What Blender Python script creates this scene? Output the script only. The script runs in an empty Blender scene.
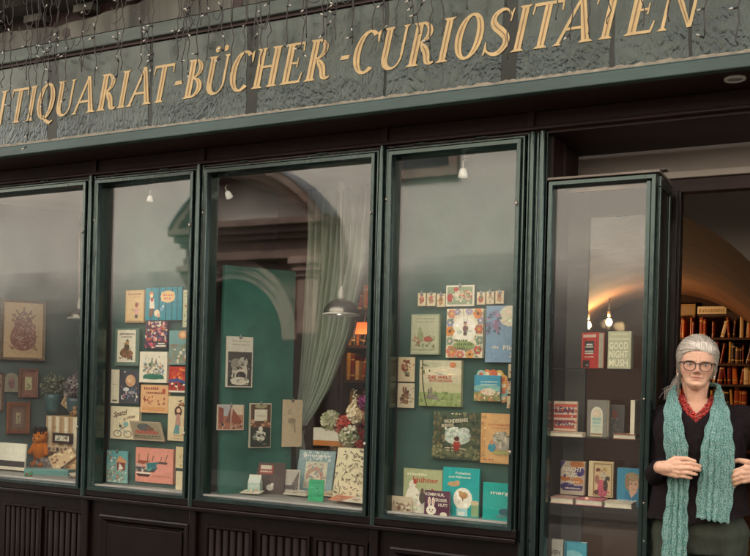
import bpy, bmesh, math, random
import numpy as np
from mathutils import Vector, Matrix, Euler
SC = bpy.context.scene
COL = SC.collection
rnd = random.Random(7)
PI = math.pi

# ------------------------------------------------------------------ camera
F_PX, PPX, PPY = 960.0, 375.0, 384.3
AL, RO = math.radians(27.308), math.radians(1.49)
CAM = Vector((0, -4.0, 1.5))
R0 = Vector((math.cos(AL), math.sin(AL), 0)); FW = Vector((-math.sin(AL), math.cos(AL), 0)); UP = Vector((0, 0, 1))
cr, sr = math.cos(RO), math.sin(RO)
def ray(px, py):
    u, v = (px - PPX) / F_PX, (py - PPY) / F_PX
    return R0 * (u * cr + v * sr) + UP * (u * sr - v * cr) + FW
def at(px, py, Y=0.0):
    d = ray(px, py); return CAM + d * ((Y - CAM.y) / d.y)
def at_z(px, py, Z):
    d = ray(px, py); return CAM + d * ((Z - CAM.z) / d.z)
def at_pl(px, py, p, n):
    d = ray(px, py); return CAM + d * ((p - CAM).dot(n) / d.dot(n))
cam = bpy.data.objects.new('camera', bpy.data.cameras.new('camera'))
COL.objects.link(cam)
Rv, Uv = R0 * cr + UP * sr, -R0 * sr + UP * cr
m = Matrix((Rv, Uv, -FW)).transposed().to_4x4(); m.translation = CAM
cam.matrix_world = m
cam.data.sensor_fit = 'HORIZONTAL'; cam.data.sensor_width = 36
cam.data.lens = 36 * F_PX / 750
cam.data.shift_y = (PPY - 278) / 750
cam.data.clip_start = 0.05; cam.data.clip_end = 500
SC.camera = cam

# ------------------------------------------------------------------ colour + material helpers
def s2l(c): return c / 12.92 if c <= .04045 else ((c + .055) / 1.055) ** 2.4
def hx(h):
    h = h.lstrip('#'); return tuple(s2l(int(h[i:i + 2], 16) / 255) for i in (0, 2, 4))
def mat(name, col, rough=.6, var=.15, scale=8, bump=0., bscale=60, spec=.5, metal=0., stretch=(1, 1, 1), col2=None, coat=0.):
    M = bpy.data.materials.new(name); M.use_nodes = True
    nt = M.node_tree; N = nt.nodes; L = nt.links
    bs = N['Principled BSDF']
    tc = N.new('ShaderNodeTexCoord'); mp = N.new('ShaderNodeMapping'); mp.inputs['Scale'].default_value = stretch
    L.new(tc.outputs['Object'], mp.inputs['Vector'])
    nz = N.new('ShaderNodeTexNoise'); nz.inputs['Scale'].default_value = scale; nz.inputs['Detail'].default_value = 6
    L.new(mp.outputs['Vector'], nz.inputs['Vector'])
    rp = N.new('ShaderNodeValToRGB'); rp.color_ramp.elements[0].position = .3; rp.color_ramp.elements[1].position = .7
    c2 = col2 or tuple(min(1, c * (1 + var * 1.3)) for c in col)
    rp.color_ramp.elements[0].color = (*[c * (1 - var) for c in col], 1); rp.color_ramp.elements[1].color = (*c2, 1)
    L.new(nz.outputs['Fac'], rp.inputs['Fac']); L.new(rp.outputs['Color'], bs.inputs['Base Color'])
    bs.inputs['Roughness'].default_value = rough; bs.inputs['Metallic'].default_value = metal
    bs.inputs['Specular IOR Level'].default_value = spec
    bs.inputs['Coat Weight'].default_value = coat; bs.inputs['Coat Roughness'].default_value = .15
    if bump:
        n2 = N.new('ShaderNodeTexNoise'); n2.inputs['Scale'].default_value = bscale; n2.inputs['Detail'].default_value = 5
        L.new(mp.outputs['Vector'], n2.inputs['Vector'])
        b = N.new('ShaderNodeBump'); b.inputs['Strength'].default_value = bump; b.inputs['Distance'].default_value = .01
        L.new(n2.outputs['Fac'], b.inputs['Height']); L.new(b.outputs['Normal'], bs.inputs['Normal'])
    if name in ('painted_green_wood', 'aged_sign_glass'): bs.inputs['Specular Tint'].default_value = (.74, .96, .90, 1) if 'wood' in name else (.88, .92, .88, 1)
    return M
def glassmat(name, tint=(1, 1, 1), f0=.05, rough=0.0, dust=0.0):
    M = bpy.data.materials.new(name); M.use_nodes = True
    nt = M.node_tree; N = nt.nodes; L = nt.links; N.clear()
    out = N.new('ShaderNodeOutputMaterial'); g = N.new('ShaderNodeNewGeometry')
    dp = N.new('ShaderNodeVectorMath'); dp.operation = 'DOT_PRODUCT'
    L.new(g.outputs['Normal'], dp.inputs[0]); L.new(g.outputs['Incoming'], dp.inputs[1])
    def mth(op, a, b=None):
        n = N.new('ShaderNodeMath'); n.operation = op
        for i, x in enumerate((a, b)):
            if x is None: continue
            if isinstance(x, (int, float)): n.inputs[i].default_value = x
            else: L.new(x, n.inputs[i])
        return n.outputs[0]
    ab = mth('ABSOLUTE', dp.outputs['Value']); om = mth('SUBTRACT', 1.0, ab); p5 = mth('POWER', om, 5.0)
    f = mth('ADD', mth('MULTIPLY', p5, 1 - f0), f0)
    tr = N.new('ShaderNodeBsdfTransparent'); tr.inputs['Color'].default_value = (*tint, 1)
    gl = N.new('ShaderNodeBsdfGlossy'); gl.inputs['Roughness'].default_value = rough
    mx = N.new('ShaderNodeMixShader'); L.new(f, mx.inputs[0]); L.new(tr.outputs[0], mx.inputs[1]); L.new(gl.outputs[0], mx.inputs[2])
    last = mx
    if dust:
        tc = N.new('ShaderNodeTexCoord'); nz = N.new('ShaderNodeTexNoise'); nz.inputs['Scale'].default_value = 2.2; nz.inputs['Detail'].default_value = 8
        L.new(tc.outputs['Object'], nz.inputs['Vector'])
        df = N.new('ShaderNodeBsdfDiffuse'); df.inputs['Color'].default_value = (.6, .57, .5, 1)
        m2 = N.new('ShaderNodeMixShader'); L.new(mth('MULTIPLY', mth('POWER', nz.outputs['Fac'], 2.0), dust), m2.inputs[0])
        L.new(mx.outputs[0], m2.inputs[1]); L.new(df.outputs[0], m2.inputs[2]); last = m2
    L.new(last.outputs[0], out.inputs['Surface'])
    return M
def attrmat(name, rough=.45, spec=.4, bump=0., bscale=200, var=.12, vscale=30, gain=1.):
    M = bpy.data.materials.new(name); M.use_nodes = True
    nt = M.node_tree; N = nt.nodes; L = nt.links; bs = N['Principled BSDF']
    at_ = N.new('ShaderNodeAttribute'); at_.attribute_name = 'Col'
    tc = N.new('ShaderNodeTexCoord'); nz = N.new('ShaderNodeTexNoise'); nz.inputs['Scale'].default_value = vscale; nz.inputs['Detail'].default_value = 6
    L.new(tc.outputs['Object'], nz.inputs['Vector'])
    mr = N.new('ShaderNodeMapRange'); mr.inputs['From Min'].default_value = .25; mr.inputs['From Max'].default_value = .75
    mr.inputs['To Min'].default_value = (1 - var) * gain; mr.inputs['To Max'].default_value = (1 + var) * gain
    L.new(nz.outputs['Fac'], mr.inputs['Value'])
    sc = N.new('ShaderNodeVectorMath'); sc.operation = 'SCALE'
    L.new(at_.outputs['Color'], sc.inputs[0]); L.new(mr.outputs['Result'], sc.inputs['Scale'])
    L.new(sc.outputs['Vector'], bs.inputs['Base Color'])
    bs.inputs['Roughness'].default_value = rough; bs.inputs['Specular IOR Level'].default_value = spec
    if bump:
        n2 = N.new('ShaderNodeTexNoise'); n2.inputs['Scale'].default_value = bscale; n2.inputs['Detail'].default_value = 4
        L.new(tc.outputs['Object'], n2.inputs['Vector'])
        b = N.new('ShaderNodeBump'); b.inputs['Strength'].default_value = bump; b.inputs['Distance'].default_value = .004
        L.new(n2.outputs['Fac'], b.inputs['Height']); L.new(b.outputs['Normal'], bs.inputs['Normal'])
    return M
def emat(name, col, st):
    M = bpy.data.materials.new(name); M.use_nodes = True
    bs = M.node_tree.nodes['Principled BSDF']
    bs.inputs['Base Color'].default_value = (*col, 1); bs.inputs['Emission Color'].default_value = (*col, 1); bs.inputs['Emission Strength'].default_value = st
    return M

# ------------------------------------------------------------------ mesh builder
class MB:
    def __init__(s): s.v = []; s.f = []; s.c = []; s.sm = []
    def add(s, vs, fs, col=None, smooth=False):
        o = len(s.v); s.v += [tuple(v) for v in vs]
        for f in fs: s.f.append(tuple(i + o for i in f)); s.c.append(col); s.sm.append(smooth)
        return s
    def box(s, x0, x1, y0, y1, z0, z1, col=None):
        x0, x1 = sorted((x0, x1)); y0, y1 = sorted((y0, y1)); z0, z1 = sorted((z0, z1))
        return s.add([(x0, y0, z0), (x1, y0, z0), (x1, y1, z0), (x0, y1, z0), (x0, y0, z1), (x1, y0, z1), (x1, y1, z1), (x0, y1, z1)],
                     [(0, 3, 2, 1), (4, 5, 6, 7), (0, 1, 5, 4), (1, 2, 6, 5), (2, 3, 7, 6), (3, 0, 4, 7)], col)
    def quad(s, a, b, c, d, col=None): return s.add([a, b, c, d], [(0, 1, 2, 3)], col)
    def prism(s, pts, y0, y1, col=None):            # polygon in x,z extruded along y (y0 = front)
        n = len(pts); vs = [(p[0], y0, p[1]) for p in pts] + [(p[0], y1, p[1]) for p in pts]
        fs = [tuple(range(n)), tuple(range(2 * n - 1, n - 1, -1))] + [(i, i + n, (i + 1) % n + n, (i + 1) % n) for i in range(n)]
        return s.add(vs, fs, col)
    def loft(s, rings, col=None, smooth=True, caps=True, closed=True):
        n = len(rings[0]); vs = [p for r in rings for p in r]; fs = []
        for i in range(len(rings) - 1):
            for j in range(n if closed else n - 1):
                k = (j + 1) % n; fs.append((i * n + j, i * n + k, (i + 1) * n + k, (i + 1) * n + j))
        if caps: fs += [tuple(range(n - 1, -1, -1)), tuple((len(rings) - 1) * n + j for j in range(n))]
        return s.add(vs, fs, col, smooth)
    def tube(s, pts, r, n=8, col=None, caps=True):
        pts = [Vector(p) for p in pts]; rs = r if isinstance(r, (list, tuple)) else [r] * len(pts)
        rings = []; prev = None
        for i, p in enumerate(pts):
            d = (pts[min(i + 1, len(pts) - 1)] - pts[max(i - 1, 0)]).normalized()
            if prev is None:
                a = Vector((0, 0, 1)) if abs(d.z) < .9 else Vector((1, 0, 0)); u = d.cross(a).normalized()
            else:
                u = (prev - d * prev.dot(d)).normalized()
            w = d.cross(u); prev = u
            rings.append([p + (u * math.cos(2 * PI * k / n) + w * math.sin(2 * PI * k / n)) * rs[i] for k in range(n)])
        return s.loft(rings, col, True, caps)
    def lathe(s, prof, n=24, c=(0, 0, 0), col=None, smooth=True, caps=False):
        rings = [[(c[0] + r * math.cos(2 * PI * k / n), c[1] + r * math.sin(2 * PI * k / n), c[2] + z) for k in range(n)] for r, z in prof]
        return s.loft(rings, col, smooth, caps)
    def ball(s, c, r, n=10, k=6, col=None):
        rx, ry, rz = r if isinstance(r, (tuple, list)) else (r, r, r)
        rings = []
        for i in range(k + 1):
            t = -PI / 2 + PI * (i / k); cz = max(.02, math.cos(t))
            rings.append([(c[0] + rx * cz * math.cos(2 * PI * j / n), c[1] + ry * cz * math.sin(2 * PI * j / n), c[2] + rz * math.sin(t)) for j in range(n)])
        return s.loft(rings, col)
    def capsule(s, p0, p1, r0, r1, n=16, col=None):
        p0, p1 = Vector(p0), Vector(p1); d = (p1 - p0).normalized()
        a = Vector((0, 0, 1)) if abs(d.z) < .9 else Vector((1, 0, 0)); u = d.cross(a).normalized(); w = d.cross(u)
        rings = []
        for t in [x * PI / 2 / 5 for x in range(0, 6)]:
            rr = r0 * max(.03, math.sin(t)); c = p0 - d * r0 * math.cos(t)
            rings.append([c + (u * math.cos(2 * PI * k / n) + w * math.sin(2 * PI * k / n)) * rr for k in range(n)])
        for t in [x * PI / 2 / 5 for x in range(0, 6)]:
            rr = r1 * max(.03, math.cos(t)); c = p1 + d * r1 * math.sin(t)
            rings.append([c + (u * math.cos(2 * PI * k / n) + w * math.sin(2 * PI * k / n)) * rr for k in range(n)])
        return s.loft(rings, col)
    def frame(s, x0, x1, z0, z1, prof, col=None):   # mitred moulding: prof = [(inset, y)]
        loops = [[(x0 + i, y, z0 + i), (x1 - i, y, z0 + i), (x1 - i, y, z1 - i), (x0 + i, y, z1 - i)] for i, y in prof]
        return s.loft(loops, col, False, False)
    def mesh(s, name):
        me = bpy.data.meshes.new(name); me.from_pydata(s.v, [], s.f)
        me.polygons.foreach_set('use_smooth', s.sm)
        if any(c is not None for c in s.c):
            ca = me.color_attributes.new('Col', 'FLOAT_COLOR', 'CORNER')
            arr = []
            for p in me.polygons:
                c = s.c[p.index] or (.5, .5, .5); arr += [*c, 1.0] * p.loop_total
            ca.data.foreach_set('color', arr)
        me.update(); return me
    def build(s, name, m, parent=None, loc=None, rot=None, bevel=0., fix=True):
        me = s.mesh(name); me.materials.append(m)
        if fix:
            bm = bmesh.new(); bm.from_mesh(me); bmesh.ops.recalc_face_normals(bm, faces=bm.faces); bm.to_mesh(me); bm.free()
        o = bpy.data.objects.new(name, me); COL.objects.link(o)
        if parent: o.parent = parent
        if loc is not None: o.location = loc
        if rot is not None: o.rotation_euler = rot
        if bevel:
            b = o.modifiers.new('bevel', 'BEVEL'); b.width = bevel; b.segments = 2; b.limit_method = 'ANGLE'
        return o
def tag(o, label=None, cat=None, group=None, kind=None):
    if label: o['label'] = label
    if cat: o['category'] = cat
    if group: o['group'] = group
    if kind: o['kind'] = kind
    return o
def empty(name, loc=(0, 0, 0), rot=None):
    o = bpy.data.objects.new(name, None); COL.objects.link(o); o.location = loc; o.empty_display_size = .1
    if rot is not None: o.rotation_euler = rot
    return o
def bake(o):                                        # freeze modifiers into the mesh
    dg = bpy.context.evaluated_depsgraph_get(); dg.update()
    me = bpy.data.meshes.new_from_object(o.evaluated_get(dg)); o.modifiers.clear(); old = o.data; o.data = me
    me.name = old.name
    return o
_txt = {}
def text_geo(s, shear=0., bold=.0):
    k = (s, shear, bold)
    if k not in _txt:
        cu = bpy.data.curves.new('t', 'FONT'); cu.body = s; cu.align_x = 'CENTER'; cu.shear = shear; cu.offset = bold; cu.resolution_u = 2
        o = bpy.data.objects.new('t', cu); COL.objects.link(o)
        dg = bpy.context.evaluated_depsgraph_get(); dg.update()
        me = bpy.data.meshes.new_from_object(o.evaluated_get(dg))
        _txt[k] = ([tuple(v.co) for v in me.vertices], [tuple(p.vertices) for p in me.polygons])
        bpy.data.objects.remove(o); bpy.data.curves.remove(cu); bpy.data.meshes.remove(me)
    return _txt[k]

# ------------------------------------------------------------------ materials
WOOD = mat('painted_green_wood', (.0085, .0135, .0122), .18, .45, 5, .18, 60, 1.0, stretch=(1, 1, .25), col2=(.017, .034, .031))
WOODD = mat('painted_dark_wood', (.0066, .0030, .0026), .36, .3, 6, .12, 50, .3, stretch=(1, 1, .25))
BROWN = mat('brown_painted_wood', (.029, .0115, .0088), .5, .25, 5, .1, 40, .4, stretch=(.3, 1, 1))
TRIM = mat('teal_trim_paint', (.042, .074, .066), .5, .22, 6, .15, 60, .4, stretch=(.4, 1, 1))
RAILM = mat('weathered_rail_paint', (.095, .115, .10), .6, .3, 9, .25, 70, .3, stretch=(.4, 1, 1))
BOARDM = mat('weathered_fascia_paint', (.075, .082, .070), .7, .5, 4, .4, 40, .3, stretch=(2, 1, .35), col2=(.155, .155, .13))
SIGNM = mat('aged_sign_glass', (.013, .0145, .0133), .15, .4, 3, .1, 8, .26, col2=(.026, .032, .029))
CREAM = mat('cream_edge', (.24, .21, .155), .7, .3, 20)
GOLD = mat('gold_leaf_paint', (.53, .38, .175), .45, .12, 14, .05, 60, .4)
GROOVE = mat('gold_groove', (.24, .14, .06), .6, .2, 14)
GREEN = mat('green_display_board', (.050, .125, .100), .75, .22, 2.6, .12, 30, .25, col2=(.066, .152, .122))
GREENW = mat('green_splayed_wall', (.030, .135, .105), .6, .42, 3.0, .12, 30, .25, col2=(.060, .215, .168))
GREYW = mat('grey_blue_display_wall', (.100, .150, .142), .8, .15, 2, .1, 30, .2)
LEDGE = mat('pale_ledge_paint', (.33, .32, .28), .5, .2, 8)
CEIL = mat('pale_ceiling_paint', (.34, .34, .30), .7, .1, 4)
GLASS = glassmat('shop_window_glass', (.97, .985, .975), .060, .024, .007)
CLEAR = glassmat('clear_shelf_glass', (.93, .96, .95), .035)
LENS = glassmat('spectacle_lens', (.97, .97, .96), .012)
ART = attrmat('printed_cover', .36, .4, 0, var=.10, vscale=45, gain=1.3)
PAGE = mat('paper_pages', (.72, .65, .50), .8, .08, 60)
WHITE = mat('white_enamel', (.78, .75, .68), .35, .04, 8)
BRASS = mat('old_brass', (.42, .37, .30), .3, .2, 40, metal=.8)
STEEL = mat('brushed_metal', (.45, .44, .42), .35, .1, 40, metal=.9)
WIRE = mat('grey_cable', (.034, .028, .024), .6, .2, 30)
LED = mat('clear_led_tip', (.52, .49, .42), .25, .05, 10, spec=.8)
SOCKET = mat('black_led_socket', (.02, .018, .017), .5, .2, 30)
DARKIN = mat('dark_interior_paint', (.035, .026, .022), .8, .2, 3)
MAUVE = mat('grey_brown_plaster', (.34, .29, .24), .85, .12, 3, .1, 20)
VAULT = mat('ochre_vault_plaster', (.165, .078, .038), .85, .3, 2.5, .4, 9)
BOOKWOOD = mat('bookcase_wood', (.06, .028, .016), .55, .25, 6, stretch=(1, 1, .3))
BULB = emat('warm_bulb', (1.0, .74, .42), 1.6)
SPOTM = emat('white_spot_lamp', (.95, .9, .78), .05)
STONE_D = mat('dark_portal_stone', (.12, .080, .064), .85, .3, 4, .3, 30)
STONE_M = mat('mid_portal_stone', (.20, .142, .116), .85, .3, 4, .3, 30)
PLASTER = mat('pale_plaster', (.50, .472, .43), .9, .1, 2, .1, 20)
BASEW = mat('dark_granite_base', (.024, .020, .018), .85, .3, 2, .2, 20)
BANDW = mat('grey_base_band', (.12, .11, .098), .85, .25, 2, .2, 20)
BAND2 = mat('pale_base_band', (.27, .25, .225), .85, .25, 2, .2, 20)
SLATE = mat('slate_flashing', (.07, .085, .11), .5, .2, 5)
ASPH = mat('asphalt', (.045, .041, .037), .9, .2, 5, .3, 120)
PAVE = mat('paving_slab', (.13, .12, .105), .85, .2, 3, .2, 80)
CURT = mat('sage_curtain_cloth', (.50, .57, .475), .9, .12, 6, .15, 300, .1)

# ------------------------------------------------------------------ shopfront
ZB, ZT = .907, 2.551                                # glass bottom / top
MC = [-3.844, -3.103, -2.045]                       # post centres
XL, XR4, XP = -4.98, -1.351, -1.259
shop = tag(empty('shopfront', (-2.6, 0, 0)), 'dark green wooden bookshop front with four tall display windows and open entrance', 'shopfront')
def sp(mb, name, m, bevel=0.): 
    o = mb.build(name, m, shop, bevel=bevel); o.matrix_parent_inverse = Matrix.Translation((2.6, 0, 0)); return o
def sub(mb, name, m, par, bevel=0.):
    o = mb.build(name, m, par, bevel=bevel); return o
b = MB(); b.box(XL, .62, .004, .10, 2.632, 2.70)     # fascia below soffit, mouldings
b.box(XL, .62, -.035, .004, 2.611, 2.624); b.box(XL, .62, -.018, .004, 2.624, 2.634)
sp(b, 'fascia', BROWN, .004)
b = MB(); b.box(XL, .62, -.30, .10, 2.70, 2.73); sp(b, 'soffit', BROWN)
for x in MC + [-1.335]:
    b = MB(); b.box(x - .016, x + .016, -.012, .004, 2.634, 2.70); sp(b, 'batten', BROWN, .003)
for i, x in enumerate(MC):
    b = MB(); n = 12
    pr = [(x + .013 * math.cos(PI * k / n), -.028 - .014 * math.sin(PI * k / n)) for k in range(n + 1)]
    pts = [(x + .017, .03), (x + .017, -.012), (x + .013, -.016)] + pr + [(x - .013, -.016), (x - .017, -.012), (x - .017, .03)]
    rings = [[(p[0], p[1], z) for p in pts] for z in (.845, 2.608)]
    b.loft(rings, None, False, True)
    sp(b, 'post', WOOD)
b = MB()                                            # fluted pilaster right of the last window
b.box(XR4 + .004, XP, 0, .47, .0, 2.608)
for x0, x1 in ((XR4 + .012, XR4 + .044), (XR4 + .054, XP - .002)):
    c = (x0 + x1) / 2; r = (x1 - x0) / 2; n = 10
    pts = [(c + r * math.cos(PI * k / n), -.004 - .022 * math.sin(PI * k / n)) for k in range(n + 1)] + [(x0, .002), (x1, .002)]
    b.loft([[(p[0], p[1], z) for p in pts] for z in (.0, 2.606)], None, False, True)
sp(b, 'pilaster', WOOD)
b = MB(); b.box(XL - .3, XL, -.01, .3, 0, 2.70); sp(b, 'pier', WOOD, .006)
# sill rail and panelled base
b = MB(); b.box(XL, XR4 + .004, -.028, .06, .846, .884); b.box(XL, XR4 + .004, -.040, .05, .826, .846); sp(b, 'sill', WOODD, .004)
b = MB(); b.box(XL, XR4 + .004, .012, .06, .0, .826); sp(b, 'base_board', WOODD)
for x in MC:
    b = MB(); b.box(x - .022, x + .022, -.014, .012, .06, .826); sp(b, 'base_post', WOODD, .006)
b = MB(); b.box(XL, XR4 + .004, -.03, .012, 0, .10); sp(b, 'plinth', WOODD, .004)
SLATM = mat('brown_vent_slat', (.0125, .0072, .006), .7, .3, 8, .1, 50, .2)
def grille(x0, x1, z1):
    g = MB(); g.frame(x0, x1, .14, z1, [(-.012, .010), (-.012, -.006), (0, -.006), (.006, .010)])
    par = sp(g, 'vent_grille', WOODD)
    n = max(4, round((x1 - x0) / .042)); w = (x1 - x0) / n
    for k in range(n):
        s_ = MB(); c = x0 + (k + .5) * w; r = w * .36; q = 8
        pts = [(c + r * math.cos(PI * j / q), .008 - .014 * math.sin(PI * j / q)) for j in range(q + 1)]
        s_.loft([[(p[0], p[1], z) for p in pts] for z in (.146, z1 - .006)], None, True, True)
        sub(s_, 'slat', SLATM, par)
for px0, px1, py in ((-70, -8, 490), (6, 41, 500), (48, 83, 504), (208, 251, 521), (261, 308, 527), (317, 366, 531)):
    grille(at(px0, py).x, at(px1, py).x, .742)
def base_panel(x0, x1):
    g = MB(); g.box(x0 + .05, x1 - .05, -.002, .012, .18, .70)
    g.frame(x0, x1, .13, .752, [(0, .011), (0, -.014), (.010, -.020), (.014, -.016), (.024, -.016), (.040, .004), (.05, .006)])
    sp(g, 'base_panel', WOODD, .002)
base_panel(at(101, 514).x, at(190, 523).x); base_panel(at(391, 545).x, XR4 - .02)
# casement windows
WINS = [(XL, MC[0] - .018), (MC[0] + .018, MC[1] - .018), (MC[1] + .018, MC[2] - .018), (MC[2] + .018, XR4)]
PROF = [(0, .02), (0, -.012), (.004, -.020), (.010, -.020), (.012, -.006), (.016, -.006), (.0165, -.030), (.0185, -.034), (.0345, -.0335), (.037, -.030), (.040, -.020), (.044, -.010), (.044, .055)]
for i, (x0, x1) in enumerate(WINS):
    b = MB(); b.frame(x0, x1, ZB - .046, ZT + .046, PROF)
    w = sp(b, 'window_frame', WOOD)
    g = MB(); tl = .0095 if i == 1 else 0; xa_, xb_ = x0 + .043, x1 - .043        # second pane skewed to turn the portal's reflection out of it
    g.loft([[(xa_, .018 + tl, z), (xb_, .018 - tl, z), (xb_, .023 - tl, z), (xa_, .023 + tl, z)] for z in (ZB - .002, ZT + .002)], None, False, True); sub(g, 'glass', GLASS, w)
    for kx, kz in ((x1 - .030, 1.22), (x1 - .030, 2.30), (x0 + .008, 2.36)):
        k = MB(); k.lathe([(.0005, .009), (.005, .009), (.006, 0), (.005, -.009), (.0005, -.009)], 10, (kx, -.036 if kx > x0 + .02 else -.022, kz))
        sub(k, 'keyhole_plate', BRASS, w)
    l = MB(); l.box(x0 + .044, x1 - .044, -.0085, .0125, ZB - .004, ZB + .006); sub(l, 'glazing_bead', LEDGE, w, .002)
    for q in (.25, .7):
        h = MB(); xx = x0 + (x1 - x0) * q; h.tube([(xx - .03, -.026, ZT + .0535), (xx + .03, -.026, ZT + .0535)], .005, 8)
        sub(h, 'hinge', WOOD, w)
# display cases behind the glass
def case(x0, x1, ydeep, zfloor=ZB + .0):
    b = MB(); b.box(x0 - .0, x1, .056, ydeep, zfloor - .03, zfloor); sp(b, 'display_ledge', LEDGE)
    b = MB(); b.box(x0, x1, .056, ydeep, ZT + .04, ZT + .06); sp(b, 'case_ceiling', CEIL)
case(XL, MC[0] - .012, 1.2); case(MC[0] + .012, MC[1] - .012, .165); case(MC[1] + .012, MC[2] - .012, .70); case(MC[2] + .012, XR4, .165)
YB2 = YB4 = .125
for x0, x1, nm in ((WINS[1][0] + .02, WINS[1][1] - .0, 0), (WINS[3][0] + .02, WINS[3][1], 0)):
    b = MB(); b.box(x0, x1, YB2, YB2 + .025, ZB + .001, ZT + .039)
    sp(b, 'display_board', GREEN)
for x in MC + [XR4 - .006]:
    b = MB(); b.box(x - .011, x + .011, .056, .70 if x in (MC[0], MC[1], MC[2]) else .165, ZB - .03, ZT + .06); sp(b, 'case_partition', DARKIN)
# splayed green wall behind window 3 and receding grey wall behind window 1
P3 = Vector((-2.985, .085, 0)); D3 = Vector((.5, .866, 0)).normalized(); N3 = Vector((D3.y, -D3.x, 0))
P1 = at(25, 330, .50); P1.z = 0; D1 = Vector((.42, .906, 0)).normalized(); N1 = Vector((D1.y, -D1.x, 0))
RZ3 = math.atan2(D3.y, D3.x); RZ1 = math.atan2(D1.y, D1.x)
def slabw(P, D, N, a, c, name, m, th=.03, zt=ZT + .039):
    b = MB(); q = [P + D * a, P + D * c, P + D * c - N * th, P + D * a - N * th]
    b.loft([[(p.x, p.y, z) for p in q] for z in (ZB + .001, zt)], None, False, True)
    return sp(b, name, m)
slabw(P3, D3, N3, -.02, .395, 'splayed_wall', GREENW, zt=2.10); slabw(P1, D1, N1, -.5, .36, 'receding_wall', GREYW)
# entrance recess: reveal, soffit, transom
b = MB(); b.box(XP, XP + .012, .05, .44, .12, 2.60); b.box(XP + .012, XP + .022, .20, .23, .12, 2.60); sp(b, 'reveal_panel', BROWN)
b = MB(); b.box(XP + .001, .62, .0, .46, 2.600, 2.6105); sp(b, 'entrance_soffit', BROWN)
TRANS = mat('grey_transom_paint', (.40, .35, .30), .5, .2, 4, .05, 40, .4, stretch=(.3, 1, 1), col2=(.46, .41, .35))
TLIP = mat('pale_transom_lip', (.56, .51, .44), .5, .1, 6)
b = MB(); b.box(XP - .05, .62, .472, .52, 2.489, 2.63); sp(b, 'transom_beam', TRANS)
b = MB(); b.box(XP + .0125, .62, .425, .50, 2.457, 2.488); sp(b, 'transom_lip', TLIP, .004)
b = MB(); b.box(XP + .012, .62, .44, .50, 2.394, 2.456); sp(b, 'door_head', BROWN, .004)
b = MB(); xj = at(669, 300, .42).x; b.box(xj, xj + .045, .40, .47, .12, 2.394); b.box(xj + .010, xj + .032, .385, .40, .14, 2.394); sp(b, 'door_jamb', WOODD, .003)
b = MB(); b.box(.50, .62, -.01, .47, 0, 2.60); sp(b, 'door_pier', WOOD, .006)
b = MB(); b.box(XP, .50, -.02, .6, 0, .118); sp(b, 'doorstep', PAVE, .01)
# wall above and beside the shop
b = MB(); b.box(-9, XL - .3, .0, .3, 0, 9); b.box(.62, 6, 0, .3, 0, 9); b.box(XL - .3, .62, .0, .3, 3.62, 9)
tag(b.build('house_wall', PLASTER), 'pale plaster house wall above and around the bookshop front', 'wall')

# recessed downlight in the soffit
pt = at_z(735, 78.5, 2.70)
rl = tag(empty('recessed_downlight', pt), 'round pale recessed downlight in the soffit over the entrance', 'downlight')
b = MB(); b.lathe([(.040, 0), (.040, -.006), (.030, -.008), (.028, -.002)], 24); b.build('rim', WHITE, rl)
b = MB(); b.lathe([(.0005, -.004), (.028, -.003), (.028, .0)], 24); b.build('lens', LEDGE, rl)

# ------------------------------------------------------------------ sign
YS = -.30
sign = tag(empty('shop_sign', (-2.6, YS, 2.68)), 'long old glass shop sign with slanted gold letters over the windows', 'sign')
def sg(mb, name, m, par=None, bevel=0.):
    o = mb.build(name, m, par or sign, bevel=bevel)
    if not par: o.matrix_parent_inverse = Matrix.Translation((2.6, -YS, -2.68))
    return o
SX0, SX1 = -5.3, .9
b = MB(); b.box(SX0, SX1, YS, YS + .02, 2.735, 3.165); sg(b, 'sign_panel', SIGNM)
b = MB(); b.box(SX0, SX1, YS - .022, YS + .02, 2.680, 2.727); b.box(SX0, SX1, YS - .016, YS + .02, 2.727, 2.735); sg(b, 'lower_trim', TRIM, bevel=.004)
b = MB(); b.box(SX0, SX1, YS - .03, YS + .02, 3.180, 3.246); sg(b, 'upper_rail', RAILM, bevel=.006)
b = MB(); b.box(SX0, SX1, YS - .012, YS + .02, 3.165, 3.180); sg(b, 'rail_gap_strip', BROWN)  # plain brown strip closing the gap under the rail
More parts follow.
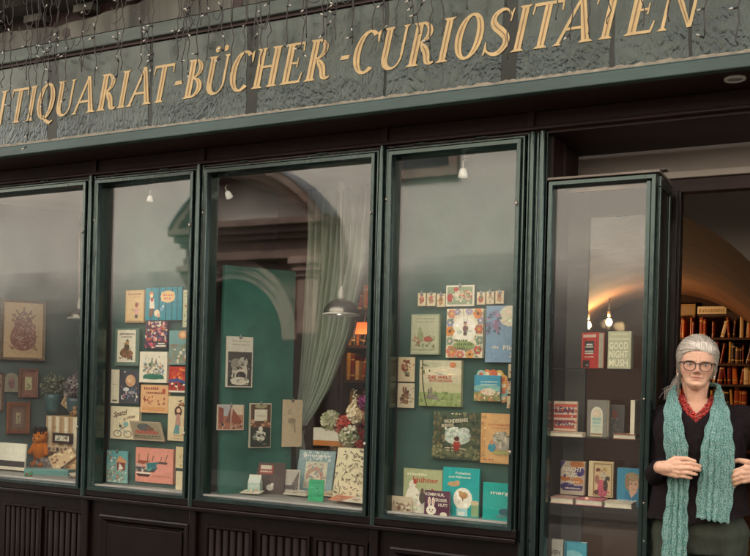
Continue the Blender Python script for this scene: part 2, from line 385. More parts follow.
# wrinkled foil behind the lettering, torn between the joints
def foilmat():
    M = mat('wrinkled_foil', (.011, .017, .0152), .17, .5, 5, 0, 10, .7, metal=.1, col2=(.030, .041, .037))
    nt = M.node_tree; N = nt.nodes; L = nt.links; bs = N['Principled BSDF']; bs.inputs['Specular Tint'].default_value = (.84, .96, .90, 1)
    tc = N.new('ShaderNodeTexCoord'); mp = N.new('ShaderNodeMapping'); mp.inputs['Rotation'].default_value = (0, .6, 0); mp.inputs['Scale'].default_value = (46, 1, 19)
    L.new(tc.outputs['Object'], mp.inputs['Vector'])
    nz = N.new('ShaderNodeTexNoise'); nz.inputs['Scale'].default_value = 3; nz.inputs['Detail'].default_value = 3
    L.new(tc.outputs['Object'], nz.inputs['Vector'])
    ad = N.new('ShaderNodeMix'); ad.data_type = 'VECTOR'; ad.inputs['Factor'].default_value = .9
    sc = N.new('ShaderNodeVectorMath'); sc.operation = 'MULTIPLY_ADD'; sc.inputs[1].default_value = (9, 9, 9)
    L.new(nz.outputs['Color'], sc.inputs[0]); L.new(mp.outputs['Vector'], sc.inputs[2])
    vo = N.new('ShaderNodeTexVoronoi'); vo.feature = 'DISTANCE_TO_EDGE'; vo.inputs['Scale'].default_value = 1.0
    L.new(sc.outputs['Vector'], vo.inputs['Vector'])
    n3 = N.new('ShaderNodeTexNoise'); n3.inputs['Scale'].default_value = 1.4; n3.inputs['Detail'].default_value = 6; L.new(sc.outputs['Vector'], n3.inputs['Vector'])
    mm = N.new('ShaderNodeMath'); mm.operation = 'MULTIPLY'; mm.inputs[1].default_value = 1.0
    mn = N.new('ShaderNodeMath'); mn.operation = 'MINIMUM'; mn.inputs[1].default_value = .25; L.new(vo.outputs['Distance'], mn.inputs[0])
    am = N.new('ShaderNodeMath'); am.operation = 'ADD'; L.new(mn.outputs[0], am.inputs[0]); L.new(n3.outputs['Fac'], am.inputs[1])
    b = N.new('ShaderNodeBump'); b.inputs['Strength'].default_value = .9; b.inputs['Distance'].default_value = .009
    sz = N.new('ShaderNodeSeparateXYZ'); L.new(tc.outputs['Object'], sz.inputs[0])
    zn = N.new('ShaderNodeMath'); zn.operation = 'MULTIPLY_ADD'; zn.inputs[1].default_value = .30; L.new(nz.outputs['Fac'], zn.inputs[0]); L.new(sz.outputs['Z'], zn.inputs[2])
    zm = N.new('ShaderNodeMapRange'); zm.interpolation_type = 'SMOOTHSTEP'; zm.inputs['From Min'].default_value = 3.16; zm.inputs['From Max'].default_value = 2.98; zm.inputs['To Min'].default_value = .10; zm.inputs['To Max'].default_value = 1; L.new(zn.outputs[0], zm.inputs['Value'])
    hm = N.new('ShaderNodeMath'); hm.operation = 'MULTIPLY'; L.new(am.outputs[0], hm.inputs[0]); L.new(zm.outputs['Result'], hm.inputs[1])
    L.new(hm.outputs[0], b.inputs['Height']); L.new(b.outputs['Normal'], bs.inputs['Normal'])
    return M
FOIL = foilmat()
def wob(x, s, a): return a * (math.sin(x * 7.1 + s) * .5 + math.sin(x * 17.3 + 2 * s) * .3 + math.sin(x * 41 + 3 * s) * .2)
joints = [(-160, -3), (-1, 49), (58, 150), (152, 247), (257, 384), (386, 502), (516, 610), (613, 688), (691, 830)]
frt = MB()
for q, (pa, pb) in enumerate(joints):
    xa, xb = at(pa, 110, YS).x, at(pb, 60, YS).x
    b = MB(); n = 46; top = []; bot = []
    for k in range(n + 1):
        x = xa + (xb - xa) * k / n
        e = (1 - abs(2 * k / n - 1)) ** .35
        hgt = [.30, .26, .24, .28, .22, .28, .31, .36, .34][q]
        top.append((x + wob(k * .3, q, .004) * (k in (0, n)), 3.163))
        bot.append((x, 2.742))
    pts = bot + top[::-1]
    vs = []; fs = []
    for k in range(n + 1):
        for r in range(7):
            t = r / 6
            xx = bot[k][0] + (wob(t * 9, q, .006) if k in (0, n) else 0)
            vs.append((xx, YS - .0012 - .0004 * (r % 2), bot[k][1] + (top[k][1] - bot[k][1]) * t))
    for k in range(n):
        for r in range(6): fs.append((k * 7 + r, (k + 1) * 7 + r, (k + 1) * 7 + r + 1, k * 7 + r + 1))
    b.add(vs, fs); sg(b, 'foil', FOIL)
b = MB(); n = 400; pts = [(SX0, 2.7355)] + [(SX1, 2.7355)]
pts += [(SX1 + (SX0 - SX1) * k / n, 2.7395 + .004 + .006 * abs(wob(k * .37, 1, 1)) + .007 * random.Random(k).random() ** 2) for k in range(n + 1)]
b.prism(pts, YS - .0045, YS - .002); sg(b, 'cream_edge', CREAM)
# serif letters built stroke by stroke (cap height 1)
CAP, SH = .182, .215
class Glyph:
    def __init__(s): s.p = []; s.g = []
    def poly(s, pts): s.p.append(pts)
    def groove(s, pts): s.g.append(pts)
    def serif(s, xa, xb, y, up=True):
        h = .05
        s.poly([(xa - .075, y), (xb + .075, y), (xb + .012, y + (h if up else -h)), (xa - .012, y + (h if up else -h))])
    def stem(s, x0, w=.185, x1=None, serb=True, sert=True, thick=True):
        x1 = x0 if x1 is None else x1
        s.poly([(x0, .01), (x0 + w, .01), (x1 + w, .99), (x1, .99)])
        if thick: s.groove([(x0 + w * .42, .06), (x0 + w * .56, .06), (x1 + w * .56, .94), (x1 + w * .42, .94)])
        if serb: s.serif(x0, x0 + w, 0)
        if sert: s.serif(x1, x1 + w, 1, False)
    def bar(s, x0, x1, y, h=.06): s.poly([(x0, y), (x1, y), (x1, y + h), (x0, y + h)])
    def ring(s, cx, cy, rx, ry, tx, ty, a0=0, a1=360, groove=True):
        n = max(8, int(abs(a1 - a0) / 9)); A = [math.radians(a0 + (a1 - a0) * k / n) for k in range(n + 1)]
        o = [(cx + rx * math.cos(a), cy + ry * math.sin(a)) for a in A]; i = [(cx + (rx - tx) * math.cos(a), cy + (ry - ty) * math.sin(a)) for a in A]
        for k in range(n): s.poly([o[k], o[k + 1], i[k + 1], i[k]])
        if groove:
            go = [(cx + (rx - tx * .42) * math.cos(a), cy + (ry - ty * .42) * math.sin(a)) for a in A]; gi = [(cx + (rx - tx * .58) * math.cos(a), cy + (ry - ty * .58) * math.sin(a)) for a in A]
            for k in range(n):
                if abs(math.cos((A[k] + A[k + 1]) / 2)) > .62: s.groove([go[k], go[k + 1], gi[k + 1], gi[k]])
    def stroke(s, pts, ws, groove=False):
        P = [Vector((p[0], p[1])) for p in pts]; n = len(P); L = []; R = []; gl = []; gr = []
        for k in range(n):
            d = (P[min(k + 1, n - 1)] - P[max(0, k - 1)]).normalized(); q = Vector((-d.y, d.x))
            L.append(P[k] + q * ws[k] / 2); R.append(P[k] - q * ws[k] / 2); gl.append(P[k] + q * ws[k] * .07); gr.append(P[k] - q * ws[k] * .07)
        for k in range(n - 1):
            s.poly([tuple(R[k]), tuple(R[k + 1]), tuple(L[k + 1]), tuple(L[k])])
            if groove and ws[k] > .11: s.groove([tuple(gr[k]), tuple(gr[k + 1]), tuple(gl[k + 1]), tuple(gl[k])])
def cat(P, n=6):
    out = []
    for i in range(len(P) - 1):
        p0, p1, p2, p3 = [Vector(P[max(0, min(len(P) - 1, j))]) for j in (i - 1, i, i + 1, i + 2)]
        for k in range(n):
            t = k / n; out.append(.5 * ((2 * p1) + (p2 - p0) * t + (2 * p0 - 5 * p1 + 4 * p2 - p3) * t * t + (-p0 + 3 * p1 - 3 * p2 + p3) * t ** 3))
    out.append(Vector(P[-1])); return out
def glyph(ch):                                      # returns glyph and its foot width at the baseline
    g = Glyph()
    if ch in 'AÄ':
        g.stroke([(.06, .01), (.43, 1.0)], [.075, .075]); g.poly([(.62, .01), (.80, .01), (.49, 1.02), (.36, 1.02)])
        g.groove([(.69, .06), (.72, .06), (.455, .92), (.43, .92)])
        g.bar(.18, .64, .30); g.serif(.03, .09, 0); g.serif(.62, .80, 0); w = .83
        if ch == 'Ä': g.ring(.28, 1.16, .075, .075, .0749, .0749, groove=False); g.ring(.56, 1.16, .075, .075, .0749, .0749, groove=False)
    elif ch == 'N':
        g.stem(.03, .07, thick=False); g.poly([(.03, 1), (.17, 1), (.66, 0), (.58, 0)]); g.groove([(.10, .93), (.13, .93), (.58, .1), (.565, .1)]); g.stem(.60, .07, serb=False, thick=False); w = .68
    elif ch == 'T':
        g.stem(.22, .165, sert=False); g.bar(-.04, .66, .93, .07); g.poly([(-.04, .95), (.0, .95), (-.02, .76), (-.05, .76)]); g.poly([(.62, .95), (.66, .95), (.67, .76), (.64, .76)]); w = .61
    elif ch == 'I': g.stem(.05, .165); w = .265
    elif ch in 'OQ':
        g.ring(.34, .5, .35, .52, .18, .065); w = .68
        if ch == 'Q': g.stroke([(.30, .10), (.45, -.06), (.62, -.14), (.74, -.08)], [.05, .09, .10, .03])
    elif ch in 'UÜ':
        g.poly([(.05, .3), (.215, .3), (.215, .99), (.05, .99)]); g.serif(.05, .215, 1, False); g.groove([(.12, .3), (.145, .3), (.145, .94), (.12, .94)])
        g.poly([(.55, .3), (.615, .3), (.615, .99), (.55, .99)]); g.serif(.56, .61, 1, False)
        A = [math.radians(180 + 180 * k / 16) for k in range(17)]
        o = [(.33 + .28 * math.cos(a), .3 + .31 * math.sin(a)) for a in A]; i = [(.3875 + .1725 * math.cos(a), .3 + .25 * math.sin(a)) for a in A]
        for k in range(16): g.poly([o[k], o[k + 1], i[k + 1], i[k]])
        w = .60
        if ch == 'Ü':
            for cx in (.22, .48): g.ring(cx, 1.17, .078, .078, .0779, .0779, groove=False)
    elif ch == 'R':
        g.stem(.05); g.ring(.215, .75, .31, .245, .15, .045, -90, 90); g.stroke(cat([(.27, .50), (.44, .30), (.52, .08), (.62, .02), (.70, .05)], 5), [.05, .09, .13, .155, .165, .165, .165, .165, .16, .155, .15, .13, .11, .09, .08, .07, .06, .05, .05, .04, .03][:21], True); w = .68
    elif ch == 'B':
        g.stem(.05); g.ring(.215, .755, .28, .24, .14, .04, -90, 90); g.ring(.215, .265, .34, .265, .16, .045, -90, 90); w = .55
    elif ch == 'C':
        g.ring(.37, .5, .37, .52, .185, .065, 52, 310); g.poly([(.58, .92), (.66, .99), (.66, .70), (.63, .70)]); w = .60
    elif ch == 'H':
        g.stem(.05); g.stem(.50); g.bar(.21, .51, .49); w = .72
    elif ch == 'E':
        g.stem(.05); g.bar(.2, .55, .0, .06); g.bar(.2, .42, .475, .05); g.bar(.2, .52, .94, .06)
        g.poly([(.51, .0), (.56, .0), (.60, .24), (.57, .24)]); g.poly([(.49, 1), (.53, 1), (.54, .77), (.51, .77)]); g.poly([(.39, .62), (.42, .62), (.42, .39), (.39, .39)]); w = .60
    elif ch == 'S':
        P = cat([(.56, .80), (.46, .95), (.31, .985), (.16, .90), (.13, .75), (.22, .62), (.38, .50), (.52, .36), (.54, .20), (.43, .05), (.27, .015), (.10, .10), (.05, .22)], 4)
        n = len(P); ws = [.045 + .125 * max(0, math.sin(PI * min(1, max(0, (k / (n - 1) - .12) / .76)))) ** .8 for k in range(n)]
        g.stroke([tuple(p) for p in P], ws, True); g.poly([(.54, .70), (.57, .70), (.60, 1.0), (.55, .93)]); g.poly([(.02, .0), (.07, .06), (.06, .30), (.03, .30)]); w = .56
    elif ch == '-':
        g.poly([(.0, .40), (.22, .40), (.24, .50), (.02, .50)]); w = .24
    return g, w
def ext(ch):
    g, w = glyph(ch); xs = [p[0] for poly in g.p for p in poly]; return min(xs), max(xs)
KERN = {('A', 'T'): -.17, ('Ä', 'T'): -.17, ('T', 'Ä'): -.17, ('T', 'I'): -.05, ('I', 'A'): -.05, ('R', 'I'): -.03, ('U', 'A'): -.06, ('Q', 'U'): -.08, ('I', 'T'): -.05, ('T', 'E'): -.05, ('I', 'Q'): .0, ('N', 'T'): -.02, ('A', 'R'): -.03}
def base_y(px): return 125 - .1435 * (px - 3)
def put_word(word, xa, xb):
    pos = []; x = 0.
    for k, ch in enumerate(word):
        e0, e1 = ext(ch)
        if k: x += .085 + KERN.get((word[k - 1], ch), 0)
        pos.append(x - e0); x += e1 - e0
    kx = (xb - xa) / x
    for ch, ox in zip(word, pos):
        g, w = glyph(ch)
        def T(p): return (xa + (ox + p[0]) * kx + p[1] * CAP * SH, 2.860 + p[1] * CAP)
        b = MB()
        for q, poly in enumerate(g.p): b.prism([T(p) for p in poly], YS - .0042 - .00010 * (q % 9), YS - .0022)
        o = sg(b, 'letter', GOLD)
        if g.g:
            isl = []
            for poly in g.g:
                ks = {(round(p[0], 4), round(p[1], 4)) for p in poly}; hit = [s_ for s_ in isl if s_[0] & ks]
                new = (ks.union(*[s_[0] for s_ in hit]), [poly] + [q_ for s_ in hit for q_ in s_[1]]); isl = [s_ for s_ in isl if s_ not in hit] + [new]
            for ks, polys in isl:
                c = MB()
                for q, poly in enumerate(polys): c.prism([T(p) for p in poly], YS - .0056 - .00005 * (q % 3), YS - .0053)
                sg(c, 'groove', GROOVE, o)
def bx(px): return at(px, base_y(px), YS).x
put_word('TIQUARIAT', bx(8), bx(169)); put_word('AN', bx(-60), bx(4)); put_word('-', bx(172), bx(180)); put_word('BÜCHER', bx(182.5), bx(329)); put_word('-', bx(337), bx(346)); put_word('CURIOSITÄTEN', bx(350), bx(695))

# cornice over the sign
corn = tag(empty('wooden_cornice', (-2.6, -.3, 3.25)), 'weathered pale green cornice boards with dark gaps above the sign', 'cornice')
def cn(mb, name, m, bevel=0.):
    o = mb.build(name, m, corn, bevel=bevel); o.matrix_parent_inverse = Matrix.Translation((2.6, .3, -3.25)); return o
b = MB(); n = 90
xs = [SX0 + (SX1 - SX0) * k / n for k in range(n + 1)]
pts = [(SX0, 3.262), (SX1, 3.262)] + [(x, 3.345 + wob(x * 2, 3, .018) + (.03 if math.sin(x * 5.3) > .2 else 0)) for x in xs[::-1]]
b.prism(pts, YS, YS + .02); cn(b, 'fascia_board', BOARDM)
b = MB(); b.box(SX0, SX1, YS + .09, YS + .11, 3.246, 3.62); cn(b, 'backing', BROWN)
for k in range(17):
    x = -5.2 + k * .36; b = MB(); b.box(x, x + .13, YS + .02, YS + .09, 3.405, 3.445); cn(b, 'bracket', BOARDM, .004)
b = MB(); b.loft([[(x, y, z) for y, z in ((YS + .1, 3.455), (YS - .06, 3.462), (YS - .16, 3.50), (YS - .20, 3.56), (YS - .20, 3.62), (YS + .1, 3.62))] for x in (SX0, SX1)], None, False, True); cn(b, 'crown_moulding', BOARDM)
for px, py in ((66, 33), (238, 3)):
    p = at(px, py, YS); b = MB(); b.prism([(p.x + .028 * math.cos(a * PI / 8), p.z + .028 * math.sin(a * PI / 8)) for a in range(16)], YS - .003, YS + .001); cn(b, 'bolt_hole', BROWN)

# fairy lights: garlands with hanging drops
drops = [(-6, 140), (3, 88), (11, 120), (27, 80), (30, 140), (37, 84), (43, 118), (50, 98), (56, 74), (66, 92), (82, 72), (95, 86), (117, 78), (121, 70), (141, 84), (147, 66), (152, 62), (177, 60), (183, 82), (188, 70),
         (197, 66), (207, 60), (222, 52), (231, 72), (245, 62), (255, 46), (261, 64), (268, 56), (286, 44), (302, 50), (306, 38), (322, 44), (326, 58), (335, 40), (352, 44), (372, 30), (382, 42), (395, 36), (412, 24), (418, 34), (430, 50), (441, 36), (466, 10), (505, 6),
         (508, 60), (555, 20), (570, 40), (588, 34), (606, 24), (642, 26), (668, 22), (704, 36), (738, 44)]
frm = rnd
YG = -.415
gl = [drops[:13], drops[13:26], drops[26:37], drops[37:]]
for gi, dl in enumerate(gl):
    th = tag(empty('icicle_light_garland', (at(dl[0][0], 60, YG).x, YG, 3.55)), ['dense white icicle lights hanging over the first letters, leftmost garland', 'white icicle lights hanging over the middle word of the sign, second garland', 'white icicle lights between second and third word of the sign', 'sparse white icicle lights over the long last word of the sign'][gi], 'fairy lights', 'icicle light garlands above the sign')
    ox = Matrix.Translation(-th.location)
    w = MB(); hang = []; nb = 0; bulbs = []
    for px, pye in dl:
        z1 = at(px, pye, YG).z; x = at(px, 60, YG).x
        hang.append((x, YG, 3.52)); pts = []; z = 3.52; xx = x; yy = YG
        while z > z1:
            pts.append((xx, yy, z)); z -= frm.uniform(.025, .045); xx = x + frm.gauss(0, .0055); yy = YG + frm.gauss(0, .006)
            if frm.random() < .46 and z < 3.47:
                bulbs.append((xx, yy, z, frm.uniform(-1, 1)))
        pts.append((x, YG, z1))
        w.tube(pts, .0025, 5)
        if frm.random() < .4: w.tube([(p[0] + frm.gauss(.007, .004), p[1] + .006, p[2]) for p in pts[:max(2, len(pts) * 2 // 3)]], .002, 5)
    for k in range(len(hang) - 1):
        a, c = hang[k], hang[k + 1]; sag = min(.10, .05 + abs(c[0] - a[0]) * .25) * frm.uniform(.3, 1.5)
        w.tube([(a[0] + (c[0] - a[0]) * t / 8, YG - .01, 3.52 - sag * (1 - (2 * t / 8 - 1) ** 2)) for t in range(9)], .0025, 5)
    for k in range(len(hang) * 2):
        a = frm.choice(hang); z0 = frm.uniform(3.1, 3.45); dx = frm.uniform(-.09, .09); dz = frm.uniform(-.03, .04); sg_ = frm.uniform(.02, .07)
        w.tube([(a[0] + dx * t / 6 + frm.gauss(0, .002), YG - .004, z0 + dz * t / 6 - sg_ * (1 - (2 * t / 6 - 1) ** 2)) for t in range(7)], .0019, 5)
    o = w.build('cable', WIRE, th); o.matrix_parent_inverse = ox
    frm.shuffle(bulbs); bulbs = bulbs[:48]
    for (bx, by, bz, s) in bulbs:
        d = Vector((s * .8, -.3, frm.uniform(-.7, .5))).normalized(); p = Vector((bx, by, bz))
        k = MB(); k.tube([p, p + d * .018], .0042, 6); so = k.build('led_socket', SOCKET, th); so.matrix_parent_inverse = ox
        k = MB(); k.tube([p + d * .0182, p + d * .032], [.0037, .0028], 6); k.build('led_tip', LED, so)

# ================================================================== printed things
def bb(pl, tl, br):
    """rectangle on a plane pl=(point, normal) given two picture corners -> bottom-centre, width, height"""
    a, c = at_pl(*tl, *pl), at_pl(*br, *pl)
    mid = (a + c) / 2; w = math.hypot(c.x - a.x, c.y - a.y)
    return Vector((mid.x, mid.y, c.z)), w, a.z - c.z
def PY(y): return (Vector((0, y, 0)), Vector((0, -1, 0)))
def art_mesh(art, w, h, y0=-.0006, seed=1):
    """cover picture: flat printed shapes, each a hair above the last"""
    b = MB(); k = 0; R = random.Random(seed)
    def P(u, v): return (-w / 2 + u * w, v * h)
    def put(pts, col):
        pts = [(min(w / 2, max(-w / 2, q[0])), min(h, max(0, q[1]))) for q in pts]
        nonlocal k
        k += 1; y = y0 - .00002 * k
        b.add([(p[0], y, p[1]) for p in pts], [tuple(range(len(pts)))], col)
    def ell(cx, cy, rx, ry, col, n=14):
        c = P(cx, cy); put([(c[0] + rx * w * math.cos(2 * PI * i / n), c[1] + ry * h * math.sin(2 * PI * i / n)) for i in range(n)], col)
    def rot(cx, cy, L, W, a, col):
        c = P(cx, cy); ca, sa = math.cos(a), math.sin(a); L *= w; W *= w
        put([(c[0] + ca * x - sa * z, c[1] + sa * x + ca * z) for x, z in ((-L, 0), (-L * .3, -W), (L, -W * .2), (L * .6, W), (-L * .3, W))], col)
    for s in art:
        t = s[0]
        def jit(c, a):
            f = 1 + R.uniform(-a, a); return tuple(min(1, max(0, v * f * (1 + R.uniform(-a, a) * .4))) for v in c)
        if t == 'r':
            c = hx(s[5]); put([P(s[1], s[2]), P(s[3], s[2]), P(s[3], s[4]), P(s[1], s[4])], c)
            A = (s[3] - s[1]) * (s[4] - s[2])
            for i in range(int(46 * A)):
                q = R.uniform(.015, .05); cx, cy = R.uniform(s[1] + q, max(s[1] + q, s[3] - q)), R.uniform(s[2] + q, max(s[2] + q, s[4] - q)); ell(cx, cy, q * R.uniform(.5, 1), q * R.uniform(.3, .8), jit(c, .13), 7)
        elif t == 'e':
            c = hx(s[5]); ell(s[1], s[2], s[3], s[4], c)
            if s[3] > .035:
                for i in range(9):
                    a = R.uniform(0, 2 * PI); q = math.sqrt(R.random()) * .72; ell(s[1] + s[3] * q * math.cos(a), s[2] + s[4] * q * math.sin(a), s[3] * R.uniform(.08, .24), s[4] * R.uniform(.06, .2), jit(c, .38), 7)
        elif t == 'p': put([P(*q) for q in s[1]], hx(s[2]))
        elif t == 'l':
            pts = [Vector(P(*q)) for q in s[1]]; W = s[2] * w / 2
            for i in range(len(pts) - 1):
                d = (pts[i + 1] - pts[i]); 
                if d.length < 1e-6: continue
                d.normalize(); q = Vector((-d.y, d.x)) * W
                put([pts[i] - q, pts[i + 1] - q, pts[i + 1] + q, pts[i] + q], hx(s[3]))
        elif t == 's':                               # scattered dabs
            _, x0, z0, x1, z1, n, sz, cols = s
            for i in range(n):
                cx, cy = R.uniform(x0, x1), R.uniform(z0, z1); c = hx(R.choice(cols)); q = R.random()
                if q < .45: ell(cx, cy, sz * R.uniform(.4, 1), sz * R.uniform(.4, 1) * w / h, c, 8)
                else: rot(cx, cy, sz * R.uniform(.6, 1.5), sz * R.uniform(.25, .6), R.uniform(0, PI), c)
        elif t == 'q':                               # unreadable small line of print
            _, x0, x1, z, hh, col = s; x = x0
            while x < x1:
                L = R.uniform(.02, .05); put([P(x, z), P(min(x1, x + L), z), P(min(x1, x + L), z + hh * R.uniform(.7, 1)), P(x, z + hh * R.uniform(.7, 1))], hx(col)); x += L + R.uniform(.012, .03)
        elif t == 'f':                               # a flower: petals and heart
            _, cx, cy, r, c1, c2 = s
            for i in range(6): ell(cx + .75 * r * math.cos(i * PI / 3), cy + .75 * r * w / h * math.sin(i * PI / 3), r * .5, r * .5 * w / h, hx(c1), 8)
            ell(cx, cy, r * .4, r * .4 * w / h, hx(c2), 8)
        elif t == 'g':                               # a small clothed figure
            _, cx, cy, hh, skin, top, bot = s; r = hh * h / w
            ell(cx - .05 * r, cy + hh * .12, .07 * r, hh * .16, hx(bot), 8); ell(cx + .07 * r, cy + hh * .12, .07 * r, hh * .16, hx(bot), 8)
            ell(cx, cy + hh * .46, .17 * r, hh * .24, hx(top)); ell(cx + .19 * r, cy + hh * .5, .06 * r, hh * .16, hx(top), 8); ell(cx, cy + hh * .82, .12 * r, hh * .14, hx(skin))
            ell(cx, cy + hh * .92, .12 * r, hh * .07, hx(bot), 8)
        elif t == 't':                               # readable print
            _, cx, cz, hh, col, txt = s[:6]; shear = s[6] if len(s) > 6 else 0; wid = s[7] if len(s) > 7 else None; ang = s[8] if len(s) > 8 else 0
            V, Fc = text_geo(txt, shear, .02); sc = hh * h / .70; k += 1; y = y0 - .00002 * k; c = P(cx, cz)
            xs = [v[0] for v in V]; ww = (max(xs) - min(xs)) or 1; sx = sc if not wid else wid * w / ww; mx = (max(xs) + min(xs)) / 2
            ca, sa = math.cos(ang), math.sin(ang)
            b.add([(c[0] + ca * (v[0] - mx) * sx - sa * v[1] * sc, y, c[1] + sa * (v[0] - mx) * sx + ca * v[1] * sc) for v in V], Fc, hx(col))
    return b
seedc = [10]
def card(name, label, pl, rect, th, cover, art, cat=None, group=None, rz=0., tilt=0., pages=None, off=0., lift=None, hook=False, roll=0.):
    """a book, print or card: front face on plane pl, body behind it. pages: 'r' shows the page block on its right side"""
    loc, w, h = bb(pl, rect[:2], rect[2:])
    if lift is not None: loc.z = lift
    b = MB(); c = hx(cover); bw = w
    if pages is None or th < .006: b.box(-w / 2, w / 2, 0, th, 0, h, c)
    else:
        t = min(.0025, th / 5); b.box(-w / 2, w / 2, 0, t, 0, h, c); b.box(-w / 2, w / 2, th - t, th, 0, h, c); b.box(-w / 2, -w / 2 + t, t, th - t, 0, h, c)
    o = b.build(name, ART, None, loc, (tilt, roll, rz)); tag(o, label, cat or name.replace('_', ' '), group)
    if not (pages is None or th < .006):
        g = MB(); t = min(.0025, th / 5); g.box(-w / 2 + t, w / 2 - .003, t, th - t, .003, h - .003); g.build('page_block', PAGE, o)
    seedc[0] += 1
    if art: art_mesh(art, w, h, seed=seedc[0]).build('cover_picture', ART, o, fix=False)
    if hook:
        g = MB(); g.tube([(0, -.004, h - .012), (0, -.006, h + .004), (0, .004, h + .012)], .0028, 6); g.box(-.007, .007, -.004, th + .002, h - .012, h + .002); g.build('hanging_clip', STEEL, o)
    return o
BK = dict(cat='book')

# ---- second window: books pinned to the green board
g2 = 'books and prints on the green board of the second window'
p2 = PY(YB2 - .022)
def w2(label, rect, cover, art, th=.020, name='picture_book', **k): return card(name, label, p2, rect, th, cover, art, k.pop('cat', 'book'), g2, **k)
w2('tan book with a small figure, upper left on the green board', (126, 290.5, 143.5, 322.5), '#cfa873', [('r', .05, .07, .95, .95, '#d9b681'), ('q', .14, .9, .86, .045, '#8a5a33'), ('q', .2, .8, .78, .02, '#a87d4d'), ('q', .1, .95, .02, .03, '#7b6a48'), ('g', .6, .14, .45, '#c98f68', '#d9a08f', '#4a3a3c'), ('e', .62, .55, .09, .07, '#8f2f22'), ('l', [(.35, .42), (.55, .36)], .03, '#8b7454')])
w2('wide blue picture book with a child and cream speech oval, topmost on the board', (146, 288, 181.5, 320), '#1e7f92', [('r', 0, 0, 1, 1, '#1c8799'), ('r', .36, 0, .40, 1, '#17616f'), ('r', .55, 0, .58, 1, '#17616f'), ('r', .72, 0, .75, 1, '#17616f'), ('r', .86, 0, .89, 1, '#17616f'), ('r', .15, 0, .18, 1, '#17616f'), ('e', .62, .72, .2, .19, '#e6c28e'), ('r', .44, .58, .80, .86, '#e6c28e'), ('q', .5, .76, .74, .05, '#d2633c'), ('q', .52, .72, .64, .05, '#d2633c'), ('e', .17, .80, .06, .09, '#c8894e'), ('e', .17, .75, .045, .07, '#efcfa5'), ('p', [(.12, .35), (.27, .35), (.24, .66), (.13, .66)], '#e8ddc8'), ('r', .15, .58, .22, .68, '#b63c2f'), ('p', [(.1, .12), (.2, .1), (.25, .36), (.13, .36)], '#6d4d37'), ('e', .33, .22, .08, .11, '#e9d6b2'), ('e', .38, .14, .05, .06, '#d9b58d'), ('e', .46, .34, .05, .06, '#6fa6bf'), ('e', .5, .42, .03, .05, '#b6d0d2')], th=.022)
w2('pale green print cut off by the right frame, beside the wide blue book', (183.5, 290, 199, 327), '#bcc09c', [('q', .1, .9, .9, .03, '#6c7d63'), ('q', .1, .9, .82, .02, '#6c7d63'), ('s', .1, .25, .7, .6, 18, .07, ['#b9694a', '#7d9a6d', '#8a6a4a', '#a3a77d']), ('l', [(.1, .15), (.5, .2), (.9, .12)], .03, '#5a4a39')], th=.012)
w2('white drawing of a rider in a grey green mount', (115.5, 328.5, 138.5, 366), '#5d7466', [('r', .1, .1, .86, .96, '#e2d9c1'), ('q', .2, .8, .83, .05, '#4a3b30'), ('q', .28, .7, .76, .03, '#6a4a36'), ('e', .42, .34, .2, .12, '#7c5438'), ('e', .62, .3, .16, .12, '#8b6242'), ('e', .5, .5, .11, .10, '#5b4a34'), ('e', .52, .62, .08, .06, '#b48a58'), ('p', [(.46, .66), (.6, .66), (.54, .72)], '#47372a'), ('s', .2, .18, .76, .36, 18, .05, ['#8e6a4b', '#6e4c34', '#4b3829', '#e2d9c1']), ('s', .35, .38, .65, .6, 8, .04, ['#9a7c3f', '#4e4a32'])], th=.012, name='mounted_print', cat='print')
w2('dark book crowded with pink and red figures under the wide blue book', (145.5, 321, 167, 348.5), '#4a3542', [('s', .03, .25, .97, .97, 70, .08, ['#b8475a', '#d58a86', '#7b4f8b', '#e4bfa8', '#c26e3a', '#4b5d8d', '#8f3040', '#d9c8b0']), ('r', .5, .06, .95, .12, '#ded6c4'), ('r', .6, .15, .9, .2, '#ded6c4'), ('s', .05, .03, .45, .2, 10, .07, ['#c9506a', '#e7b6a4'])])
w2('grey teal book with pale animals beside the right frame', (169.5, 330.5, 196, 365), '#7d8f86', [('r', 0, .6, 1, 1, '#6f9a98'), ('e', .5, .87, .17, .13, '#c48a5d'), ('e', .5, .88, .1, .09, '#e0b483'), ('q', .65, .98, .85, .05, '#d8dcc8'), ('s', .05, .08, .95, .58, 46, .08, ['#ccc9b5', '#a49c8a', '#8f8b6d', '#74805f', '#dcd4c0', '#9a7f6a'])])
w2('white square book with a drawn town on a green hill', (140, 351.5, 166.5, 383), '#e2dac4', [('e', .52, .2, .38, .10, '#2f6f5a'), ('r', .14, .12, .9, .2, '#2f6f5a'), ('s', .14, .3, .88, .62, 46, .06, ['#a8977a', '#c2a27a', '#8b8f7d', '#7d94a3', '#b9745a', '#cfc0a0', '#56664f']), ('p', [(.4, .6), (.46, .85), (.5, .6)], '#7f8a78'), ('p', [(.56, .6), (.61, .8), (.66, .58)], '#8e7f68'), ('s', .15, .7, .9, .86, 7, .03, ['#b5a892', '#87917e'])])
w2('dark book of planets with a pale spine strip', (111.5, 369.5, 138.5, 404), '#41444a', [('r', 0, 0, .30, 1, '#d8ceb4'), ('r', .06, .05, .24, .1, '#6b6252'), ('q', .06, .24, .55, .02, '#8a806c'), ('r', .3, 0, .33, 1, '#2c2c30'), ('e', .7, .68, .18, .18, '#c99a74'), ('e', .66, .72, .1, .1, '#dbb48d'), ('e', .55, .42, .11, .06, '#d5d2cc'), ('e', .75, .33, .12, .05, '#8f9aa3'), ('s', .38, .1, .95, .5, 22, .05, ['#c7c6c6', '#7b6a8c', '#9c6a6a', '#5d7d8e', '#dfd8c8']), ('e', .5, .94, .03, .02, '#dfdccf')])
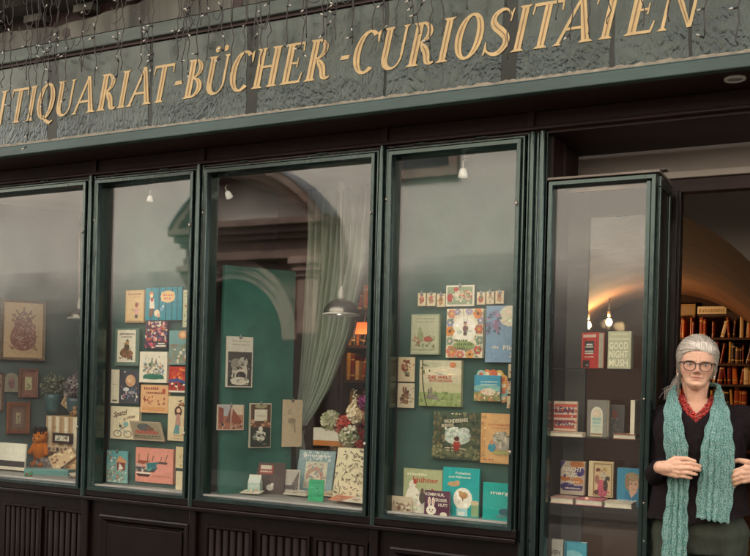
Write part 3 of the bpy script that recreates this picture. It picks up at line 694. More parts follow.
w2('orange book with lines of red script in the middle of the board', (141, 384.5, 167.5, 413.5), '#d9a878', [('q', .12, .66, .83, .09, '#8a3a2a'), ('q', .22, .88, .68, .08, '#8a3a2a'), ('s', .1, .3, .9, .58, 26, .045, ['#9b4a30', '#b5653f', '#87563b', '#c9805a']), ('e', .85, .78, .06, .1, '#b24a34'), ('q', .12, .9, .12, .06, '#c07845'), ('r', .08, .08, .92, .2, '#cf9560')])
w2('red book with flames and a blue river beside the right frame', (169.5, 366.5, 196, 393), '#a8322a', [('r', 0, .45, 1, 1, '#b83626'), ('s', .05, .55, .95, .95, 22, .09, ['#dd6b2d', '#e08a3c', '#8f2222', '#c64428']), ('p', [(0, .48), (.3, .56), (.6, .44), (1, .5), (1, .36), (.6, .30), (.3, .42), (0, .36)], '#3f4f86'), ('s', .05, .12, .95, .36, 20, .07, ['#7d2a2a', '#d9b08e', '#3a2b3a', '#b93a2c', '#e4cfae']), ('r', 0, 0, .96, .07, '#dcd3c0')])
w2('cream book with a drawn bicycle and slanted script title', (111, 406, 138.5, 440), '#ddd0ae', [('t', .36, .72, .15, '#5a3a2c', 'Spatzl', .35, .5, .2), ('t', .66, .62, .10, '#6d4a38', 'in Wien', .35, .42, .25), ('e', .26, .16, .15, .115, '#8d7a62'), ('e', .26, .16, .115, .085, '#ddd0ae'), ('e', .62, .16, .15, .115, '#8d7a62'), ('e', .62, .16, .115, .085, '#ddd0ae'), ('l', [(.26, .16), (.4, .34), (.62, .16)], .02, '#6e8d8f'), ('l', [(.4, .34), (.55, .38)], .02, '#7d5f47'), ('e', .55, .46, .09, .08, '#7fa9a4'), ('e', .36, .40, .05, .05, '#4b4239'), ('l', [(.3, .5), (.38, .42)], .02, '#8a8a7a'), ('s', .7, .3, .95, .5, 8, .03, ['#b0937a', '#c97d65'])])
w2('tall cream book with long-haired figure near the right frame', (168.5, 396, 196, 442), '#d6c39c', [('s', .2, .78, .95, .97, 14, .06, ['#a05a3c', '#7d6b45', '#c59a5a', '#6d4330']), ('e', .36, .66, .13, .12, '#4a2d22'), ('e', .37, .68, .07, .055, '#d9b491'), ('p', [(.26, .34), (.46, .34), (.43, .6), (.3, .6)], '#b78a79'), ('p', [(.2, .16), (.42, .16), (.40, .36), (.28, .36)], '#5c8b8c'), ('r', .55, .33, .9, .5, '#cf8f6c'), ('e', .72, .5, .17, .06, '#d9a37f'), ('q', .2, .85, .1, .05, '#bda078'), ('q', .15, .85, .04, .03, '#bda078')])
w2('turquoise print of a house and garden, bottom left corner', (107, 450, 127, 483.5), '#7fb0a8', [('r', 0, .6, 1, 1, '#63a4a4'), ('s', .02, .45, .4, .95, 14, .08, ['#d9d8c8', '#8d7a68', '#5c8f8f', '#b06a52']), ('p', [(.42, .64), (.62, .86), (.95, .7), (.95, .62)], '#cf9468'), ('r', .5, .4, .9, .64, '#7e3527'), ('p', [(.58, .4), (.62, .62), (.82, .46)], '#e8e2d2'), ('s', .05, .03, .95, .42, 44, .06, ['#dcd8c6', '#b0705c', '#6c8f7d', '#e4d9c4', '#8b8568', '#bfa184'])], hook=True, name='pinned_print', cat='print', th=.006)
w2('pink square book with painted boats at the bottom', (136, 447, 172.5, 484.5), '#d98f7c', [('p', [(.02, .24), (.42, .24), (.36, .16), (.08, .16)], '#56261d'), ('r', .02, .24, .42, .28, '#e8ddc8'), ('p', [(.02, .30), (.50, .30), (.60, .44), (.0, .44)], '#484744'), ('e', .36, .42, .08, .09, '#4b9d8e'), ('e', .49, .47, .08, .08, '#2b6c77'), ('p', [(.3, .36), (.62, .56), (.6, .60), (.3, .56)], '#1f6b70'), ('p', [(.62, .56), (.84, .55), (.86, .61), (.6, .62)], '#4a3a35'), ('p', [(.03, .55), (.22, .52), (.4, .62), (.1, .63)], '#93462d'), ('l', [(.08, .58), (.10, .82)], .02, '#7c5c36'), ('l', [(.32, .6), (.34, .84)], .02, '#6d5a3a'), ('l', [(.45, .62), (.48, .78)], .02, '#6d5a3a'), ('l', [(.66, .6), (.70, .76)], .015, '#6d5a3a'), ('l', [(.78, .6), (.86, .84)], .015, '#6d5a3a'), ('s', .02, .3, .3, .5, 16, .04, ['#b0a9a0', '#6c6f78', '#c8b8a5']), ('t', .70, .17, .07, '#bd7a66', 'HANDS', 0, .46), ('q', .8, .93, .29, .03, '#bd7a66')], th=.024)
w2('upper cream leaflet in the bottom right corner of the board', (176, 446.5, 197, 469.5), '#d4c296', [('q', .2, .9, .8, .03, '#b39d6c'), ('s', .15, .3, .8, .7, 14, .05, ['#b59d6e', '#c7ae7e', '#9c8458']), ('q', .2, .85, .12, .06, '#a98f60')], th=.006, name='leaflet', cat='leaflet')
w2('lower cream leaflet in the bottom right corner of the board', (176, 471, 197, 492.5), '#d8c8a2', [('s', .3, .2, .8, .7, 16, .05, ['#b08f6a', '#8d7450', '#c9b285']), ('q', .2, .8, .85, .03, '#b39d6c')], th=.006, name='leaflet', cat='leaflet')
# the book lying open-faced on a little rest: tilted forward so its cover leans towards the street
loc, w, h = bb(PY(.09), (133, 421), (165, 442))
o = card('leaning_book', 'grey brown book with red lettering lying askew on the board', PY(.080), (134.5, 421, 164, 441.5), .012, '#b19a80', [], 'book', g2)
def skew(o, k):
    for v in o.data.vertices: v.co.x -= v.co.z * k
art = art_mesh([('r', .03, .04, .97, .96, '#9a8a70'), ('r', .08, .1, .92, .9, '#8b8067'), ('e', .45, .68, .22, .2, '#4f5550'), ('e', .62, .6, .13, .12, '#6b4a3d'), ('q', .14, .86, .34, .2, '#a63a31'), ('q', .1, .9, .2, .07, '#463d30'), ('q', .1, .9, .1, .05, '#5d5140')], w, h, seed=3).build('cover_picture', ART, o, fix=False)
skew(o, .34); skew(art, .34)

# ---- fourth window
g4 = 'books and prints on the green board of the fourth window'
p4 = PY(YB4 - .024)
def w4(label, rect, cover, art, th=.022, name='picture_book', **k): return card(name, label, k.pop('pl', p4), rect, th, cover, art, k.pop('cat', 'book'), k.pop('group', g4), **k)
mini = [('r', .08, .06, .92, .94, '#d9c8a4')]
for i, (r, c1, c2, lb) in enumerate([((418, 293, 425.6, 306), '#b04a33', '#c77d5c', 'leftmost tiny red card in the row of clipped cards'), ((427, 293, 435.4, 306), '#a0785c', '#c05a40', 'tiny card with a round portrait, second in the clipped row'), ((437, 293.6, 445, 306.8), '#b58a5a', '#8d6a44', 'tiny cream card just left of the framed card'),
                                     ((477, 292, 485, 304.5), '#b3543a', '#7d7a55', 'tiny card just right of the framed card'), ((486.5, 291.4, 494, 304), '#c9b896', '#9b7d58', 'pale tiny card, middle of the right clipped trio'), ((495.5, 290.8, 503.6, 303.6), '#b98a66', '#8e5f45', 'brownish tiny card at the right end of the clipped row')]):
    w4(lb, r, '#cdb992', mini + [('e', .5, .45, .3, .3, c1), ('e', .5, .62, .18, .16, c2), ('s', .15, .12, .85, .88, 10, .12, [c1, c2, '#d8c6a2', '#7d8a64'])], th=.004, name='trade_card', cat='card', hook=True, group='tiny cards clipped in a row at the top of the fourth window')
w4('white-bordered wide card with winter figures in the clipped row', (446.3, 285.5, 474, 306), '#ddd4bd', [('r', .05, .09, .94, .92, '#8d9a78'), ('e', .15, .4, .10, .2, '#b23a2c'), ('e', .42, .52, .12, .25, '#d6cbb2'), ('e', .36, .8, .09, .1, '#b4442f'), ('e', .56, .5, .08, .25, '#c8b896'), ('e', .8, .5, .13, .25, '#cbb391'), ('e', .8, .5, .06, .12, '#94704e'), ('s', .08, .12, .92, .85, 26, .05, ['#a6a98a', '#c5594a', '#6f805c', '#d8cdb5'])], th=.005, name='greeting_card', cat='card', hook=True)
w4('grey green book with mushrooms and small animals, left of the floral book', (411.5, 314.5, 438.5, 354.5), '#a3a788', [('r', .05, .04, .95, .96, '#b3b394'), ('q', .2, .85, .88, .03, '#8a8b6c'), ('q', .15, .85, .8, .025, '#8a8b6c'), ('s', .12, .2, .88, .45, 34, .06, ['#7b7a4e', '#95654c', '#8b8f60', '#a2956c', '#66704a', '#b5836a']), ('e', .35, .48, .1, .12, '#8b9468'), ('e', .33, .6, .06, .08, '#96a074'), ('e', .62, .38, .16, .07, '#a25a46'), ('q', .1, .9, .1, .04, '#85865f')])
w4('floral cover with a swinging figure ringed by orange and pink flowers', (447, 309, 482.3, 358), '#e0d3b4', [('r', .02, .02, .98, .98, '#e2d8bd'), ('e', .5, .58, .33, .27, '#efe8d6')] + [('f', x, y, r, c, d) for x, y, r, c, d in ((.14, .9, .10, '#c9856d', '#d8b45a'), (.1, .72, .09, '#8b8fae', '#d6c3a0'), (.1, .54, .11, '#d88a3f', '#7d4a2a'), (.1, .34, .09, '#94a08e', '#dcc9a6'), (.16, .13, .13, '#d07d5c', '#d6a74e'), (.4, .06, .09, '#c86f62', '#e0c27a'), (.66, .07, .1, '#d99a56', '#83492a'), (.87, .16, .09, '#c05848', '#e3c27d'), (.92, .36, .09, '#7f8f7d', '#c9b28a'), (.9, .58, .1, '#c26850', '#d4a44c'), (.93, .76, .08, '#9a8fb0', '#ddd0b0'), (.86, .9, .11, '#d57f42', '#7b4727'), (.3, .94, .07, '#9b93a8', '#d9c9a8'), (.62, .95, .08, '#a99bb5', '#cfc5a0'))] + [('s', .02, .02, .98, .22, 26, .035, ['#8a9a72', '#b08a9a', '#6f8560']), ('s', .02, .2, .2, .98, 24, .03, ['#8a9a72', '#a0a67f', '#6f8560']), ('s', .8, .2, .98, .98, 24, .03, ['#8a9a72', '#a0a67f', '#6f8560']), ('l', [(.46, 1), (.5, .72)], .012, '#8b8f7d'), ('l', [(.62, .98), (.56, .72)], .012, '#8b8f7d'), ('g', .52, .46, .28, '#c99b7d', '#7d5a58', '#5b4a48'), ('e', .5, .25, .3, .09, '#8b9a60'), ('q', .24, .62, .33, .05, '#55673d'), ('q', .32, .74, .25, .055, '#55673d'), ('q', .26, .6, .17, .05, '#6b5a48')], th=.026, pages='r')
w4('pale blue book with a big moon and lilac bush cut off by the frame', (486.5, 306, 519, 362.5), '#8098aa', [('r', 0, 0, 1, 1, '#7f9bb2'), ('e', .72, .82, .34, .19, '#d9d0b4'), ('l', [(.5, .70), (1.0, .86)], .02, '#b3a98a'), ('s', .0, .48, .42, .9, 46, .07, ['#6d7490', '#857a9c', '#8f6f84', '#5a7478', '#a58aa0', '#4f6672']), ('t', .30, .245, .05, '#dfd8c2', 'die', 0, .2), ('t', .70, .22, .08, '#dfd8c2', 'Flie', 0, .34), ('t', .8, .09, .08, '#dfd8c2', 'Zi', .2, .2), ('s', .05, .05, .95, .45, 8, .02, ['#d5dbd8', '#c9cfd0'])], th=.024)
w4('upper narrow card with a brown bird, left edge of the fourth board', (398.3, 357, 414.3, 381.8), '#d0bd98', [('s', .25, .2, .7, .85, 20, .13, ['#8a4a35', '#5b4a3a', '#7d7a55', '#a8654a']), ('l', [(.3, .85), (.7, .8)], .05, '#6a4433'), ('s', .65, .3, .95, .8, 5, .06, ['#9b8f86', '#b0704e'])], th=.005, name='bird_card', cat='card')
w4('lower narrow card with a brown hare, left edge of the fourth board', (397.8, 383, 413.8, 408), '#cfc0a0', [('s', .2, .2, .65, .65, 18, .14, ['#7c563c', '#5d4030', '#8d6a4a']), ('e', .36, .74, .06, .14, '#7c563c'), ('e', .5, .72, .06, .14, '#6d4b36'), ('s', .65, .2, .95, .9, 9, .07, ['#8f8b92', '#a87d6d', '#7d8a6a'])], th=.005, name='hare_card', cat='card')
w4('pale landscape book with red title and a grey hare in grass', (420, 360, 460.5, 407), '#b9b48c', [('r', 0, .5, 1, 1, '#c4bd9d'), ('r', 0, .62, 1, .8, '#cdbf9c'), ('e', .6, .75, .5, .12, '#d6cbab'), ('e', .3, .9, .25, .06, '#b6b696'), ('r', 0, 0, 1, .3, '#8f9c62'), ('s', 0, .0, 1, .3, 50, .045, ['#7d8f50', '#9aa968', '#6b7d48', '#aab27c', '#87905a']), ('e', .8, .9, .08, .06, '#c87d50'), ('t', .5, .60, .07, '#b5533f', 'DIE WELT', 0, .56), ('t', .52, .53, .05, '#b8604a', 'ENTDECKEN', 0, .54), ('l', [(.07, 1), (.08, .55), (.14, .2), (.2, 0)], .025, '#4d4a36'), ('s', .02, .7, .25, 1, 10, .035, ['#6d7550', '#4d5a3c']), ('e', .32, .2, .15, .05, '#7c7466'), ('e', .3, .3, .03, .12, '#857d6c'), ('e', .24, .29, .02, .1, '#746c5e'), ('e', .42, .17, .07, .03, '#8d8575')], th=.026)
o = w4('small blue and green square book in front of the scalloped index tabs', (474.5, 375, 500, 401.5), '#5a93a4', [('r', 0, .55, 1, 1, '#3f92ac'), ('e', .5, .5, .6, .14, '#7fb0a8'), ('q', .25, .9, .72, .06, '#c6d8cf'), ('q', .25, .85, .62, .05, '#bdd3c8'), ('r', 0, 0, 1, .35, '#8f8a55'), ('s', .0, .02, 1, .38, 40, .06, ['#b5604a', '#d6b077', '#6b7d4a', '#c98a5a', '#98a060', '#d9ccb0']), ('e', .55, .36, .28, .14, '#d9cbb0'), ('s', .3, .25, .8, .45, 14, .05, ['#d2a58c', '#c2c2a5', '#e2d9c4'])], th=.03)
tb = MB(); hw = 25.5 * .0043 / 2
lw = o.dimensions.x / 2; lh = o.dimensions.z
for i, (x, z, c) in enumerate(((-.55, 1.02, '#9fbfb0'), (-.1, 1.04, '#cf7d4d'), (.35, 1.04, '#d0673f'), (.8, 1.03, '#cfa94e'), (1.1, .86, '#d89a50'), (1.17, .62, '#d07f46'), (1.16, .38, '#7fb0ac'), (1.14, .14, '#c08a54'))):
    cx, cz = x * lw, z * lh; r = .022
    tb.prism([(cx + r * math.cos(a * PI / 8), cz + r * math.sin(a * PI / 8)) for a in range(16)], .010 + .001 * i, .0108 + .001 * i, hx(c))
    tb.prism([(cx + r * .5 * math.cos(a * PI / 8), cz + r * .5 * math.sin(a * PI / 8)) for a in range(16)], .0096 + .001 * i, .0099 + .001 * i, hx('#e0cfae' if i % 2 else '#c9684a'))
tb.build('index_tabs', ART, o)
for i, r in enumerate(((508.5, 364, 519, 378), (507.5, 381, 519, 394), (507, 396, 519, 408.5))):
    w4(('topmost' , 'middle', 'lowest')[i] + ' small cream card of three peeking out beside the right frame', r, '#cdbb95', [('s', .1, .1, .9, .9, 10, .12, ['#b5785a', '#8a7a58', '#a8584a'])], th=.005, name='small_card', cat='card')
w4('dark forest book with a red-coated figure by a fence', (433.5, 411, 480, 461), '#3c4a35', [('r', 0, 0, 1, 1, '#45533d'), ('s', 0, 0, 1, 1, 110, .05, ['#33402f', '#56633f', '#6d7250', '#2c3628', '#4f4a36', '#7a7a58']), ('e', .52, .47, .28, .16, '#b9c0b0'), ('e', .42, .55, .16, .12, '#a5b0a0'), ('e', .66, .56, .14, .12, '#bcc4b6'), ('s', .28, .36, .78, .66, 20, .05, ['#cdd2c4', '#a0ad9f', '#dadccd']), ('s', 0, .05, .24, .95, 40, .05, ['#3a4531', '#5d5138', '#4a5538', '#74684a']), ('s', .78, .05, 1, .95, 40, .05, ['#3a4531', '#5d5138', '#4a5538', '#6d6348']), ('r', 0, .05, 1, .25, '#5c6144'), ('s', 0, .03, 1, .28, 60, .04, ['#4a5236', '#757550', '#8a7f58', '#3c452f']), ('l', [(.28, .24), (.48, .25)], .02, '#cabfa0'), ('l', [(.3, .19), (.46, .19)], .02, '#b8ab8c'), ('r', .38, .15, .41, .3, '#4a3c2c'), ('l', [(.58, .24), (.72, .22)], .02, '#b8ab8c'), ('e', .52, .30, .075, .10, '#a03a2c'), ('r', .47, .18, .57, .3, '#8f3226'), ('e', .52, .42, .05, .05, '#c8a080'), ('e', .52, .44, .055, .05, '#4f2a20'), ('r', .49, .12, .51, .19, '#37291f'), ('r', .53, .12, .55, .19, '#37291f'), ('t', .5, .78, .075, '#d9cdb0', 'WUNDERBARE', 0, .5, .1), ('t', .33, .68, .06, '#cfc2a4', 'REISE', 0, .26, .1), ('q', .4, .62, .95, .02, '#d9cdb0')], th=.034, pages='r')
w4('orange tan book with a grey animal and small blue figure, right of the forest book', (481.3, 413, 519, 465), '#cf9f66', [('r', .03, .03, 1, .97, '#d6a76e'), ('r', .03, .05, .12, .95, '#c9955c'), ('s', .02, .05, .14, .95, 20, .03, ['#a98a58', '#d9c08e', '#8d7d54']), ('q', .2, .95, .76, .04, '#c27b52'), ('q', .3, .9, .70, .03, '#c27b52'), ('e', .6, .42, .30, .16, '#a39b88'), ('e', .52, .52, .2, .12, '#b6ae9b'), ('s', .3, .28, .9, .62, 30, .06, ['#8f8674', '#c2b9a4', '#a89a80', '#7d7a5c', '#d8ccb0']), ('e', .3, .32, .10, .09, '#3f8a9a'), ('e', .3, .42, .05, .05, '#b98a64'), ('e', .55, .22, .25, .04, '#a8a468'), ('q', .1, .35, .06, .03, '#a05a44')], th=.034)
g4b = 'books standing on the ledge of the fourth window'
pb4 = PY(.072)
w4('light green book with a white hen and red title, standing on the ledge', (403.8, 469, 441.5, 516), '#a5a97c', [('r', .02, .02, .98, .98, '#acb184'), ('q', .1, .6, .85, .06, '#dfdcc0'), ('t', .58, .70, .12, '#b2563c', 'Hühner', 0, .66), ('e', .26, .3, .2, .3, '#e6e0cc'), ('e', .24, .62, .09, .12, '#e6e0cc'), ('e', .4, .14, .28, .16, '#ded8c2'), ('e', .31, .7, .05, .05, '#b0402f'), ('p', [(.31, .62), (.38, .6), (.31, .58)], '#cf9440'), ('e', .5, .35, .08, .14, '#4c4034'), ('e', .5, .5, .04, .07, '#5d3f33'), ('e', .74, .42, .08, .10, '#9c5136'), ('e', .76, .52, .04, .05, '#a8362c')], pl=pb4, th=.015, group=g4b, lift=ZB + .0005)
w4('turquoise book with a white egg cup figure, tallest on the ledge', (443.3, 468.5, 478.5, 520), '#189c98', [('r', .0, .0, 1, 1, '#16a3a0'), ('t', .56, .87, .05, '#d8e4d4', 'Frühstück', 0, .42), ('t', .46, .79, .045, '#d8e4d4', 'und Hühnerei', 0, .6), ('e', .56, .37, .26, .23, '#e9e2cf'), ('e', .58, .44, .12, .07, '#b98a55'), ('e', .5, .49, .06, .04, '#c2955e'), ('l', [(.56, .4), (.56, .33)], .03, '#8a6038'), ('e', .3, .66, .17, .05, '#c49b6c'), ('e', .4, .7, .07, .04, '#cba578'), ('r', .40, .02, .70, .17, '#a9d2d0'), ('r', .44, .02, .62, .1, '#dfe5dc'), ('r', .8, .02, 1, .32, '#8aa67a'), ('e', .9, .3, .12, .05, '#c5b58a')], pl=PY(.075), th=.018, group=g4b, lift=ZB + .0005)
w4('aubergine children\'s book with a white rabbit, front of the ledge', (424.7, 492, 449, 518.5), '#4f2238', [('r', 0, 0, 1, 1, '#54243c'), ('t', .42, .80, .12, '#e3d8c4', 'KOMM NUR,', 0, .76), ('t', .66, .58, .12, '#e3d8c4', 'GROSSER', 0, .5), ('t', .74, .38, .12, '#e3d8c4', 'HUT!', 0, .36), ('e', .28, .2, .2, .2, '#e6ddca'), ('e', .2, .55, .06, .2, '#e6ddca'), ('e', .36, .55, .06, .2, '#e6ddca'), ('e', .2, .55, .03, .14, '#d4a090'), ('e', .36, .55, .03, .14, '#d4a090'), ('e', .22, .22, .025, .03, '#37262a'), ('e', .34, .22, .025, .03, '#37262a'), ('e', .28, .14, .03, .025, '#b5685c'), ('e', .78, .06, .14, .1, '#d9cdb8')], pl=PY(.040), th=.016, group=g4b, lift=ZB + .0005, pages='r')
w4('teal book with a pale lighthouse cut off by the right frame', (483.3, 484, 519.5, 524.5), '#12a096', [('r', 0, 0, 1, 1, '#14a59a'), ('t', .58, .70, .09, '#e4e4d2', 'margrit', 0, .74), ('r', .68, .02, .95, .45, '#d6d6c2'), ('e', .8, .47, .14, .07, '#c3c8b6'), ('r', .7, .46, .9, .54, '#9fb0a4'), ('e', .62, .24, .18, .10, '#3f6b74'), ('q', .7, .9, .2, .08, '#b0a892'), ('e', .5, .12, .15, .04, '#5d8a84')], pl=PY(.06), th=.018, group=g4b, lift=ZB + .0005)
w4('small sepia postcard in the left corner of the ledge', (391.3, 496.5, 411.5, 514), '#c5b294', [('r', .04, .06, .96, .94, '#b39f84'), ('r', .04, .55, .96, .94, '#c9b99c'), ('s', .1, .1, .9, .6, 20, .1, ['#8b6a50', '#d8cbb0', '#a2846a', '#6d5544'])], pl=PY(.045), th=.004, name='postcard', cat='postcard', group=g4b, lift=ZB + .0005)

# ---- third window: cards clipped to the splayed wall
g3 = 'cards clipped to the splayed green wall of the third window'
def w3(label, rect, cover, art, th=.012, off=.03, **k):
    return card(k.pop('name', 'clipped_card'), label, (P3 + N3 * off, N3), rect, th, cover, art, k.pop('cat', 'card'), g3, rz=RZ3, hook=True, **k)
w3('black and white photo calendar with a pale header, highest on the splayed wall', (227.5, 336, 252, 387.5), '#cfc6b2', [('r', .02, .72, .98, .99, '#cdc5b4'), ('q', .2, .85, .9, .025, '#a39a88'), ('q', .2, .85, .83, .025, '#a39a88'), ('r', .04, .02, .96, .70, '#4a3f3a'), ('e', .5, .3, .3, .24, '#c2b8a6'), ('e', .35, .45, .2, .12, '#8c8276'), ('e', .62, .5, .18, .1, '#b0a696'), ('e', .55, .22, .2, .09, '#3a302c'), ('e', .5, .12, .38, .08, '#d2c8b6'), ('s', .08, .04, .92, .66, 26, .08, ['#2e2725', '#8f867a', '#b8aea0', '#5c524b'])], th=.016, name='wall_calendar', cat='calendar')
w3('pair of small reddish street postcards side by side', (218, 404.5, 243.5, 430), '#c9b8a2', [('r', .02, .03, .49, .97, '#a5654f'), ('r', .51, .03, .98, .97, '#a8735a'), ('r', .04, .55, .47, .97, '#a8a5a5'), ('r', .53, .6, .96, .97, '#cdb9a0'), ('p', [(.04, .25), (.22, .35), (.22, .85), (.04, .9)], '#8a4a3c'), ('p', [(.3, .3), (.47, .28), (.47, .9)], '#7a4d44'), ('p', [(.53, .3), (.56, .85), (.9, .4), (.96, .2)], '#8d4a35'), ('s', .04, .05, .96, .3, 14, .05, ['#5d4038', '#c8a894', '#35292a', '#d6c4b2'])], th=.014, off=.026, name='postcard_pair', cat='postcard')
w3('tall print of a white-dressed dancer on a dark ground', (250.5, 403, 270.5, 447.5), '#bfb59e', [('r', .03, .02, .97, .97, '#5a3a2a'), ('r', .2, .60, .8, .86, '#d6ccb6'), ('q', .28, .72, .7, .03, '#a89c86'), ('e', .5, .93, .3, .05, '#9b8f6a'), ('s', .05, .45, .95, .62, 12, .1, ['#b98a6a', '#8f5a40', '#c2a184']), ('r', .03, .02, .97, .45, '#2d2c26'), ('e', .5, .26, .24, .12, '#cfc9b8'), ('e', .5, .42, .1, .06, '#d6cfbe'), ('s', .2, .05, .8, .4, 22, .09, ['#d3ccba', '#6f6f60', '#a8a493', '#3d3c33'])], th=.016, off=.028)
w3('plain cream sheet with a small faint figure drawing, beside the curtain', (283, 399.5, 301.5, 446.5), '#c8b596', [('e', .36, .74, .09, .05, '#8d7d68'), ('e', .36, .74, .06, .035, '#c8b596'), ('e', .48, .55, .2, .06, '#a08e72'), ('l', [(.3, .58), (.34, .5)], .06, '#94836a'), ('l', [(.6, .52), (.64, .3)], .06, '#8f7d62'), ('l', [(.46, .52), (.5, .42)], .05, '#a08e72')], th=.004, off=.02)
# ledge of the third window
g3l = 'papers and books laid out on the ledge of the third window'
def stand(name, label, Y, rect, cover, art, th=.012, tilt=-.18, rz=0., lift=ZB + .001, cat='book', pages=None):
    return card(name, label, PY(Y), rect, th, cover, art, cat, g3l, rz=rz, tilt=tilt, lift=lift, pages=pages)
stand('brown_booklet', 'dark brown booklet with a red and white label under the dancer print', .25, (255.5, 455.5, 281.5, 489), '#3a2a24', [('r', 0, 0, 1, 1, '#40302a'), ('r', .16, .62, .62, .92, '#8d3a2c'), ('r', .2, .78, .56, .9, '#c9bda8'), ('q', .2, .56, .68, .06, '#d6c9b4'), ('r', .66, .1, .68, .95, '#57463d'), ('e', .55, .2, .12, .1, '#b9b0a2'), ('e', .62, .3, .05, .05, '#cfc6b6')], rz=.25)
stand('photo_postcard', 'black and white street photo postcard leaning beside the blue book', .29, (279.5, 461.5, 297.5, 488), '#b8b0a2', [('r', .05, .04, .95, .95, '#a9a296'), ('p', [(.6, .35), (.95, .3), (.95, .95)], '#5a5149'), ('r', .05, .2, .95, .38, '#4a413c'), ('s', .05, .06, .95, .4, 22, .07, ['#2c2624', '#6f675e', '#8a8176']), ('l', [(.3, .35), (.3, .75)], .03, '#5c544c')], th=.004, rz=.25, cat='postcard')
stand('blue_book', 'large grey blue book with white script and an oval scene, leaning on the ledge', .40, (296.5, 446.5, 330, 493), '#7f9a9c', [('r', .02, .02, .98, .98, '#86a0a2'), ('s', .1, .78, .9, .97, 26, .05, ['#d5d9d0', '#c4ccc6', '#a9b8b6']), ('q', .14, .88, .85, .06, '#dfe2d8'), ('r', .22, .12, .82, .74, '#c9c4ae'), ('e', .5, .42, .24, .2, '#b48f7c'), ('e', .5, .36, .16, .16, '#d3c5ae'), ('s', .26, .16, .78, .7, 26, .06, ['#a8988a', '#d9cfb8', '#8d9a92', '#c2a28d'])], th=.022, tilt=-.24, rz=.1, pages='r')
stand('grey_folder', 'plain dark grey folder between the blue book and the patterned paper', .44, (318, 449, 340, 492), '#4a4846', [('r', .0, .0, 1, 1, '#504d4a')], th=.01, tilt=-.26, rz=.1)
stand('patterned_folder', 'large cream folder printed with scattered dark twigs, right end of the ledge', .20, (333, 448.5, 378, 507), '#d8cca6', [('s', .03, .03, .97, .97, 70, .035, ['#8f8570', '#6f6657', '#a89c80', '#7d6a56', '#b9ad8e'])] + [('l', [(x, y), (x + .05 * math.cos(a), y + .05 * math.sin(a)), (x + .10 * math.cos(a + .3), y + .10 * math.sin(a + .3))], .012, '#6b6152') for x, y, a in [(random.Random(i).uniform(.03, .88), random.Random(i + 99).uniform(.03, .88), random.Random(i + 7).uniform(0, 6.28)) for i in range(46)]] + [('r', .86, .55, 1.0, .8, '#a88a62')], th=.012, tilt=-.2)
stand('green_booklet', 'small bright green booklet standing at the front of the ledge', .13, (308, 478.5, 322.5, 501.5), '#2e9a68', [('r', .06, .05, .94, .95, '#339e6c'), ('q', .15, .85, .82, .06, '#1f7a50'), ('s', .15, .12, .85, .75, 16, .09, ['#2a8c5e', '#4bb084', '#237a52'])], th=.006, tilt=-.12)
LO = [(262, 492, .085, .05, .3, '#c77f5f', 'orange leaflet lying flat at the left of the ledge'), (276, 488, .10, .06, .5, '#c05a40', 'red leaflet lying flat behind the orange one'), (252, 494.5, .08, .035, .2, '#ddd2ba', 'white slip lying flat beside the pastel carton'), (300, 496, .11, .05, -.1, '#d6cbb4', 'pale leaflet lying flat before the blue book'), (337, 497, .13, .07, -.4, '#d9b98c', 'tan folded print lying open on the ledge'), (338, 493, .10, .06, .6, '#9fc0bd', 'pale blue folded print lying open on the ledge'), (348, 503, .12, .06, .1, '#c9785c', 'salmon leaflet lying flat near the right end of the ledge'), (362, 506, .12, .05, -.2, '#ddd3bd', 'white leaflet with dark lines at the right front of the ledge')]
for i, (px, py, w, d, rz, c, lb) in enumerate(LO):
    w *= 1.35; d *= 2.1; p = at_z(px, py, ZB + .002); b = MB(); b.box(-w / 2, w / 2, -d / 2, d / 2, 0, .003, hx(c)); 
    R = random.Random(i); z = .0034
    for k in range(7):
        x = R.uniform(-w * .4, w * .3); y = R.uniform(-d * .4, d * .3); z += .0001
        b.quad((x, y, z), (x + w * .15, y, z), (x + w * .15, y + d * .12, z), (x, y + d * .12, z), hx(R.choice(['#8a6a58', '#d9cfba', '#a8584a', '#6d7a78'])))
    tag(b.build('leaflet', ART, None, (p.x, min(p.y, .6), ZB + .010 + .0025 * i), (.11, 0, rz)), lb, 'leaflet', g3l)
# little house carton
p = at_z(255, 494, ZB + .001); ct = tag(empty('milk_carton', p, (0, 0, .3)), 'small pastel house-shaped carton standing on the left of the ledge', 'carton')
b = MB(); q = .033
b.box(-q, q, -q * .8, q * .8, 0, .060, hx('#a9bfb2')); b.build('carton_body', ART, ct)
b = MB(); b.loft([[(-q, -q * .8, .0605), (q, -q * .8, .0605), (q, q * .8, .0605), (-q, q * .8, .0605)], [(-q * .98, -.002, .092), (q * .98, -.002, .092), (q * .98, .002, .092), (-q * .98, .002, .092)]], hx('#c3c9ba'), False); b.box(-q * .98, q * .98, -.0018, .0018, .092, .102, hx('#d9d3c2')); b.build('gable_top', ART, ct)
art_mesh([('r', .1, .1, .9, .5, '#7fa79c'), ('r', .2, .2, .4, .45, '#d9c7a5'), ('r', .6, .15, .8, .5, '#c59a80'), ('q', .1, .9, .7, .1, '#d6cfbd')], 2 * q, .06, y0=-q * .8 - .0006).build('printed_front', ART, ct, fix=False)

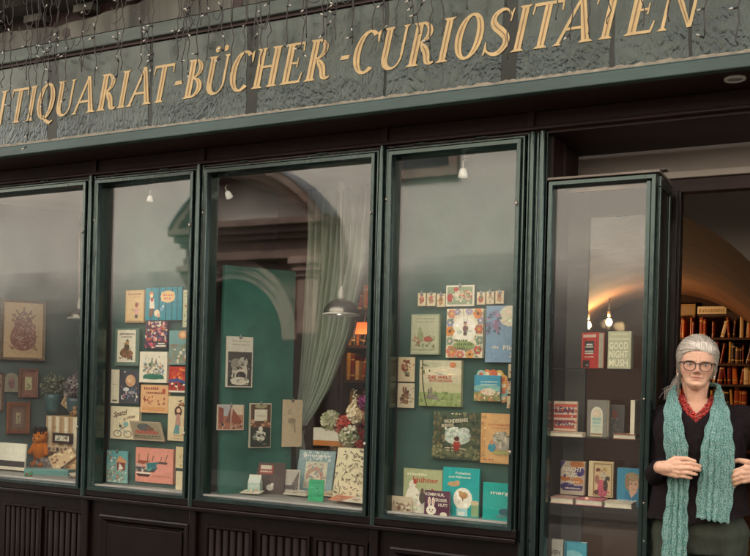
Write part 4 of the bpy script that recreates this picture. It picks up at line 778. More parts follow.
# curtain in the third window
def curtain():
    YC = .66
    rows, cols = 60, 110; vs = []; fs = []
    L = [(150, 308), (200, 307), (260, 306), (330, 304), (380, 302), (415, 301), (428, 301), (440, 300), (470, 298)]
    Rr = [(150, 374), (200, 371), (260, 366), (330, 351), (380, 331), (415, 312), (428, 308), (440, 309), (470, 311)]
    def lerp(T, y):
        for i in range(len(T) - 1):
            if T[i][0] <= y <= T[i + 1][0]:
                t = (y - T[i][0]) / (T[i + 1][0] - T[i][0]); return T[i][1] + (T[i + 1][1] - T[i][1]) * t
        return T[-1][1]
    for r in range(rows + 1):
        y = 150 + 320 * r / rows
        xl, xr = lerp(L, y), lerp(Rr, y)
        for c in range(cols + 1):
            u = c / cols; wd = (xr - xl) / 50
            uu = u + .012 * math.sin(5 * u + y * .01)
            p = at(xl + (xr - xl) * u, y + (10 * u * max(0, 1 - abs(y - 400) / 120)), YC)
            amp = .026 * min(1, .25 + wd)
            p.y += amp * (math.sin(uu * 9 * 2 * PI + .8 * math.sin(y * .012)) + .35 * math.sin(uu * 21 * 2 * PI + y * .02)) * (.55 if abs(y - 428) < 8 else 1)
            p.y -= .05 * math.exp(-((y - 428) / 40) ** 2)
            vs.append(p)
    for r in range(rows):
        for c in range(cols):
            a = r * (cols + 1) + c; fs.append((a, a + 1, a + cols + 2, a + cols + 1))
    b = MB(); b.add(vs, fs, None, True)
    t = tag(empty('curtain', at(305, 470, .62)), 'sage green curtain gathered to the left by a dark tie in the third window', 'curtain')
    inv = Matrix.Translation(-t.location)
    o = b.build('curtain_cloth', CURT, t); o.matrix_parent_inverse = inv
    s = o.modifiers.new('thick', 'SOLIDIFY'); s.thickness = .003
    p = at(305, 428, .57); k = MB(); k.tube([(p.x + .034 * math.cos(a * PI / 10), p.y + .022 * math.sin(a * PI / 10), p.z + .006 * math.sin(a * PI / 10)) for a in range(21)], .008, 8)
    o = k.build('tie_cord', mat('dark_red_cord', (.05, .02, .02), .8), t); o.matrix_parent_inverse = inv
curtain()

# pendant lamps
def pendant(px, pyt, pyb, Y, wpx, label, domelike=True):
    pb_ = at(px, pyb, Y); pt_ = at(px, pyt, Y); t = (Y + 4) / ray(px, pyb).y
    R = wpx * t / F_PX / 2; hh = R * .86
    o = tag(empty('pendant_lamp', pt_), label, 'lamp', 'pendant lamps in the windows'); inv = Matrix.Translation(-pt_)
    def pp(mb, n, m, par=None):
        q = mb.build(n, m, par or o)
        if not par: q.matrix_parent_inverse = inv
        return q
    b = MB(); b.tube([pt_, (pb_.x, pb_.y, pb_.z + hh)], .0045, 8); pp(b, 'cord', WHITE)
    b = MB(); b.lathe([(.0005, .02), (.019, .02), (.021, .0), (.019, -.018), (.010, -.034), (.0005, -.036)], 20, pt_); pp(b, 'ceiling_rose', WHITE)
    b = MB(); prof = [(R * math.cos(a), hh * math.sin(a)) for a in [k * PI / 2 / 10 for k in range(10)]] + [(R * .16, hh * .99)]
    b.lathe(prof + [(r * .965, z * .965) for r, z in prof[::-1]], 36, pb_)
    sh = pp(b, 'lamp_shade', mat('smoked_metal_shade', (.26, .24, .21), .24, .1, 20, metal=.75))
    b = MB(); b.lathe([(R * .985, .003), (R * 1.03, .0), (R * 1.03, -.008), (R * .975, -.006)], 36, pb_); pp(b, 'shade_rim', WHITE, sh)
    b = MB(); b.lathe([(R * .17, 0), (R * .2, .02), (R * .14, .05), (.006, .07)], 16, (pb_.x, pb_.y, pb_.z + hh * .97)); pp(b, 'lamp_cap', WHITE)
    b = MB(); b.ball((pb_.x - R * .12, pb_.y, pb_.z + hh * .22), R * .24, 14, 10); pp(b, 'bulb', emat('pale_bulb', (.95, .88, .72), .6))
    return o
pendant(341, 186, 314, .44, 36, 'dark domed pendant lamp with pale rim behind the third window')
pendant(79, 205, 318, .78, 22, 'pale domed pendant lamp cut off by the frame in the leftmost window')
# small spot lamps in the windows
def spot(px, py, Y, label, s=1., ang=0., pw=1.6):
    p = at(px, py, Y); o = tag(empty('spot_lamp', p, (0, ang, 0)), label, 'lamp', 'small spot lamps at the top of the windows')
    b = MB(); b.tube([(0, 0, .012 * s), (0, 0, .05 * s), (0, .03, .08 * s)], .004 * s, 8); b.build('lamp_arm', WHITE, o)
    b = MB(); b.lathe([(.0005, .018 * s), (.014 * s, .016 * s), (.020 * s, .0), (.024 * s, -.026 * s), (.021 * s, -.026 * s), (.016 * s, .0)], 18); b.build('lamp_head', SPOTM, o)
    return o
spot(150, 198, .075, 'tiny white spot lamp hanging at the top of the second window', .72); spot(463, 172, .075, 'tiny white spot lamp hanging at the top of the fourth window', .92)
spot(228, 194, .09, 'slanted white spot lamp in the top left corner of the third window', .8, -.5, 2.5)

# flowers on the book stack, behind the ledge of the third window
PET = attrmat('flower_petals', .7, .2, 0, var=.15, gain=1.45)
def bloom(b, c, R, cols, n, seed):
    Rr = random.Random(seed)
    for i in range(n):
        t, f = math.acos(1 - 2 * Rr.random()), Rr.random() * 2 * PI
        d = Vector((math.sin(t) * math.cos(f), math.sin(t) * math.sin(f), math.cos(t))); q = Vector(c) + d * R * Rr.uniform(.75, 1.05)
        u = d.orthogonal().normalized(); w_ = d.cross(u); s = R * Rr.uniform(.28, .42); col = hx(Rr.choice(cols))
        for k in range(4):
            a = k * PI / 2 + f; e1 = u * math.cos(a) + w_ * math.sin(a); e2 = u * math.cos(a + 1) + w_ * math.sin(a + 1)
            b.add([q, q + e1 * s + d * s * .2, q + (e1 + e2) * s * .75 + d * s * .05, q + e2 * s + d * s * .2], [(0, 1, 2, 3)], col)
fl = tag(empty('flower_bouquet', at(355, 452, .55)), 'artificial bouquet of white, red and cream blossoms behind the ledge', 'flowers')
finv = Matrix.Translation(-fl.location)
for i, (px, py, rp, cols, n) in enumerate([(331, 421, 9.5, ['#d0cbb0', '#b9b896', '#e0dcc8', '#a3a880'], 90), (344, 425, 10, ['#9c2c28', '#b5443a', '#7a2322', '#c0604e'], 80), (358.5, 413, 11, ['#e6d8b4', '#d8c69c', '#efe4c8'], 100), (351, 437, 11.5, ['#cfc9ae', '#b4b592', '#e2ddca', '#8f9a72'], 110), (368, 430, 10, ['#8f1f24', '#b03434', '#701a1e'], 80), (366, 402, 8.5, ['#8a3a6a', '#a8548a', '#6a2a54'], 60), (362, 446, 9, ['#7a2a22', '#5c2a20', '#9c4634'], 60), (337, 444, 7, ['#c2b494', '#d6c8a8', '#96865f'], 50), (372, 414, 8, ['#c8544a', '#9c2c30'], 50)]):
    Y = .52 + .03 * ((i * 37) % 5) / 4; b = MB(); R_ = rp * (Y + 4) / ray(px, py).y / F_PX
    bloom(b, at(px, py, Y), R_, cols, n, i); o = b.build('blossom', PET, fl, fix=False); o.matrix_parent_inverse = finv
b = MB()
for k in range(16):
    p = at(355 + 1.6 * math.sin(k * 2.4), 411 - k * 1.45, .53); b.ball(p, .011 * (1.1 - k * .05), 8, 5, hx('#d5cdb0' if k % 3 else '#b4b48c'))
o = b.build('flower_spike', PET, fl); o.matrix_parent_inverse = finv
b = MB(); R = random.Random(5)
for k in range(60):
    p = at(R.uniform(328, 374), R.uniform(418, 452), .60); d = Vector((R.uniform(-1, 1), -.3, R.uniform(-.3, 1))).normalized() * .05; e = Vector((d.z, 0, -d.x)) * .25
    b.add([p, p + d * .5 + e, p + d, p + d * .5 - e], [(0, 1, 2, 3)], hx(R.choice(['#3f4a30', '#56603f', '#2c3624'])))
o = b.build('leaves', PET, fl, fix=False); o.matrix_parent_inverse = finv
bx0, w, h = bb(PY(.50), (314.5, 427.5), (346, 447)); b = MB()
b.box(-w / 2, w / 2, 0, .10, h * .30, h, hx('#d9d4c2')); b.box(-w / 2, w / 2, -.001, .10, 0, h * .295, hx('#b8743a'))
tag(b.build('flower_box', ART, None, bx0, (0, 0, .12)), 'white box with an orange base under the white blossoms', 'box')
b = MB(); a = at(305, 449, .47); c = at(384, 455, .47); b.box(a.x, c.x, .47, .68, ZB + .0015, a.z - .004)
tag(b.build('wooden_plinth', BOOKWOOD), 'dark wooden plinth carrying the bouquet behind the ledge', 'plinth')

# ---- first window: toys, plants and pictures
g1 = 'framed pictures on the grey wall of the leftmost window'
def framed(label, rect, fcol, mount, art, fw=.12, off=.03, arch=False, pl=None, rz=RZ1, group=g1):
    pl = pl or (P1 + N1 * off, N1); loc, w, h = bb(pl, rect[:2], rect[2:])
    o = tag(empty('framed_picture', loc, (0, 0, rz)), label, 'picture', group)
    f = fw * w; M = attrmat('carved_frame', .45, .5, .3, 90, .25, 60)
    b = MB()
    if arch:
        n = 14; out = [(-w / 2, 0), (w / 2, 0)] + [(w / 2 * math.cos(PI * k / n), h - w / 2 + w / 2 * math.sin(PI * k / n)) for k in range(n + 1)]
        b.prism(out, 0, .015, hx(fcol)); b.build('frame', M, o)
        s = 1 - 2 * fw; ins = [(x * s, h * .5 + (z - h * .5) * (1 - 2 * f / h)) for x, z in out]
        c = MB(); c.prism(ins, -.0016, -.0006, hx(mount)); q = c.build('mount', ART, o)
        art_mesh(art, w * s, h * .8, y0=-.002).build('picture', ART, o, (0, 0, h * .08), fix=False)
        return o
    b.frame(-w / 2, w / 2, 0, h, [(0, .018), (0, -.002), (f * .3, -.010), (f * .55, -.006), (f * .8, -.006), (f, .004), (f, .012)], hx(fcol)); b.build('frame', M, o)
    c = MB(); c.box(-w / 2 + f * .95, w / 2 - f * .95, .003, .008, f * .95, h - f * .95, hx(mount)); c.build('mount', ART, o)
    art_mesh(art, w - 2 * f, h - 2 * f, y0=.0025).build('picture', ART, o, (0, 0, f), fix=False)
    return o
framed('large cream picture of a reddish carved ornament, highest on the grey wall', (1.5, 298, 45, 361.5), '#7a6350', '#c2a583', [('r', 0, 0, 1, 1, '#c4a884'), ('e', .5, .36, .34, .24, '#8a5a4c'), ('e', .5, .6, .24, .18, '#94685a'), ('e', .5, .74, .14, .1, '#8d6a60'), ('l', [(.5, .75), (.5, .92)], .05, '#8a6a5e'), ('l', [(.42, .74), (.3, .86)], .04, '#8a6a5e'), ('l', [(.58, .74), (.7, .86)], .04, '#8a6a5e'), ('l', [(.36, .7), (.2, .78)], .04, '#8a6a5e'), ('l', [(.64, .7), (.8, .78)], .04, '#8a6a5e'), ('s', .14, .14, .86, .5, 70, .04, ['#8a5a4c', '#9a6a5a', '#a87a68']), ('s', .26, .5, .74, .82, 50, .035, ['#8a5a4c', '#94685a', '#c4a884']), ('s', .2, .16, .8, .72, 90, .035, ['#7a4a40', '#a87a6a', '#9a6456', '#86584c', '#b89684'])], fw=.07)
framed('small arched picture on the grey wall', (5, 372.5, 18, 392), '#a39a80', '#8b857a', [('e', .5, .45, .3, .35, '#7a5a58'), ('e', .5, .72, .16, .16, '#9a7468'), ('s', .2, .1, .8, .7, 10, .1, ['#8c6a62', '#6a5350'])], fw=.12, arch=True)
framed('broad pink-brown frame around a tiny pale picture', (19.5, 368.5, 38, 398), '#8a5f52', '#8d6355', [('r', .22, .22, .76, .78, '#b8b28c'), ('s', .25, .26, .72, .74, 10, .1, ['#8a8a68', '#cfc8a4', '#6a6a50'])], fw=.16)
framed('orange-brown carved frame with a tiny picture, beside the orange toy', (7, 402, 30, 434), '#8a5232', '#6d5548', [('r', .12, .1, .88, .9, '#7a5f52'), ('r', .32, .25, .66, .74, '#a39a7c'), ('s', .35, .28, .62, .7, 8, .1, ['#7a705a', '#c2b894'])], fw=.2)
framed('picture in a brown frame cut off by the left edge', (-14, 372, 3.5, 412), '#6a4a3e', '#8a7766', [('s', .1, .1, .9, .9, 20, .1, ['#8a6a58', '#a38a72', '#5d4a40'])], fw=.12)
# ledge things of window 1
g1l = 'things on the ledge of the leftmost window'
def w1(name, label, Y, rect, cover, art, th=.01, tilt=-.08, rz=0., cat='card', lift=None, pages=None): return card(name, label, PY(Y), rect, th, cover, art, cat, g1l, rz=rz, tilt=tilt, lift=lift, pages=pages)
w1('framed_sheet', 'large white sheet with a black lower band at the left edge', .22, (-32, 440, 24, 471), '#ddd8c6', [('r', .0, .12, 1, .34, '#2b2422'), ('r', .0, .0, 1, .1, '#d2c9b4'), ('r', .02, .36, .98, .98, '#e0dcca'), ('r', .02, .36, .2, .98, '#bfc9c0')], cat='print')
# striped box, gray photo block and toy
def boxw(name, label, Y, rect, d, col, m=ART, rz=0.): 
    loc, w, h = bb(PY(Y), rect[:2], rect[2:]); b = MB(); b.box(-w / 2, w / 2, 0, d, 0, h, hx(col)); return tag(b.build(name, m, None, loc, (0, 0, rz), bevel=.004), label, name.split('_')[-1], g1l), w, h
o, w, h = boxw('striped_box', 'tall box covered in beige and white striped cloth', .46, (46, 415.5, 84, 470), .16, '#b89a74')
art_mesh([('r', x, 0, x + .09, .99, '#d9cfb4') for x in (.06, .26, .48, .70, .9)] + [('r', x + .12, 0, x + .15, .99, '#a5825c') for x in (.06, .26, .48, .70)], w, h).build('stripes', ART, o, fix=False)
framed('small dark-framed drawing of letters, leaning on the striped box', (53, 432.5, 71, 444), '#3a201c', '#d9d2be', [('s', .15, .2, .85, .75, 16, .06, ['#7d8a7a', '#8d7462', '#5d6a62'])], fw=.10, pl=PY(.44), rz=0, group=g1l)
w1('photo_strip', 'strip of sepia portrait photos in front of the striped box', .42, (47, 445.5, 72, 453), '#c2ab8a', [('r', .02, .05, .98, .95, '#b59e80')] + [('e', .1 + .16 * k, .45, .06, .35, c) for k, c in enumerate(['#4a3a32', '#7a6250', '#3f322c', '#8a715c', '#5a463a', '#6d5545'])], cat='photo')
o, w, h = boxw('grey_photo_box', 'grey box printed with faded photos under the orange toy', .40, (34, 457, 56, 473), .12, '#6d625c')
art_mesh([('s', .05, .05, .95, .95, 24, .1, ['#8a7d74', '#574d48', '#a09388', '#756a62'])], w, h).build('printed_photos', ART, o, fix=False)
def leanpaper(label, pts, Y, col, cols, seed):
    P = [at(*p, Y) for p in pts]; c = sum(P, Vector()) / len(P); b = MB(); b.prism([(p.x - c.x, p.z - c.z) for p in P], 0, .003, hx(col))
    R = random.Random(seed)
    for k in range(16):
        a_, b_ = R.random(), R.random(); q = (P[0] * (1 - a_) + P[1] * a_) * (1 - b_) + (P[3] * (1 - a_) + P[2] * a_) * b_ - c; r = .008
        b.add([(q.x + r * math.cos(i * PI / 3) * 1.4, -.0005 - .00008 * k, q.z + r * math.sin(i * PI / 3)) for i in range(6)], [tuple(range(6))], hx(R.choice(cols)))
    tag(b.build('leaning_print', ART, None, c, (-.1, 0, 0), fix=False), label, 'print', g1l)
leanpaper('crumpled cream print leaning askew before the striped box', [(48, 457), (56, 472), (76, 456), (70, 448)], .36, '#cfb088', ['#a8754e', '#b98a5e', '#e2cfa8', '#8a5f42'], 4)
leanpaper('orange-patterned print behind the white bowl', [(66, 462), (68, 472), (83, 470), (80, 454)], .38, '#c29a6a', ['#a06038', '#d9b98c', '#8a4f30'], 8)
# plush toy
toyp = at(39.5, 465, .42); toy = tag(empty('plush_toy', toyp, (0, 0, .15)), 'orange plush toy with a dark tuft of hair sitting upright on the ledge', 'toy')
toy.scale = (1.14, 1.14, 1.12)
PLUSH = attrmat('plush_fabric', .95, .1, .8, 260, .2, 60)
k = .0060 * 1.0
b = MB(); oc = hx('#d27418')
b.ball((0, 0, .155), (.042, .036, .036), 20, 12, oc); b.ball((0, -.02, .143), (.03, .028, .021), 16, 10, hx('#cf7d30'))
b.loft([[((.030 + .012 * math.sin(PI * t)) * math.cos(a * PI / 8), (.028 + .008 * math.sin(PI * t)) * math.sin(a * PI / 8), .035 + .095 * t) for a in range(16)] for t in [i / 8 for i in range(9)]], oc)
for s in (-1, 1):
    b.capsule((s * .034, 0, .115), (s * .054, -.012, .07), .013, .014, 10, oc); b.capsule((s * .018, 0, .045), (s * .024, -.004, .010), .016, .016, 10, oc); b.capsule((s * .022, -.002, .006), (s * .028, -.030, .004), .012, .013, 10, oc); b.ball((s * .034, 0, .182), .012, 10, 6, oc)
b.build('toy_body', PLUSH, toy)
b = MB()
R = random.Random(3)
for i in range(60): 
    a = R.random() * 2 * PI; r = R.random() * .035; b.tube([(r * math.cos(a), r * math.sin(a) * .8, .178), (r * 1.5 * math.cos(a), r * 1.3 * math.sin(a), .2 + R.random() * .018)], [.005, .0015], 5, hx('#2c1d18'))
b.build('hair_tuft', PLUSH, toy)
b = MB()
for s in (-1, 1): b.ball((s * .015, -.034, .163), .0045, 8, 6, hx('#1a1412'))
b.ball((0, -.048, .148), .006, 8, 6, hx('#5a2a14')); b.build('face_button', ART, toy)
# plant pots
def potplant(px, pyb, pyt, Y, wpx, potc, label, leafcols, n, spread, seed, dry=False):
    p = at(px, pyb, Y); t = (Y + 4) / ray(px, pyb).y; R = wpx * t / F_PX / 2; H = (pyb - pyt) * t / F_PX
    o = tag(empty('potted_plant', p), label, 'plant', g1l); b = MB()
    b.lathe([(.0005, 0), (R * .72, 0), (R * .85, H * .3), (R * .98, H * .8), (R, H), (R * .92, H), (R * .88, H * .85), (.0005, H * .84)], 22, (0, 0, 0), hx(potc)); b.build('pot', attrmat('glazed_pot', .3, .6, .15, 60, .2, 20), o)
    b = MB(); Q = random.Random(seed)
    for k in range(n):
        a = Q.random() * 2 * PI; r = spread * R * math.sqrt(Q.random()); top = Vector((r * math.cos(a), r * math.sin(a) * .8, H + Q.uniform(.2, 2.6) * R * (1 - .35 * r / (spread * R))))
        if k % 5 == 0: b.tube([(top.x * .2, top.y * .2, H * .85), (top.x * .6, top.y * .6, (H + top.z) / 2), top], .0016, 4, hx('#4d4636'))
        d = Vector((Q.gauss(0, 1), Q.gauss(0, 1), Q.gauss(.3, 1))).normalized() * .018 * Q.uniform(.6, 1.4); e = d.orthogonal().normalized() * .007
        b.add([top, top + d * .5 + e, top + d, top + d * .5 - e], [(0, 1, 2, 3)], hx(Q.choice(leafcols)))
    b.build('foliage', PET, o, fix=False)
potplant(53, 414, 394, .56, 17, '#3f6668', 'teal pot with a tall loose grey green plant on the striped box', ['#6a7462', '#55604e', '#7f8672', '#46503f'], 420, 1.5, 1)
potplant(76, 414, 398, .56, 20, '#3d5a62', 'blue pot with a greyish violet dried bouquet on the striped box', ['#8f858a', '#a59a9c', '#6a6062', '#b5aca8', '#574f50'], 520, 1.35, 2)
w1('gold_card', 'small tilted card in an ornate gold border between the plant pots', .54, (60, 398.5, 71, 408), '#b0966a', [('r', .12, .14, .88, .86, '#8a6f55'), ('e', .5, .5, .2, .25, '#cdb894'), ('s', .02, .02, .98, .98, 14, .06, ['#c9b184', '#7d6444'])], th=.006).rotation_euler = (-.1, .5, 0)
tb = tag(empty('teddy_bear', at(75, 415.5, .50)), 'tiny tan teddy bear sitting on the front edge of the striped box', 'toy'); b = MB(); tc_ = hx('#b58a62')
b.ball((0, 0, .018), (.016, .014, .018), 12, 8, tc_); b.ball((0, -.004, .044), .013, 12, 8, hx('#c29a72'))
for s in (-1, 1): b.ball((s * .011, 0, .056), .005, 8, 6, tc_); b.capsule((s * .014, -.004, .026), (s * .024, -.012, .016), .005, .005, 8, tc_); b.capsule((s * .010, -.006, .006), (s * .016, -.024, .004), .006, .006, 8, tc_)
b.build('bear_body', PLUSH, tb)
b = MB()
for s in (-1, 1): b.ball((s * .005, -.016, .047), .002, 6, 4, hx('#1a1412'))
b.ball((0, -.0175, .041), .0026, 6, 4, hx('#2a1a14')); b.build('bear_face', ART, tb)
# teal box lying, bowl, beads, pale house model
o, w, h = boxw('teal_box', 'flat teal gift box lying on the ledge below the toy', .20, (29, 468, 63, 479), .10, '#5f8d88', rz=.35)
p = at(79, 479, .22); bw = tag(empty('white_bowl', p), 'white bowl cut off by the right frame of the leftmost window', 'bowl', g1l); b = MB(); b.lathe([(.0005, 0), (.02, 0), (.045, .018), (.060, .034), (.057, .034), (.042, .020), (.018, .004), (.0005, .004)], 24, (0, 0, 0), hx('#d2c8b0')); b.build('bowl_body', ART, bw)
b = MB(); b.lathe([(.0005, -.002), (.062, -.002), (.064, .010), (.0005, .012)], 20, (0, 0, 0), hx('#4a2d20')); b.build('dark_saucer', ART, bw)
b = MB(); R = random.Random(9)
for i in range(22):
    p = at_z(24 + R.random() * 8, 474 + R.random() * 2.5, ZB + .006); b.ball((p.x, p.y, p.z + R.random() * .012), .006, 8, 5, hx(R.choice(['#3f8a5c', '#2f7a4f', '#a83a34', '#3f8a5c'])))
tag(b.build('bead_string', ART), 'little heap of green and red beads lying by the teal box', 'beads', g1l)
p = at(74, 392, .95); b = MB()
b.prism([(-.10, 0), (.18, 0), (.18, .12), (.02, .17), (-.10, .21)], 0, .12, hx('#c9c2a8')); b.prism([(-.115, .205), (.02, .16), (.18, .112), (.20, .135), (.03, .22), (-.10, .235)], -.01, .13, hx('#5d625a'))
tag(b.build('paper_house', ART, None, p), 'pale paper house model standing behind the plants', 'model', g1l)
b = MB(); n = 40
a, c = at(76.5, 205, 1.02), at(92, 205, 1.02)
b.loft([[(a.x + (c.x - a.x) * k / n, 1.02 + .014 * math.sin(k * 1.1), z) for k in range(n + 1)] for z in (ZB + .002, ZT + .03)], None, True, False, False)
o = b.build('curtain_strip', CURT); s = o.modifiers.new('thick', 'SOLIDIFY'); s.thickness = .003
tag(o, 'pale hanging curtain edge beside the right frame of the leftmost window', 'curtain')

# ================================================================== entrance display cabinet
VX0, VX1, VZ0, VZ1, VD = XP + .008, -.789, .22, 2.392, .27
cab = tag(empty('display_cabinet', (VX0, 0, .12)), 'tall narrow dark green glass-fronted book cabinet standing left of the woman in the entrance', 'display cabinet')
cinv = Matrix.Translation((-VX0, 0, -.12))
def cp(mb, n, m, par=None, bevel=0.):
    o = mb.build(n, m, par or cab, bevel=bevel)
    if not par: o.matrix_parent_inverse = cinv
    return o
CPROF = [(0, .03), (0, .004), (.002, .001), (.005, -.014), (.007, -.018), (.022, -.0175), (.026, -.012), (.028, .010), (.028, .03)]
b = MB(); b.frame(VX0, VX1, VZ0, VZ1, CPROF); cf = cp(b, 'front_frame', WOOD)
b = MB(); b.box(VX0 + .027, VX1 - .027, .018, .022, VZ0 + .027, VZ1 - .027); cp(b, 'glass', GLASS, cf)
b = MB(); b.box(VX1 - .046, VX1 - .0275, -.010, .017, VZ0 + .0285, VZ1 - .0285); cp(b, 'inner_stile', WOOD, cf, .004)
b = MB(); b.box(VX1 - .022, VX1 - .002, .03, VD, VZ0, VZ1 - .004); b.frame(0, 1, 0, 1, [(0, 0), (0, 0)]); cs = cp(b, 'side_panel', WOODD)
b = MB()
for y0, y1, z0, z1 in ((.03, .065, VZ0 + .04, VZ1 - .05), (VD - .035, VD, VZ0 + .04, VZ1 - .05), (.03, VD, VZ1 - .05, VZ1 - .004), (.03, VD, VZ0, VZ0 + .04)): b.box(VX1 - .003, VX1 + .006, y0, y1, z0, z1)
cp(b, 'side_moulding', WOOD, cs, .003)
b = MB(); b.box(VX0, VX0 + .02, .03, VD, VZ0, VZ1 - .004); cp(b, 'left_side', WOODD)
b = MB(); b.box(VX0, VX1, .03, VD, VZ0 - .1, VZ0 + .002); b.box(VX0, VX1, .0, VD, .12, VZ0 - .1); cp(b, 'base', WOODD)
b = MB(); b.box(VX0 - .002, VX1 + .008, -.016, VD + .004, VZ1 + .001, VZ1 + .012); ct_ = cp(b, 'top_board', mat('pale_top_paint', (.22, .19, .165), .5, .2, 8), bevel=.003)  # top board coloured paler than the other cabinet wood
b = MB(); n = 16; b.prism([(0, 0)] * 0 or [(VX1 - .045 + .055 * math.cos(2 * PI * k / n), VZ1 + .0135 + .0 * k) for k in range(0)] or [(VX1 - .09, VZ1 + .0125), (VX1 + .03, VZ1 + .0125), (VX1 + .03, VZ1 + .018), (VX1 - .09, VZ1 + .018)], .0, .06); cp(b, 'hinge_plate', STEEL, ct_, .004)
xb = at(582, 300, VD).x
b = MB(); b.box(VX0 + .02, xb, VD - .012, VD, VZ0, VZ1 - .004); b.box(xb, xb + .03, VD - .02, VD, VZ0, VZ1 - .004); b.box(xb, VX1 - .02, VD - .014, VD, VZ1 - .12, VZ1 - .004); cp(b, 'back_panel', mat('grey_green_back_panel', (.11, .105, .095), .6, .15, 3))
b = MB(); b.box(xb + .03, VX1 - .02, VD - .006, VD - .003, VZ0, VZ1 - .12); cp(b, 'back_glass', CLEAR)
SZ = [1.592, 1.296, 1.008, .655]
for z in SZ:
    b = MB(); b.box(VX0 + .022, VX1 - .024, .034, VD - .03, z - .008, z); cp(b, 'glass_shelf', CLEAR)
b = MB()
for x in (VX1 - .012,):
    for z0, z1 in ((1.38, 1.62), (.98, 1.22)): b.tube([(x, -.030, z0), (x, -.034, (z0 + z1) / 2), (x, -.030, z1)], .005, 8)
    b.box(x - .008, x + .008, -.03, -.012, 1.37, 1.39); b.box(x - .008, x + .008, -.03, -.012, 1.21, 1.23)
gv = 'books displayed in the entrance cabinet'
def vb(label, Y, rect, cover, art, th=.025, lift=None, **k): return card(k.pop('name', 'book'), label, PY(Y), rect, th, cover, art, 'book', gv, lift=lift, **k)
vb('red hardback with dark panels and a thick white page edge, top shelf of the cabinet', .09, (580, 331, 600, 367), '#b03a32', [('r', .0, 0, 1, 1, '#b43a33'), ('r', .1, .86, .86, .94, '#cfae9a'), ('r', .2, .42, .76, .76, '#3c3a38'), ('r', .3, .64, .66, .68, '#d6cfc0'), ('r', .25, .58, .7, .61, '#d6cfc0'), ('r', .22, .46, .72, .49, '#d6cfc0'), ('r', .22, .4, .72, .43, '#d6cfc0'), ('q', .2, .76, .30, .04, '#d4c4ae'), ('r', .1, .02, .5, .22, '#3c3230'), ('r', .3, .08, .44, .1, '#c9bfae'), ('l', [(.08, 0), (.08, 1)], .02, '#d47a6d'), ('l', [(.9, 0), (.9, 1)], .02, '#8a2a26')], th=.04, lift=SZ[0] + .001, rz=-.42, pages='r')
vb('pale grey green book lettered in big white capitals, top shelf of the cabinet', .09, (608, 330.5, 631, 368), '#b6b492', [('r', 0, 0, 1, 1, '#b4b394'), ('q', .14, .86, .90, .05, '#ddd8b8'), ('q', .06, .92, .80, .035, '#dcd6b4'), ('r', .04, .77, .94, .785, '#dcd6b4'), ('t', .47, .53, .18, '#e6e0c4', 'GOOD', 0, .82), ('t', .47, .30, .18, '#e6e0c4', 'NIGHT', 0, .82), ('t', .47, .07, .18, '#e6e0c4', 'MUSH', 0, .82)], th=.03, lift=SZ[0] + .001, rz=-.12)
vb('red and white striped book with dark lettering, second shelf of the cabinet', .10, (551.5, 395.5, 576.5, 431), '#c9b59c', [('r', 0, .06 + .155 * k, 1, .15 + .155 * k, c) for k, c in enumerate(['#a8433a', '#b04a40', '#a43c36', '#ad463c', '#a8423a', '#b8584a'])] + [('t', .52, .66, .17, '#3f3a55', 'LEAN', 0, .7), ('t', .52, .28, .17, '#4a3a55', 'AMARO', 0, .8), ('s', .02, .02, .98, .98, 30, .05, ['#d9c9b0', '#b85a4c', '#cfbba4'])], th=.02, lift=SZ[1] + .001)
vb('grey book with a pale arched doorway on its cover, second shelf of the cabinet', .12, (587, 398, 607, 436), '#77726a', [('r', .02, .02, .98, .98, '#7c776e'), ('r', .2, .08, .8, .62, '#d0cbb4'), ('e', .5, .62, .3, .2, '#d0cbb4'), ('r', .26, .12, .74, .58, '#c3c7b2'), ('e', .5, .64, .22, .13, '#cfbfa4'), ('r', .28, .45, .72, .52, '#8fb0a4'), ('r', .3, .36, .7, .42, '#9ab5a8'), ('r', .28, .27, .72, .31, '#a8bcae'), ('r', .2, .02, .8, .06, '#c9b896'), ('r', .24, .08, .76, .11, '#a89070')], th=.03, lift=SZ[1] + .001, rz=-.15, pages='r')
vb('dark book with a small red portrait half hidden behind the arched one', .17, (609, 399, 624, 432), '#4c4a48', [('r', 0, 0, 1, 1, '#504d4b'), ('e', .4, .72, .18, .14, '#6b3a34'), ('s', .1, .1, .9, .6, 14, .08, ['#6a6864', '#3f3c3b', '#77736c'])], lift=SZ[1] + .001)
vb('blue and orange patterned book with white capitals, left on the third shelf', .15, (561, 462.5, 584, 497.5), '#b8a892', [('r', 0, 0, 1, 1, '#b9ab98'), ('p', [(0, .75), (.2, 1), (0, 1)], '#463a6a'), ('e', .68, .92, .3, .12, '#b8703c'), ('e', .8, .7, .2, .14, '#453a72'), ('e', .2, .48, .22, .08, '#b5703e'), ('e', .7, .42, .26, .10, '#c07c46'), ('e', .3, .24, .3, .12, '#3f3568'), ('p', [(.1, .12), (.9, .14), (.96, .28), (.3, .26)], '#3f3568'), ('p', [(.3, .3), (.62, .32), (.5, .38)], '#b9ab98'), ('t', .5, .70, .13, '#e6decb', 'NACHT', .1, .8), ('t', .42, .53, .13, '#e6decb', 'ZUG', .1, .56), ('q', .25, .8, .36, .06, '#e6decb'), ('q', .2, .85, .17, .05, '#d9cfbb'), ('r', .10, .53, .16, .62, '#e6decb'), ('e', .18, .56, .06, .05, '#5d3558')], th=.022, lift=SZ[2] + .03)
